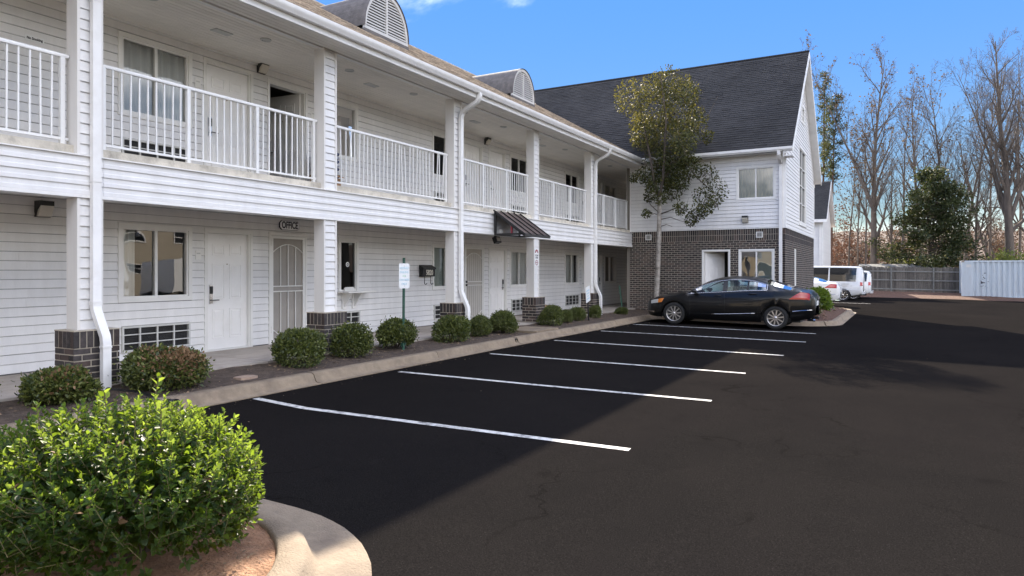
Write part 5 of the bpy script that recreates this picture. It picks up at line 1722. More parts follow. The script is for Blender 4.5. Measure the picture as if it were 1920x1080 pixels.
# distant wood: one mass
def far_wood():
    rr = random.Random(501); mb = MB(); P = []; mi = []
    for i in range(240):
        px = rr.uniform(1470, 2350); d = rr.uniform(84, 150); x, y = cam_xy(px, d); z = ground_z(x, y)
        H = rr.uniform(5.5, 9.2) * (0.75 + 0.25 * d / 100)
        pts, dd = wander(rr, (x, y, z - .2), (rr.gauss(0, .05), rr.gauss(0, .05), 1), H, 5, 0.05, 0.02)
        limb(mb, pts, [0.14, 0.12, 0.1, 0.07, 0.05, 0.02], 4)
        for k in range(16):
            f = rr.uniform(0.2, 1.0); kk = min(4, int(f * 5)); q = pts[kk].lerp(pts[kk + 1], f * 5 - kk)
            bp, _ = wander(rr, q, (rr.gauss(0, 1), rr.gauss(0, 1), rr.uniform(.3, 1.3)), rr.uniform(1.2, 2.6), 3, 0.15, 0.05)
            limb(mb, bp, [0.045, 0.035, 0.022, 0.012], 3)
        col = 0 if rr.random() < 0.86 else 1
        for k in range(260):
            a = rr.uniform(0, 6.28); r_ = abs(rr.gauss(0, 1.25))
            P.append((x + r_ * math.cos(a), y + r_ * math.sin(a), z + H * min(1.05, max(0.02, rr.uniform(0.0, 1.0)))))
            mi.append(col)
    P = np.array(P)
    o = leaf_object('autumn_wood', P, rng.normal(size=P.shape), rng.uniform(0.18, 0.42, len(P)), 0.20, 'autumn', None, mi=np.array(mi), mats=['autumn', 'red'], kind='stuff')
    b = mb.build('wood_trunks', 'bark', None, smooth=True, fix=False, kind='stuff')
far_wood()

# the slender tree in front of the wing
def street_tree():
    t = thing('street_tree', 'slender tree with a mottled pale trunk and green crown, golden where sunlit in front of the wing', 'tree', (-7.32, 23.45, 0.12), local=True)
    rr = random.Random(601)
    S_ = 0.0190
    def at(px, py, y=0.0): return Vector(((px - 1232) * S_, y, 1.48 + (508 - py) * 0.0188))
    mb = MB()
    main = [Vector((0, 0, -0.15)), at(1230, 560), at(1233, 500), at(1235, 440), at(1236, 400), at(1236, 370)]
    limb(mb, main, [0.125, 0.092, 0.086, 0.081, 0.077, 0.072], 10)
    mb.build('trunk', 'barkpale', t, smooth=True)
    br = MB()
    paths = [
        ([(1236, 372), (1228, 340), (1224, 300), (1215, 250), (1205, 190)], 0.055),
        ([(1236, 372), (1246, 335), (1252, 290), (1256, 230), (1248, 150)], 0.060),
        ([(1246, 335), (1268, 300), (1288, 260), (1300, 200)], 0.036),
        ([(1250, 310), (1280, 305), (1300, 335), (1325, 360), (1345, 378)], 0.030),
        ([(1237, 402), (1256, 398), (1275, 392), (1298, 404), (1325, 410)], 0.026),
        ([(1237, 412), (1255, 408), (1272, 415), (1296, 420)], 0.020),
        ([(1237, 425), (1250, 422), (1262, 426)], 0.018),
        ([(1228, 345), (1210, 335), (1190, 330)], 0.022),
        ([(1234, 398), (1222, 385), (1215, 365)], 0.018),
        ([(1224, 300), (1200, 275), (1178, 255)], 0.028),
        ([(1252, 290), (1285, 285), (1318, 268)], 0.024),
        ([(1236, 405), (1225, 400), (1214, 402)], 0.014),
    ]
    for k, (pp, r0) in enumerate(paths):
        yo = 0.0; pts = []
        sg = rr.choice((-1, 1))
        for i, (a, b) in enumerate(pp):
            pts.append(at(a, b, yo)); yo += sg * rr.uniform(0.04, 0.22)
        limb(br, pts, [max(0.008, r0 * (1 - 0.7 * i / (len(pts) - 1))) for i in range(len(pts))], 6)
    blobs = [(1245, 150, 26, 90, .5), (1222, 160, 26, 90, .6), (1200, 190, 30, 130, .75), (1180, 215, 18, 60, .9), (1272, 165, 24, 80, .45), (1295, 190, 20, 60, .4), (1230, 205, 40, 230, .5), (1270, 215, 36, 190, .25),
             (1302, 235, 22, 70, .35), (1190, 250, 24, 100, .85), (1215, 250, 32, 150, .55), (1250, 262, 36, 210, .12), (1285, 265, 26, 110, .1), (1318, 262, 12, 30, .4), (1225, 292, 22, 90, .35),
             (1262, 300, 24, 110, .05), (1300, 285, 20, 70, .1), (1290, 318, 22, 100, .0), (1318, 330, 18, 44, .05), (1335, 362, 20, 48, .0), (1312, 372, 18, 40, .0), (1342, 385, 12, 26, .0), (1206, 328, 14, 50, .1), (1190, 332, 8, 20, .1),
             (1248, 335, 20, 70, .0), (1226, 352, 12, 36, .05), (1212, 368, 9, 22, .0), (1272, 345, 16, 50, .0), (1282, 395, 12, 34, .0), (1312, 405, 14, 46, .0), (1330, 398, 12, 36, .0), (1300, 418, 10, 26, .0), (1214, 400, 8, 22, .0), (1236, 318, 22, 90, .25), (1262, 332, 22, 80, .15), (1222, 335, 18, 60, .15), (1258, 358, 18, 60, .1), (1238, 372, 12, 36, .1), (1280, 300, 20, 70, .2)]
    P = []; D = []; mi = []; Ls = []
    for (bx, by, r_, n, sunside) in blobs:
        c = at(bx, by, rr.gauss(0, 0.45 if by < 310 else 0.3)); rm = r_ * S_
        # twigs through the clump
        for k in range(5):
            e = c + Vector((rr.gauss(0, rm * .7), rr.gauss(0, rm * .7), rr.gauss(0, rm * .7)))
            s0 = c + Vector((0, 0, -rm * 0.9)) * rr.uniform(.6, 1.2)
            limb(br, [s0, s0.lerp(e, .5) + Vector((rr.gauss(0, .05), rr.gauss(0, .05), 0)), e], [0.010, 0.007, 0.004], 3)
        for k in range(int(n * 5.4)):
            v = Vector((rr.gauss(0, 1), rr.gauss(0, 1), rr.gauss(0, 1))); v.normalize(); v *= rm * (0.35 + 0.75 * rr.random() ** 0.6)
            q = c + v
            P.append(tuple(q)); D.append((v.x + rr.gauss(0, .3), v.y + rr.gauss(0, .3), v.z + rr.gauss(0, .3) - .1))
            Ls.append(rr.uniform(0.055, 0.10)); mi.append(1 if rr.random() < (0.12 + 0.75 * sunside) * (0.55 + 0.9 * max(0.0, (v.z * 0.6 - v.x * 0.7) / rm)) else 0)  # upper left of each clump takes the leaf coloured as sunlit
    br.build('limbs', 'bark', t, smooth=True, fix=False)
    leaf_object('crown', np.array(P), np.array(D), np.array(Ls), np.array(Ls) * 0.6, 'treeleaf', t, mi=np.array(mi), mats=['treeleaf', 'treelit'])
street_tree()
# ---------------------------------------------------------------- vehicles
def interp(tab, x):
    """smooth (Catmull-Rom like) table lookup"""
    if x <= tab[0][0]: return tab[0][1]
    if x >= tab[-1][0]: return tab[-1][1]
    for i in range(len(tab) - 1):
        if tab[i][0] <= x <= tab[i + 1][0]:
            x0, y0 = tab[i]; x1, y1 = tab[i + 1]
            h = x1 - x0; t = (x - x0) / h
            m0 = (y1 - tab[i - 1][1]) / (x1 - tab[i - 1][0]) if i > 0 else (y1 - y0) / h
            m1 = (tab[i + 2][1] - y0) / (tab[i + 2][0] - x0) if i + 2 < len(tab) else (y1 - y0) / h
            return (2 * t**3 - 3 * t**2 + 1) * y0 + (t**3 - 2 * t**2 + t) * h * m0 + (-2 * t**3 + 3 * t**2) * y1 + (t**3 - t**2) * h * m1

class CarForm:
    """half cross-sections along the car; x = 0 at the nose, z up"""
    def __init__(s, L, hw, zb, belt, top, rail, rw, wheels, wr):
        s.L, s.hw, s.zb, s.belt, s.top, s.rail, s.rw, s.wheels, s.wr = L, hw, zb, belt, top, rail, rw, wheels, wr
    def sec(s, x, arch=True):
        w = interp(s.hw, x); zb = interp(s.zb, x); be = interp(s.belt, x); tp = interp(s.top, x); ra = max(be + 0.004, min(interp(s.rail, x), tp - 0.005)); rw = min(interp(s.rw, x), 0.925 * w)
        fr = (0.0, 0.10, 0.34, 0.58, 0.80, 1.0); fy = (0.92, 0.975, 1.0, 0.995, 0.985, 0.945)
        out = [(w * fy[i], zb + (be - zb) * fr[i]) for i in range(6)]
        if arch:
            for cx in s.wheels:
                if abs(x - cx) < s.wr:
                    az = 0.325 + math.sqrt(s.wr ** 2 - (x - cx) ** 2)
                    out = [(y * (0.985 if z < az - 1e-6 and i < 5 else 1), max(z, az) if i < 5 else z) for i, (y, z) in enumerate(out)]
                    out = [(y, min(z, be - 0.01 * (5 - i))) for i, (y, z) in enumerate(out)]
        yb, zb2 = out[5]
        for t in (0.10, 0.50, 0.90):
            bulge = 0.018 * math.sin(math.pi * t) * min(1, (ra - be) / 0.3)
            out.append((yb + (rw - yb) * t + bulge, be + (ra - be) * t))
        out.append((rw, ra)); out.append((rw * 0.62, ra + (tp - ra) * 0.72)); out.append((0.0, tp))
        return out
    def pt(s, x, r, side, off=0.0):
        """point at row r (float) pushed outward by off"""
        q = s.sec(x, False); i = min(int(r), len(q) - 2); t = r - i
        y = q[i][0] + (q[i + 1][0] - q[i][0]) * t; z = q[i][1] + (q[i + 1][1] - q[i][1]) * t
        ty, tz = q[i + 1][0] - q[i][0], q[i + 1][1] - q[i][1]; l = math.hypot(ty, tz) or 1
        return Vector((x, side * (y + off * tz / l), z - off * ty / l))

def wheel(parent, x, y, side, r, spokes=10, rimm='alloy', width=0.215):
    mb = MB(); rt = r; w = width / 2
    mb.lathe([(r * 0.70, -w * 0.86), (r * 0.86, -w), (r * 0.965, -w * 0.86), (r, -w * 0.6), (r, w * 0.6), (r * 0.965, w * 0.86), (r * 0.86, w), (r * 0.70, w * 0.86)], (x, y, r), 'y', 36)
    t = mb.build('wheel', 'rubber', parent, smooth=True)
    o = side * w * 0.80
    mb = MB(); mb.lathe([(r * 0.725, o), (r * 0.715, o + side * 0.006), (r * 0.665, o + side * 0.002), (r * 0.64, o - side * 0.05), (r * 0.62, o - side * 0.11)], (x, y, r), 'y', 36)
    mb.build('rim', rimm, t, smooth=True, fix=False)
    mb = MB(); mb.lathe([(0.0, o - side * 0.085), (r * 0.64, o - side * 0.085)], (x, y, r), 'y', 24); mb.build('brake_disc', 'alloydark', t, fix=False)
    for k in range(spokes):
        a = 2 * math.pi * (k + 0.25) / spokes
        rd = Vector((math.cos(a), 0, math.sin(a))); tn = Vector((-math.sin(a), 0, math.cos(a)))
        c = Vector((x, y + o - side * 0.004, r))
        mb = MB()
        i0, i1 = c + rd * r * 0.13, c + rd * r * 0.68
        vs = []
        for p, wd in ((i0, 0.014), (i1, 0.021)):
            for sg in (-1, 1):
                vs.append(p + tn * wd * sg); vs.append(p + tn * wd * sg * 0.8 - Vector((0, side * 0.03, 0)))
        mb.v = [tuple(v) for v in vs]
        for f in ((0, 2, 6, 4), (1, 5, 7, 3), (0, 4, 5, 1), (2, 3, 7, 6)): mb.f.append(f); mb.m.append(0)
        mb.build('spoke', rimm, t)
    mb = MB(); mb.lathe([(0.0, o + side * 0.006), (r * 0.09, o + side * 0.004), (r * 0.15, o - side * 0.006), (r * 0.16, o - side * 0.04)], (x, y, r), 'y', 16); mb.build('hub', rimm, t, smooth=True, fix=False)
    return t

def sedan(label, loc, paint, rz=0.0, pitch=0.015, sc=1.0, group=None, glass='carglass', rimm='alloy'):
    t = thing('sedan_car', label, 'car', loc, group=group, local=True)
    t.rotation_euler = (0, pitch, rz); t.scale = (sc, sc, sc)
    L = 4.93; WX = (0.96, 3.91); WR = 0.395
    F = CarForm(L,
        [(0, .50), (.06, .64), (.18, .76), (.4, .85), (.75, .90), (1.2, .925), (2.5, .945), (3.8, .935), (4.3, .90), (4.65, .845), (4.85, .77), (4.93, .66)],
        [(0, .34), (.1, .25), (.4, .21), (1.5, .19), (3.4, .19), (4.2, .23), (4.6, .30), (4.85, .37), (4.93, .46)],
        [(0, .60), (.08, .685), (.3, .765), (.7, .845), (1.1, .905), (1.5, .945), (2.2, .975), (3.0, 1.04), (3.6, 1.085), (4.2, 1.105), (4.65, 1.09), (4.85, 1.03), (4.93, .90)],
        [(0, .63), (.08, .72), (.3, .83), (.7, .93), (1.1, 1.0), (1.38, 1.05), (1.62, 1.195), (1.92, 1.365), (2.25, 1.465), (2.65, 1.51), (3.05, 1.505), (3.4, 1.47), (3.75, 1.395), (4.1, 1.295), (4.38, 1.205), (4.6, 1.165), (4.80, 1.13), (4.93, .93)],
        [(0, .61), (.3, .80), (.7, .89), (1.1, .955), (1.34, .985), (1.55, 1.09), (1.85, 1.25), (2.2, 1.37), (2.6, 1.43), (3.0, 1.43), (3.35, 1.385), (3.65, 1.30), (3.95, 1.215), (4.3, 1.14), (4.6, 1.12), (4.93, .91)],
        [(0, .42), (.3, .60), (.7, .70), (1.1, .76), (1.34, .79), (1.6, .755), (2.0, .68), (2.5, .62), (3.1, .615), (3.6, .645), (4.0, .70), (4.35, .76), (4.7, .72), (4.93, .6)],
        WX, WR)
    xs = [0, .03, .07, .12, .2, .3, .42, 1.38, 1.46, 1.55, 1.65, 1.78, 1.9, 2.02, 2.15, 2.3, 2.41, 2.53, 2.7, 2.85, 3.0, 3.1, 3.15, 3.28, 3.4, 4.35, 4.42, 4.5, 4.58, 4.66, 4.74, 4.8, 4.86, 4.9, 4.93]
    for cx in WX: xs += [cx + WR * math.cos(math.pi * k / 14) * 0.9999 for k in range(15)] + [cx - WR - .015, cx + WR + .015]
    xs += [3.52, 3.62, 3.75, 4.08, 4.18]
    xs = sorted(set(round(x, 4) for x in xs))
    secs = [F.sec(x) for x in xs]
    def is_glass(x, r):
        if r in (6, 7):
            return (1.46 <= x < 2.41) or (2.53 <= x < 3.10) or (3.15 <= x < 3.62)
        if r in (9, 10):
            return (1.46 <= x < 2.02) or (3.62 <= x < 4.35)
        return False
    body = MB(); gl = {}
    for side in (-1, 1):
        n0 = len(body.v); k = 12
        for x, q in zip(xs, secs):
            for (y, z) in q: body.v.append((x, side * y, z))
        for i in range(len(xs) - 1):
            for r in range(k - 1):
                f = (n0 + i * k + r, n0 + (i + 1) * k + r, n0 + (i + 1) * k + r + 1, n0 + i * k + r + 1)
                if is_glass(xs[i] + 1e-6, r):
                    key = ('windscreen' if xs[i] < 2.1 else 'rear_window') if r >= 9 else ('side_window', side, 0 if xs[i] < 2.45 else (1 if xs[i] < 3.12 else 2))
                    gl.setdefault(key, MB()).quad(*[body.v[j] for j in f])
                else:
                    body.f.append(f); body.m.append(0)
        body.f.append(tuple(n0 + r for r in range(k))); body.m.append(0)
        body.f.append(tuple(n0 + (len(xs) - 1) * k + r for r in range(k))); body.m.append(0)
    # weld the two halves
    o = body.build('body', paint, t, fix=False)
    bm = bmesh.new(); bm.from_mesh(o.data); bmesh.ops.remove_doubles(bm, verts=bm.verts, dist=0.0008); bmesh.ops.recalc_face_normals(bm, faces=bm.faces); bm.to_mesh(o.data); bm.free()
    o.data.polygons.foreach_set('use_smooth', [True] * len(o.data.polygons)); o.data.set_sharp_from_angle(angle=R(38))
    for key, mb in gl.items():
        g = mb.build(key if isinstance(key, str) else 'side_window', glass, t, smooth=True)
    # bright surround of the side windows
    for side in (-1, 1):
        lower_ = [F.pt(1.30 + (3.66 - 1.30) * i / 24, 6.0 if i > 3 else 5.6 + .13 * i, side, 0.006) for i in range(25)]
        upper_ = [F.pt(3.66 - (3.66 - 1.30) * i / 30, 8.05, side, 0.006) for i in range(31)]
        mb = MB(); mb.tube(lower_ + upper_[:], 0.0085, 5); mb.build('window_trim', 'chrome', t, smooth=True)
        # mirror
        m0 = F.pt(1.62, 6.0, side, 0.0)
        mb = MB(); mb.lathe([(0.0, -0.125), (0.055, -0.115), (0.085, -0.05), (0.088, 0.03), (0.07, 0.07), (0.0, 0.078)], m0 + Vector((-0.02, side * 0.13, 0.075)), 'y', 14)
        for i, v in enumerate(mb.v):
            vv = Vector(v) - (m0 + Vector((-0.02, side * 0.13, 0.075))); vv.z *= 0.72; mb.v[i] = tuple(vv + m0 + Vector((-0.02, side * 0.13, 0.075)))
        mb.tube([m0 + Vector((0.02, 0, 0.0)), m0 + Vector((0, side * 0.10, 0.05))], 0.03, 6)
        mb.build('door_mirror', paint, t, smooth=True)
        for hx in (2.28, 3.28):
            pts = [F.pt(hx - 0.11 + 0.22 * i / 6, 4.62, side, 0.008 + 0.026 * math.sin(math.pi * i / 6)) for i in range(7)]
            mb = MB(); mb.tube(pts, 0.016, 6); mb.build('door_handle', paint, t, smooth=True)
        # sill highlight strip and bumper strip
        pts = [F.pt(2.1 + 1.25 * i / 10, 1.55 + 0.25 * i / 10, side, 0.003) for i in range(11)]
        mb = MB(); mb.tube(pts, 0.010, 5); mb.build('side_moulding', 'chrome', t, smooth=True)
        # door seams
        for sx in (1.44, 2.47, 3.42):
            pts = [F.pt(sx + 0.02 * math.sin(r * .6), r, side, 0.0015) for r in (0.8, 1.5, 2.2, 3, 4, 4.6, 5.2, 5.9)]
            mb = MB(); mb.tube(pts, 0.004, 4); mb.build('door_seam', 'plastic', t)
        # lamps
        def patch(fun, nu, nv, m, name):
            mb = MB()
            for i in range(nu):
                for j in range(nv):
                    mb.quad(fun(i / nu, j / nv), fun((i + 1) / nu, j / nv), fun((i + 1) / nu, (j + 1) / nv), fun(i / nu, (j + 1) / nv))
            return mb.build(name, m, t, smooth=True)
        patch(lambda u, v: F.pt((4.26 + 0.30 * v) + (4.80 - 4.26 - 0.30 * v) * u, 3.72 + 1.22 * v, side, 0.008), 8, 5, 'redlens', 'tail_lamp')
        patch(lambda u, v: F.pt(0.20 + (0.26 + .14 * v) * u, 3.75 + 0.95 * v, side, 0.008), 6, 4, 'clearlens', 'headlight')
        patch(lambda u, v: F.pt(0.45 + (0.12 + .07 * v) * u, 3.75 + 0.95 * v, side, 0.011), 3, 3, 'orangelens', 'turn_lamp')
        patch(lambda u, v: F.pt(0.10 + 0.22 * u, 1.6 + 0.28 * v, side, 0.008), 4, 2, 'chrome', 'fog_trim')
        pts = [F.pt(4.36 + 0.5 * i / 8, 2.0, side, 0.003) for i in range(9)]
        mb = MB(); mb.tube(pts, 0.008, 5); mb.build('bumper_strip', 'chrome', t)
        pts = [F.pt(2.0 + 0.26 * i, 8.6, side, 0.01) for i in range(6)]
    # interior
    mb = MB(); mb.box(1.5, -.70, .34, 4.2, .70, .62); mb.box(1.34, -.72, .62, 1.72, .72, .93); mb.box(3.55, -.70, .62, 4.15, .70, 1.0)
    mb.build('cabin_floor', 'plastic', t)
    for (sx, sy) in ((2.35, -.36), (2.35, .36), (3.3, -.36), (3.3, .36)):
        mb = MB(); mb.box(sx - .5, sy - .24, .6, sx, sy + .24, .74)
        mb.prism([(sx - .02, sy - .24, .68), (sx + .13, sy - .24, .68), (sx + .30, sy - .22, 1.16), (sx + .18, sy - .22, 1.18)], None, (0, .46, 0))
        mb.box(sx + .21, sy - .12, 1.18, sx + .31, sy + .12, 1.33)
        mb.build('seat', 'seat', t)
    mb = MB(); mb.lathe([(0.175, -0.012), (0.19, 0), (0.175, 0.012), (0.165, 0)], (1.80, -.36, .93), 'x', 18); mb.build('steering_wheel', 'plastic', t)
    # underside, wheel wells
    mb = MB(); mb.box(.35, -.72, .22, 4.55, .72, .32)
    for cx in WX: mb.box(cx - .41, -.62, .3, cx + .41, .62, .74)
    mb.box(1.40, -.86, .21, 3.46, .86, .33)
    mb.build('underbody', 'plastic', t)
    for cx in WX:
        for side in (-1, 1): wheel(t, cx, side * 0.80, side, 0.335, rimm=rimm)
    # tail details
    mb = MB(); mb.box(4.885, -.26, .70, 4.935, .26, .83); mb.build('licence_plate', 'signwhite', t)
    mb = MB(); mb.tube([(4.72, -.55, .30), (4.93, -.55, .30)], .04, 8); mb.tube([(4.72, .55, .30), (4.93, .55, .30)], .04, 8); mb.build('tailpipe', 'chrome', t)
    mb = MB(); mb.prism([(3.40, -.03, 1.41), (3.62, -.03, 1.37), (3.60, -.01, 1.43)], None, (0, .06, 0)); mb.build('aerial_fin', paint, t)
    mb = MB(); mb.box(-.012, -.40, .42, .03, .40, .60); mb.build('front_grille', 'plastic', t)
    return t
sedan('black sedan with bright window trim parked nose-in facing the motel', (-6.93, 21.66, gz(-6.93, 21.66) - 0.0), 'carblack')
sedan('white sedan mostly hidden behind the wing corner and the mulch mound', (-7.45, 37.2, gz(-7.45, 37.2)), 'carwhite', sc=1.03, rimm='alloy')

def van(name, label, cat, loc, L, H, hw, wheels, r, window_spans, lettering_=True):
    t = thing(name, label, cat, loc, local=True)
    t.rotation_euler = (0, 0.015, 0)
    # stations from nose (x=0) to tail
    top = [(0, .95), (.12, 1.08), (.5, 1.16), (1.0, 1.24), (1.15, 1.34), (1.5, H * .78), (1.85, H * .95), (2.2, H * .985), (3.2, H), (L - .5, H), (L - .2, H * .985), (L - .06, H * .93), (L, H * .80)]
    bel = [(0, .9), (.12, 1.0), (.5, 1.08), (1.0, 1.14), (1.5, 1.16), (L - .05, 1.16), (L, 1.10)]
    F = CarForm(L, [(0, hw * .80), (.15, hw * .92), (.6, hw * .98), (1.5, hw), (L - .3, hw), (L - .08, hw * .97), (L, hw * .90)],
                [(0, .42), (.2, .34), (1.2, .32), (L - .6, .36), (L, .50)], bel, top,
                [(a, max(b - .07, .92)) for a, b in top], [(0, hw * .7), (.6, hw * .82), (1.3, hw * .84), (2.0, hw * .82), (L - .3, hw * .82), (L, hw * .78)], wheels, r * 1.16)
    xs = [0, .05, .12, .3, .5, .8, 1.0, 1.15, 1.3, 1.5, 1.7, 1.85, 2.0, 2.2, 2.6, 3.0, 3.5, 4.0, L - .5, L - .3, L - .2, L - .1, L - .04, L]
    for cx in wheels: xs += [cx + r * 1.16 * math.cos(math.pi * k / 12) * .9999 for k in range(13)]
    xs = sorted(set(round(x, 4) for x in xs if 0 <= x <= L)); k = 12
    mb = MB()
    for side in (-1, 1):
        n0 = len(mb.v)
        for x in xs:
            for (y, z) in F.sec(x): mb.v.append((x, side * y, z))
        for i in range(len(xs) - 1):
            for q in range(k - 1): mb.f.append((n0 + i * k + q, n0 + (i + 1) * k + q, n0 + (i + 1) * k + q + 1, n0 + i * k + q + 1)); mb.m.append(0)
        mb.f.append(tuple(n0 + q for q in range(k))); mb.m.append(0)
        mb.f.append(tuple(n0 + (len(xs) - 1) * k + q for q in range(k))); mb.m.append(0)
    o = mb.build('body', 'carwhite', t, smooth=True, angle=R(35))
    for side in (-1, 1):
        for (a, b) in window_spans:
            mb = MB(); n = 8
            lo, hi = 5.35, 8.55
            for i in range(n):
                for j in range(4):
                    f = lambda u, v: F.pt(a + (b - a) * u + (0.05 * (v - .5) if u > .5 else 0), lo + (hi - lo) * v, side, 0.007)
                    mb.quad(f(i / n, j / 4), f((i + 1) / n, j / 4), f((i + 1) / n, (j + 1) / 4), f(i / n, (j + 1) / 4))
            mb.build('side_window', 'vanpane', t, smooth=True)
        def patch(fun, nu, nv, m, name):
            mb = MB()
            for i in range(nu):
                for j in range(nv): mb.quad(fun(i / nu, j / nv), fun((i + 1) / nu, j / nv), fun((i + 1) / nu, (j + 1) / nv), fun(i / nu, (j + 1) / nv))
            mb.build(name, m, t, smooth=True)
        patch(lambda u, v: F.pt(L - .17 + .145 * u, 3.55 + 1.55 * v, side, .008), 3, 4, 'redlens', 'tail_lamp')
        patch(lambda u, v: F.pt(.10 + .26 * u, 3.6 + 1.1 * v, side, .008), 3, 3, 'clearlens', 'headlight')
        mb = MB(); mb.tube([F.pt(1.6 + (L - 1.9) * i / 10, 2.3, side, .004) for i in range(11)], .014, 4); mb.build('side_moulding', 'carsilver', t)
        mb = MB(); c = F.pt(1.55, 5.9, side, .09); mb.obox(c + Vector((0, side * .03, .08)), (.05, 0, 0), (0, .09, 0), (0, 0, .13)); mb.build('door_mirror', 'plastic', t)
    mb = MB(); mb.box(L - .05, -hw * .92, .46, L + .10, hw * .92, .62); mb.build('rear_bumper', 'carsilver', t)
    mb = MB(); mb.box(L - .015, -hw * .66, 1.22, L + .012, hw * .66, H * .86); mb.build('rear_window', 'vanpane', t)
    mb = MB(); mb.quad(Vector((1.17, -hw * .74, 1.36)), Vector((1.17, hw * .74, 1.36)), Vector((1.78, hw * .66, H * .925)), Vector((1.78, -hw * .66, H * .925))); mb.build('windscreen', 'vanpane', t)
    mb = MB(); mb.box(.3, -hw * .8, .3, L - .3, hw * .8, .5)
    for cx in wheels: mb.box(cx - r * 1.2, -hw * .72, .3, cx + r * 1.2, hw * .72, .9)
    mb.build('underbody', 'plastic', t)
    for cx in wheels:
        for side in (-1, 1): wheel(t, cx, side * (hw - .13), side, r, spokes=8, rimm='chrome', width=.24)
    if lettering_:
        rr = random.Random(5)
        mb = MB()
        for (z, xa, xb, gl_) in ((1.05, L - 2.1, L - .75, .085), (0.93, L - 1.45, L - .62, .08)):
            x = xa
            while x < xb:
                wd = rr.uniform(.03, .055)
                if rr.random() > .14:
                    for (za, zb_, xa_, xb_) in ((0, gl_, x, x + .012), (gl_ * .82, gl_, x, x + wd), (0, gl_ * .16, x, x + wd)):
                        mb.box(xa_, -hw - .004, z + za - gl_ / 2, xb_, -hw + .02, z + zb_ - gl_ / 2)
                x += wd + .03
        mb.build('faded_lettering', 'steelgrey', t)
    return t
M['vanpane'] = mat('dark privacy glass', (0.018, 0.020, 0.022), 0.06, 0.1, 2.0, spec=0.7, coat=0.5)
vx = -1.72; vy = 45.6
van('passenger_van', 'white passenger van with long dark side windows parked past the gabled wing', 'van', (vx - 5.8, vy + 1.0, gz(vx - 3, vy) - 0.02), 5.8, 2.12, 1.0, (1.05, 4.72), 0.38, ((1.75, 2.75), (2.9, 3.9), (3.98, 5.42)))
van('parked_suv', 'white sport utility vehicle with red tail lamps, mostly hidden behind the white van', 'car', (-1.95 + 0.52 - 4.9, 49.6, gz(-3, 49) - 0.02), 4.95, 1.88, .97, (.95, 3.95), 0.37, ((1.75, 2.75), (2.9, 3.7), (3.8, 4.7)), False)

# ---------------------------------------------------------------- shipping container
ct = thing('shipping_container', 'long pale blue grey shipping container with corrugated side at the right edge of the lot', 'container', (3.85, 55.0, gz(3.85, 55) + .0), rz=R(-1.0), local=True)
CL, CH, CW = 12.2, 2.60, 2.44
mb = MB()
for (x, y) in ((0, 0), (CL - .12, 0), (0, CW - .12), (CL - .12, CW - .12)):
    mb.box(x, y, .08, x + .12, y + .12, CH - .12)
for z in (.10, CH - .12):
    mb.box(.12, 0.01, z - .08 if z < 1 else z, CL - .12, .10, z + .08 if z < 1 else z + .11); mb.box(.12, CW - .10, z, CL - .12, CW - .01, z + .1)
    mb.box(0.01, .12, z, .10, CW - .12, z + .1); mb.box(CL - .10, .12, z, CL - .01, CW - .12, z + .1)
mb.build('frame', 'container', ct)
mb = MB()
for (x, y, z) in [(x, y, z) for x in (-.01, CL - .17) for y in (-.01, CW - .15) for z in (0, CH - .12)]:
    mb.box(x, y, z, x + .18, y + .16, z + .13)
mb.build('corner_casting', 'rust', ct)
mb = MB(); z0, z1 = .18, CH - .12
x = .12; pts = [(x, .025), (.62, .025)]
x = .62
while x < CL - .4:
    pts += [(x + .05, .025), (x + .085, .085), (x + .185, .085), (x + .22, .025)]; x += .29
pts += [(CL - .12, .025)]
for (xa, ya), (xb, yb) in zip(pts[:-1], pts[1:]): mb.quad((xa, ya, z0), (xb, yb, z0), (xb, yb, z1), (xa, ya, z1))
mb.build('side_panel', 'container', ct, fix=False)
mb = MB(); mb.box(.03, .12, z0, .06, CW - .12, z1); mb.box(CL - .06, .12, z0, CL - .03, CW - .12, z1); mb.box(.1, CW - .08, z0, CL - .1, CW - .05, z1); mb.build('end_panel', 'container', ct)
mb = MB(); mb.box(.1, .1, CH - .09, CL - .1, CW - .1, CH - .06); mb.box(.1, .1, .12, CL - .1, CW - .1, .16); mb.build('roof_panel', 'container', ct)
mb = MB(); mb.box(.26, .018, 2.14, .55, .034, 2.34); mb.build('marking_plate', 'steelgrey', ct)
rr = random.Random(9); mb = MB()
for i in range(26):
    x = 1.18 + rr.gauss(0, .12); z = 1.15 + rr.gauss(0, .28); s = rr.uniform(.012, .05)
    mb.poly([(x + s * math.cos(a) * rr.uniform(.5, 1.2), .0335 if False else  .021, z + s * math.sin(a) * rr.uniform(.5, 1.2)) for a in (0, 1.1, 2.2, 3.4, 4.6, 5.5)])
mb.build('chipped_paint', 'inkblack', ct, fix=False)

# ---------------------------------------------------------------- board fence
fz = lambda x: gz(x, 53) + 0.30
fence = thing('board_fence', 'weathered grey board fence with rails between the white van and the container', 'fence', (-2.0, 57.6, fz(-2)), local=True)
mb = MB(); mb.box(0, 0, 0, .136, .02, 1)
bo_me = shared(mb, 'fence_board', 'fence')
rr = random.Random(31)
x = -9.0
while x < 8.3:
    piece('fence_board', bo_me, fence, (x, rr.uniform(-.004, .004), rr.uniform(-.03, .02) + 0.0 - 0.015 * x), (rr.uniform(.95, 1.0), 1, 1.83 + rr.uniform(-.03, .04)), (0, rr.uniform(-.008, .008), 0))
    x += .143
for (px_) in (-8.7, -6.1, -3.5, -0.9, 1.70, 4.35, 6.9):
    mb = MB(); mb.box(px_ - .05, -.15, -.3 - .015 * px_, px_ + .05, -.055, 1.78 - .015 * px_); mb.build('fence_post', 'fencerail', fence)
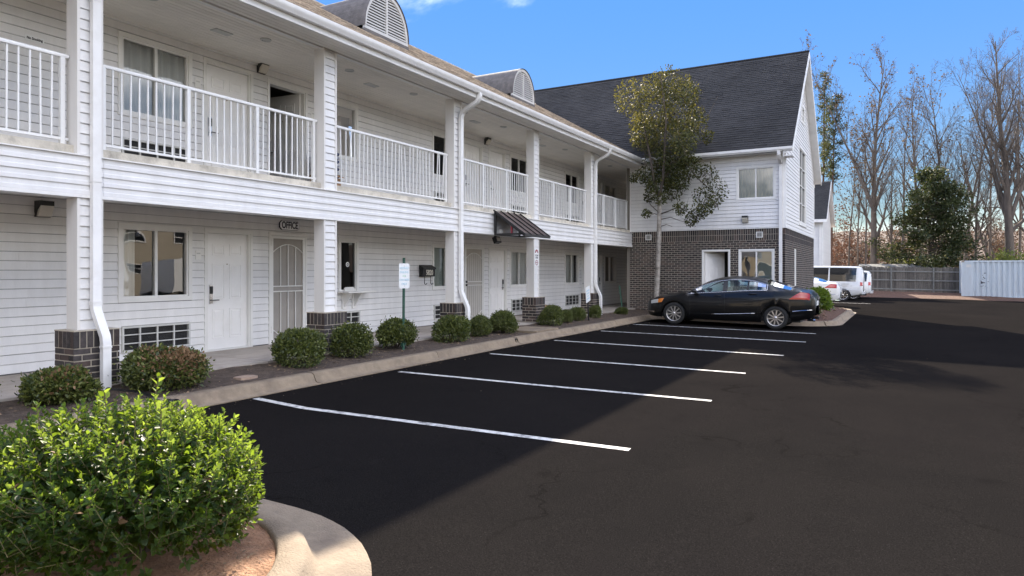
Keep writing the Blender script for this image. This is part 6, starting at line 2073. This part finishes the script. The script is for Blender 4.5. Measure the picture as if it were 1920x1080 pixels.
for z in (.16, .82, 1.46):
    mb = MB(); mb.prism([(-9, -.052, z + .135), (-9, -.012, z + .135), (-9, -.012, z + .225), (-9, -.052, z + .225)], None, (17.3, 0, -.26)); mb.build('fence_rail', 'fencerail', fence)
# long brown fence of a neighbouring plot, far behind
bf = thing('brown_fence', 'long dark brown fence far behind the board fence', 'fence', (-9.0, 74.0, gz(0, 62) + 0.0), local=True)
mb = MB()
for i in range(24):
    mb.box(i * 2.5, 0, -.4, i * 2.5 + 2.46, .05, 2.05 + rr.uniform(-.02, .02)); mb.box(i * 2.5 + 2.38, -.06, -.4, i * 2.5 + 2.5, .11, 2.15)
mb.build('fence_panel', 'brownwood', bf, kind='stuff')
# shed roof behind the fence
sx, sy = cam_xy(1668, 56)
shed = thing('garden_shed', 'low shed with a dull grey roof just above the board fence', 'shed', (sx - 2.2, sy + 1.5, gz(sx, 53) + .3), local=True)
mb = MB(); mb.box(0, 0, -.3, 4.4, 2.4, 1.75); mb.build('walls', 'brownwood', shed)
mb = MB(); mb.prism([(-.15, -.2, 1.76), (-.15, 1.2, 2.12), (-.15, 2.6, 1.76), (-.15, 2.6, 1.71), (-.15, 1.2, 2.07), (-.15, -.2, 1.71)], None, (4.7, 0, 0)); mb.build('roof', 'fencerail', shed)

# ---------------------------------------------------------------- far annex building past the wing
AX, AY = -4.75, 55.5
an = thing('annex_building', 'small white sided building with a steep dark gable roof behind the van', 'building', (AX - 5, AY, 0))
fa = Fr((0, AY), (1, 0), (0, -1)); fb2 = Fr((AX, 0), (0, 1), (1, 0))
mb = MB(); mb.box(-18, AY + .03, -.5, AX - .03, AY + 7, 5.35); mb.prism([(AX - .03, AY + .03, 5.35), (AX - .03, AY + 6.97, 5.35), (AX - .03, AY + 3.5, 8.3)], None, (-13, 0, 0))
wA = mb.build('wall', 'siding', an)
siding(wA, fa, -18, AX, -.1, 5.35, far=-100); siding(wA, fb2, AY, AY + 7, -.1, 8.1, far=-100, lim=lambda z: (AY, AY + 7) if z < 5.4 else (AY + (z - 5.4) * 1.19, AY + 7 - (z - 5.4) * 1.19))
mb = MB(); mb.prism([(-18, AY - .45, 5.42), (-18, AY + 3.5, 8.65), (-18, AY + 3.5, 8.52), (-18, AY - .45, 5.29)], None, (18 + AX + .3, 0, 0)); mb.prism([(-18, AY + 7.45, 5.42), (-18, AY + 3.5, 8.65), (-18, AY + 3.5, 8.52), (-18, AY + 7.45, 5.29)], None, (18 + AX + .3, 0, 0))
ar = mb.build('roof', 'shingle_dark', an)
sv = Vector((0, 3.95, 3.23)); shingles('shingles', 'shingle_dark', ar, (-12, AY - .45, 5.43), (1, 0, 0), sv.normalized(), 12 + AX + .3, sv.length, seed=5)
mb = MB()
for (ya, yb) in ((AY - .45, AY + 3.5), (AY + 7.45, AY + 3.5)):
    mb.prism([(AX + .30, ya, 5.40), (AX + .30, yb, 8.63), (AX + .30, yb, 8.40), (AX + .30, ya, 5.17)], None, (.03, 0, 0))
    mb.prism([(AX, ya, 5.28), (AX, yb, 8.51), (AX, yb, 8.48), (AX, ya, 5.25)], None, (.30, 0, 0))
mb.box(-18, AY - .48, 5.20, AX + .3, AY - .45, 5.42); mb.box(AX - .06, AY - .03, -.1, AX + .03, AY + .03, 5.3)
mb.build('rake_board', 'trim', an)
mb = MB(); mb.box(AX - .22, AY - .13, -.1, AX - .12, AY - .04, 5.2); mb.build('downspout', 'trim', an)

# ---------------------------------------------------------------- across the car park (seen mirrored in the windows)
nb = thing('apartment_house', 'tan apartment house with gable roof across the car park', 'building', (33, 26, gz(33, 26)))
fnb = Fr((32, 0), (0, -1), (-1, 0))
NH = [(-40 + i * 3.4, -38.8 + i * 3.4, z, z + 1.4) for i in range(9) for z in (1.0, 3.8)]
mb = MB(); holes_wall(mb, fnb, -42, -8, -.6, 6.0, NH, -.2, 0); mb.prism([(32, 30, 6.0), (32, 20, 6.0), (32, 25, 9.6)], None, (.2, 0, 0)); mb.box(32.3, 8, -.6, 41, 42, 6.0)
M['tansiding'] = mat('tan siding', (0.40, 0.345, 0.26), 0.6, 0.05, 2.0)
mb.build('wall', 'tansiding', nb)
for h in NH:
    mb = MB(); ring(mb, fnb, *h, .09, -.05, .04); fnb.box(mb, h[0], h[1], -.02, .01, (h[2] + h[3]) / 2 - .03, (h[2] + h[3]) / 2 + .03); wq = mb.build('window', 'sash', nb)
    mb = MB(); fnb.box(mb, h[0] + .05, h[1] - .05, -.06, -.05, h[2] + .05, h[3] - .05); mb.build('pane', 'vanpane', wq)
mb = MB(); mb.prism([(31.5, 8, 5.95), (36.8, 8, 8.9), (41.5, 8, 5.95), (36.8, 8, 9.05)], None, (0, 34, 0)); mb.build('roof', 'shingle_dark', nb)
for i, (tx, ty, ln) in enumerate(((19.5, 18.5, 7.0), (20.5, 28.0, 8.5))):
    tr = thing('box_trailer', ('shorter' if i == 0 else 'longer') + ' white box trailer parked across the lot', 'trailer', (tx, ty, gz(tx, ty)), rz=R(-14), group='white box trailers across the lot', local=True)
    mb = MB(); mb.box(0, 0, .55, 2.4, ln, 2.95); mb.build('cargo_box', 'carwhite', tr)
    mb = MB(); mb.box(.1, .1, .42, 2.3, ln - .1, .545); mb.build('chassis', 'plastic', tr)
    for wy in (ln * .42, ln * .55):
        for wxx in (.12, 2.28):
            mb = MB(); mb.lathe([(0, -.1), (.3, -.1), (.36, -.07), (.36, .07), (.3, .1), (0, .1)], (wxx, wy, .36), 'x', 20); mb.build('wheel', 'rubber', tr)
    mb = MB(); mb.prism([(.9, 0.1, .45), (1.5, 0.1, .45), (1.25, -1.1, .45), (1.15, -1.1, .45)], None, (0, 0, .08)); mb.build('drawbar', 'plastic', tr)

# house behind the photographer, sunlit, mirrored in the wing windows and the car
hb_ = thing('sided_house', 'cream sided house with a gable roof behind the viewer across the lot', 'house', (2, -28, gz(2, -25)))
fhb = Fr((0, -27.5), (-1, 0), (0, 1))
HH = [(-14 + i * 4.2, -12.5 + i * 4.2, z, z + 1.5) for i in range(7) for z in (0.9, 3.8)]
mb = MB(); holes_wall(mb, fhb, -18, 17, -.8, 6.2, HH, -.2, 0); mb.box(-17, -37, -.8, 18, -27.8, 6.2)
mb.build('wall', 'tansiding', hb_)
for h in HH:
    mb = MB(); ring(mb, fhb, *h, .09, -.05, .04); wq = mb.build('window', 'sash', hb_)
    mb = MB(); fhb.box(mb, h[0] + .05, h[1] - .05, -.06, -.05, h[2] + .05, h[3] - .05); mb.build('pane', 'vanpane', wq)
mb = MB(); mb.prism([(-17.5, -26.9, 6.15), (-17.5, -32.3, 9.2), (-17.5, -37.6, 6.15), (-17.5, -32.3, 9.35)], None, (36, 0, 0)); mb.build('roof', 'shingle_dark', hb_)
# ---------------------------------------------------------------- small things on the walls and in the beds
def wall_lamp(label, fr, u, z, sc=1.0, flood=False):
    p = fr.p(u, 0.0, z)
    t = thing('wall_lamp', label, 'lamp', p, group='dark wall lamps beside the doors')
    s = sc
    mb = MB(); q = lambda a, b, c: fr.p(u + a * s, 0.02 + b * s, z + c * s)
    def prism_u(pts, u0, u1):
        A = [q(u0, b, c) for b, c in pts]; mb.prism(A, None, fr.u * ((u1 - u0) * s))
    prism_u([(0, -.13), (.05, -.13), (.085, -.02), (.17, .05), (.17, .13), (.0, .13)], -.11, .11)
    mb.build('housing', 'black', t)
    mb = MB(); prism_u([(.052, -.125), (.10, -.115), (.185, .035), (.178, .05), (.09, -.02)], -.10, .10)
    mb.build('lens', 'lens', t)
    mb = MB(); c = q(0, .01, .13); mb.tube([c, c + Vector((0, 0, .03 * s))], .008, 6); mb.build('conduit_fitting', 'steelgrey', t)
    return t
wall_lamp('black wall lamp with a square lens on the lower wall left of the nearest column', fw, 5.08, 2.46, .85)
wall_lamp('dark wall lamp on the balcony wall between the closed white door and the open door', fw, 8.84, 5.40, .8)
wall_lamp('dark wall lamp on the balcony wall between two closed doors, above the brown awning', fw, 16.90, 5.36, .8)
wall_lamp('dark lamp on the white siding of the gabled wing just above the brickwork', ff, -4.53, 3.38, .9)
fl_ = thing('flood_light', 'small square black flood light hanging below the brown awning', 'lamp', (-8.9, 14.85, 2.42))
mb = MB(); mb.obox((-8.80, 14.86, 2.38), (.05, 0, .02), (0, .11, 0), (-.03, 0, .075)); mb.build('housing', 'black', fl_)
mb = MB(); mb.obox((-8.745, 14.86, 2.40), (.004, 0, .0016), (0, .075, 0), (-.018, 0, .045)); mb.build('lens', 'lens', fl_)
mb = MB(); mb.box(-8.87, 14.84, 2.40, -8.82, 14.88, 2.49); mb.build('bracket', 'black', fl_)

# OFFICE sign
os_ = thing('office_sign', 'white plate with clipped corners and bold black OFFICE above the screen door', 'sign', (XW, 9.52, 2.49))
def plate(x, yc, zc, w, h, c, th, inset=0.0):
    w -= inset; h -= inset
    pts = [(-w + c, -h), (w - c, -h), (w, -h + c), (w, h - c), (w - c, h), (-w + c, h), (-w, h - c), (-w, -h + c)]
    return [(x, yc + a, zc + b) for a, b in pts]
mb = MB(); mb.prism(plate(XW + .022, 9.52, 2.49, .245, .092, .05, 0), None, (.03, 0, 0)); mb.build('plate_edge', 'inkblack', os_)
mb = MB(); mb.prism(plate(XW + .0525, 9.52, 2.49, .245, .092, .05, 0, .005), None, (.003, 0, 0)); mb.build('plate_face', 'signwhite', os_)
lettering('OFFICE', .185, 'inkblack', os_, (XW + .0572, 9.52, 2.488), sx=.68, bold=.03)

# No Smoking sign
ns = thing('no_smoking_sign', 'small white No Smoking plate high on the balcony wall at the left edge', 'sign', (XW, 4.99, 4.80))
mb = MB(); mb.box(XW + .019, 4.87, 4.765, XW + .024, 5.11, 4.84); mb.build('plate', 'signwhite', ns)
lettering('No Smoking', .05, 'inkblack', ns, (XW + .0255, 4.99, 4.803), sx=.80, bold=.03)

# mailbox with the house number
mbx = thing('mailbox', 'black wall mailbox with cream numerals and two curled hooks beneath', 'mailbox', (XW, 13.98, 1.56))
y0, y1 = 13.72, 14.24
mb = MB(); mb.prism([(XW + .02, y0, 1.46), (XW + .13, y0, 1.46), (XW + .145, y0, 1.66), (XW + .02, y0, 1.74)], None, (0, y1 - y0, 0)); mb.build('body', 'black', mbx)
mb = MB(); mb.prism([(XW + .02, y0 - .012, 1.755), (XW + .165, y0 - .012, 1.675), (XW + .165, y0 - .012, 1.64), (XW + .155, y0 - .012, 1.64), (XW + .155, y0 - .012, 1.668), (XW + .02, y0 - .012, 1.742)], None, (0, y1 - y0 + .024, 0)); mb.build('lid', 'black', mbx)
lettering('5820', .175, 'cream', mbx, (XW + .1465, 13.99, 1.555), sx=.84, bold=.035)
for yy in (13.84, 14.10):
    mb = MB(); mb.tube([(XW + .10, yy, 1.46), (XW + .10, yy, 1.31)] + [(XW + .10, yy + .05 - .05 * math.cos(a), 1.31 - .05 * math.sin(a)) for a in (.4, .9, 1.4, 1.9, 2.4, 2.8)], .010, 5); mb.build('hook', 'black', mbx)

# towing sign on the column
tsx, tsy, tsz = -8.622, 16.70, 1.98
ts = thing('towing_sign', 'narrow white towing sign with red emblem on the column by the awning', 'sign', (tsx, tsy, tsz))
mb = MB(); mb.box(tsx, tsy - .115, tsz - .24, tsx + .006, tsy + .115, tsz + .24); mb.build('plate', 'signwhite', ts)
mb = MB()
for i in range(16):
    a0, a1 = math.pi * i / 16, math.pi * (i + 1) / 16
    P_ = lambda a, r: (tsx + .0075, tsy + r * math.cos(a), tsz + .115 + r * math.sin(a))
    mb.quad(P_(a0, .045), P_(a1, .045), P_(a1, .095), P_(a0, .095))
mb.build('emblem', 'inkred', ts, fix=False)
mb = MB()
for i in range(20):
    a0, a1 = 2 * math.pi * i / 20, 2 * math.pi * (i + 1) / 20
    P_ = lambda a, r: (tsx + .0075, tsy + r * math.cos(a), tsz - .15 + r * math.sin(a) * .9)
    mb.quad(P_(a0, .062), P_(a1, .062), P_(a1, .082), P_(a0, .082))
mb.build('ring_mark', 'inkred', ts, fix=False)
lettering('TOW', .075, 'inkblack', ts, (tsx + .0075, tsy, tsz + .04)); lettering('ZONE', .055, 'inkblack', ts, (tsx + .0075, tsy, tsz - .02))
lettering('AWAY', .04, 'inkred', ts, (tsx + .0075, tsy, tsz - .15))

# seam metal awning
aw = thing('metal_awning', 'brown standing seam metal awning on a triangular frame fixed to the balcony beam', 'awning', (-8.58, 14.95, 2.49))
ya, yb = 14.36, 15.62; xb, xf, zt, zl = -8.575, -7.72, 3.07, 2.47
sl_ = Vector((xf - xb, 0, zl - zt)); nrm = Vector((zt - zl, 0, xf - xb)).normalized()
mb = MB()
for y in (ya + .02, yb - .02):
    mb.box(xb, y - .022, zl, xb + .045, y + .022, zt - .02); mb.box(xb + .045, y - .022, zl, xf - .03, y + .022, zl + .045)
    c = Vector((xb, y, zt - .03)); mb.sweep([c, c + sl_ * .97], [(-.022, -.022), (.022, -.022), (.022, .022), (-.022, .022)])
mb.box(xb, ya + .042, zl, xb + .04, yb - .042, zl + .04); mb.box(xf - .07, ya + .042, zl + .002, xf - .03, yb - .042, zl + .042)
mb.build('frame', 'black', aw)
mb = MB(); zz = zt + (zl - zt) * .55; mb.box(xb + .46, ya + .0, zl + .045, xb + .50, ya + .04, zz - .05); m_ = mb.build('strut', 'inkred', aw); m_['label'] = 'dark red upright of the frame'
np_ = 4
for i in range(np_):
    p0 = ya - .04 + (yb - ya + .08) * i / np_; p1 = ya - .04 + (yb - ya + .08) * (i + 1) / np_
    mb = MB(); a = Vector((xb - .01, p0 + .008, zt)); mb.prism([a, a + Vector((0, p1 - p0 - .016, 0)), a + Vector((0, p1 - p0 - .016, 0)) + nrm * .012, a + nrm * .012], None, sl_ * 1.03); mb.build('roof_panel', 'metalroof', aw)
for i in range(np_ + 1):
    p0 = ya - .04 + (yb - ya + .08) * i / np_
    mb = MB(); a = Vector((xb - .01, p0 - .008, zt)); mb.prism([a, a + Vector((0, .016, 0)), a + Vector((0, .016, 0)) + nrm * .042, a + nrm * .042], None, sl_ * 1.03); mb.build('seam', 'black', aw)
mb = MB(); mb.box(xf + .0, ya - .05, zl - .045, xf + .03, yb + .05, zl + .015); mb.build('drip_edge', 'black', aw)
cam_ = thing('junction_box', 'small pale box on the beam inside the awning frame', 'box', (-8.6, 14.72, 2.56)); mb = MB(); mb.box(-8.60, 14.64, 2.535, -8.53, 14.80, 2.63); mb.box(-8.53, 14.67, 2.55, -8.515, 14.77, 2.615); mb.build('case', 'coltrim', cam_)

# parking sign on a green post
px_, py_ = -7.86, 9.92
ps = thing('parking_sign', 'faded white parking sign on a green steel post in the bed before the office', 'sign', (px_, py_, .12), local=True)
mb = MB(); tilt = .02
mb.prism([(-.012, -.03, -.3), (-.012, .03, -.3), (.012, .018, -.3), (.012, -.018, -.3)], None, (0, tilt, 2.02)); mb.build('post', 'greenpost', ps)
mb = MB(); w, h, c = .152, .228, .035; pts = []
for (cx, cy, a0) in ((w - c, h - c, 0), (-w + c, h - c, 90), (-w + c, -h + c, 180), (w - c, -h + c, 270)):
    for k in range(5): pts.append((.016, cx + c * math.cos(R(a0 + 22.5 * k)), 1.39 + cy + c * math.sin(R(a0 + 22.5 * k))))
mb.prism(pts, None, (.004, 0, 0)); mb.build('sign_plate', 'signwhite', ps)
for body, z, s, m_, k in (('RESERVED', 1.53, .058, 'signblue', 1.0), ('PARKING', 1.455, .058, 'signblue', 1.0), ('FOR', 1.385, .05, 'signgreen', 1.0), ('CUSTOMERS', 1.315, .056, 'signblue', .9), ('ONLY', 1.24, .062, 'signblue', 1.0)):
    lettering(body, s, m_, ps, (.0215, 0, z), sx=k)
mb = MB()
for z in (1.57, 1.205): mb.lathe([(0, .006), (.008, .004), (.009, 0)], (.02, 0, z), 'x', 8)
mb.build('bolt', 'steelgrey', ps, kind='stuff')
mb = MB(); mb.box(-.02, -.05, .10, .03, -.018, .16); mb.box(-.02, .018, .12, .02, .05, .17); mb.build('post_clamp', 'greenpost', ps)
# leaning sign
ls = thing('leaning_sign', 'pale blank faced sign on a dark post leaning far over in the bed', 'sign', (-7.85, 18.55, .10), local=True)
ls.rotation_euler = (R(14), R(3), 0)
mb = MB(); mb.prism([(-.012, -.03, -.2), (-.012, .03, -.2), (.012, .02, -.2), (.012, -.02, -.2)], None, (0, 0, 1.1)); mb.build('post', 'plastic', ls)
mb = MB(); mb.box(.014, -.152, .62, .018, .152, 1.08); mb.build('sign_plate', 'signwhite', ls)
mb = MB()
for z, w in ((.96, .11), (.88, .10), (.80, .06), (.72, .11)): mb.box(.0182, -w, z - .018, .0188, w, z + .018)
mb.build('faded_print', 'signblue', ls)
# leaning green stake
gs = thing('green_stake', 'bare green steel stake leaning in the bed at the wing end', 'post', (-8.15, 22.25, .10), local=True)
gs.rotation_euler = (R(9), R(-4), 0)
mb = MB(); mb.prism([(-.012, -.035, -.2), (-.012, .035, -.2), (.012, .02, -.2), (.012, -.02, -.2)], None, (0, 0, 1.22))
for k in range(9): mb.box(.0, -.006, .1 + k * .1, .0135, .006, .12 + k * .1)
mb.build('stake', 'greenpost', gs)

# drain pipes through the kerb
dp = thing('drain_pipe', 'black corrugated drain pipe from the nearest downspout through the kerb', 'pipe', (-7.9, 4.95, .12))
mb = MB(); rad = []; path = []
for i in range(60):
    t = i / 59; x = -8.40 + 1.22 * t; y = 4.83 + .10 * t + .06 * math.sin(t * 5); path.append((x, y, bed_z(x, y) - .012 - .012 * t)); rad.append(1.0 if i % 2 else .86)
mb.tube(path, .042, 10, radii=rad); mb.build('pipe', 'pipe', dp, smooth=True)
mb = MB(); mb.lathe([(.043, -.02), (.050, 0), (.050, .03), (.036, .03), (.036, -.05), (0, -.05)], (-7.215, 4.93, .085), 'x', 16); mb.build('pipe_mouth', 'pipe', dp)
dp2 = thing('drain_pipe', 'black drain pipe mouth set in the kerb beside the path slab', 'pipe', (-7.3, 13.02, .08))
mb = MB(); mb.lathe([(.038, -.20), (.044, 0), (.044, .03), (.034, .03), (.034, -.12), (0, -.12)], (-7.235, 13.02, .085), 'x', 16); mb.build('pipe_mouth', 'pipe', dp2)
# flat stone and cardboard box
fs_ = thing('flat_stone', 'flat tan stone lying in the soil near the kerb', 'stone', (-7.75, 6.35, .13))
mb = MB(); rr = random.Random(3); mb.prism([(-7.75 + .13 * math.cos(a) * rr.uniform(.8, 1.2), 6.35 + .17 * math.sin(a) * rr.uniform(.8, 1.2), bed_z(-7.75, 6.35) - .01) for a in (0, .9, 1.7, 2.6, 3.5, 4.3, 5.3)], None, (0, 0, .035)); mb.build('stone', 'stone', fs_)
cb = thing('cardboard_box', 'closed cardboard box on the sidewalk behind the pier with the towing sign', 'box', (-9.7, 18.9, .2))
mb = MB(); mb.box(-9.95, 18.55, .202, -9.5, 19.5, .52); b_ = mb.build('carton', 'cardboard', cb)
mb = MB(); mb.box(-9.74, 18.545, .30, -9.71, 19.505, .524); mb.build('tape', 'curb', b_)
# things left at the open balcony door
cb2 = thing('carton', 'brown carton on the balcony floor at the open door', 'box', (-9.9, 10.2, F2))
mb = MB(); mb.box(-10.15, 9.86, F2 + .003, -9.75, 10.3, F2 + .32); mb.build('carton_body', 'cardboard', cb2)
mb = MB(); mb.obox((-9.70, 10.08, F2 + .36), (.07, 0, -.03), (0, .20, 0), (.0015, 0, .003)); mb.obox((-10.2, 10.08, F2 + .36), (.06, 0, .03), (0, .20, 0), (-.0015, 0, .003)); mb.build('flap', 'cardboard', cb2)
lb = thing('linen_bundle', 'striped bundle of linen stacked on the carton at the open door', 'linen', (-9.95, 10.1, F2 + .33))
for k in range(7):
    mb = MB(); z = F2 + .325 + k * .075; j = rr.uniform(-.02, .02)
    mb.prism([(-10.14, 9.9 + j, z + .01), (-10.10, 9.9 + j, z), (-9.80, 9.9 + j, z), (-9.76, 9.9 + j, z + .02), (-9.76, 9.9 + j, z + .055), (-9.80, 9.9 + j, z + .07), (-10.12, 9.9 + j, z + .07)], None, (0, .36, 0)); mb.build('folded_sheet', 'fabric' if k % 2 else 'navy', lb)
# litter gathered under the shrubs and a few dry leaves on the car park
rr = random.Random(71); sp = []
for (x, y, sx, sz, k, lab) in shr + [(-8.02, 5.36, 1.2, 1, 0, ''), (-8.1, 4.14, 1.1, 1, 0, '')]:
    for i in range(90):
        a = rr.uniform(0, 6.28); r_ = 0.5 * sx * (0.5 + 0.7 * rr.random()); xx = min(-7.44, max(-8.48, x + r_ * math.cos(a))); yy = y + r_ * math.sin(a); sp.append((xx, yy, bed_z(xx, yy)))
litter('shrub_litter', 'straw', sp, 0.022, 0.0)
sp = []
for i in range(170):
    if rr.random() < 0.85: xx, yy = -7.03 + abs(rr.gauss(0, .12)), rr.uniform(3.6, 22)
    else: xx, yy = rr.uniform(-7, 8), rr.uniform(3, 30)
    sp.append((xx, yy, gz(xx, yy)))
litter('lot_litter', 'straw', sp, 0.013, 0.001)
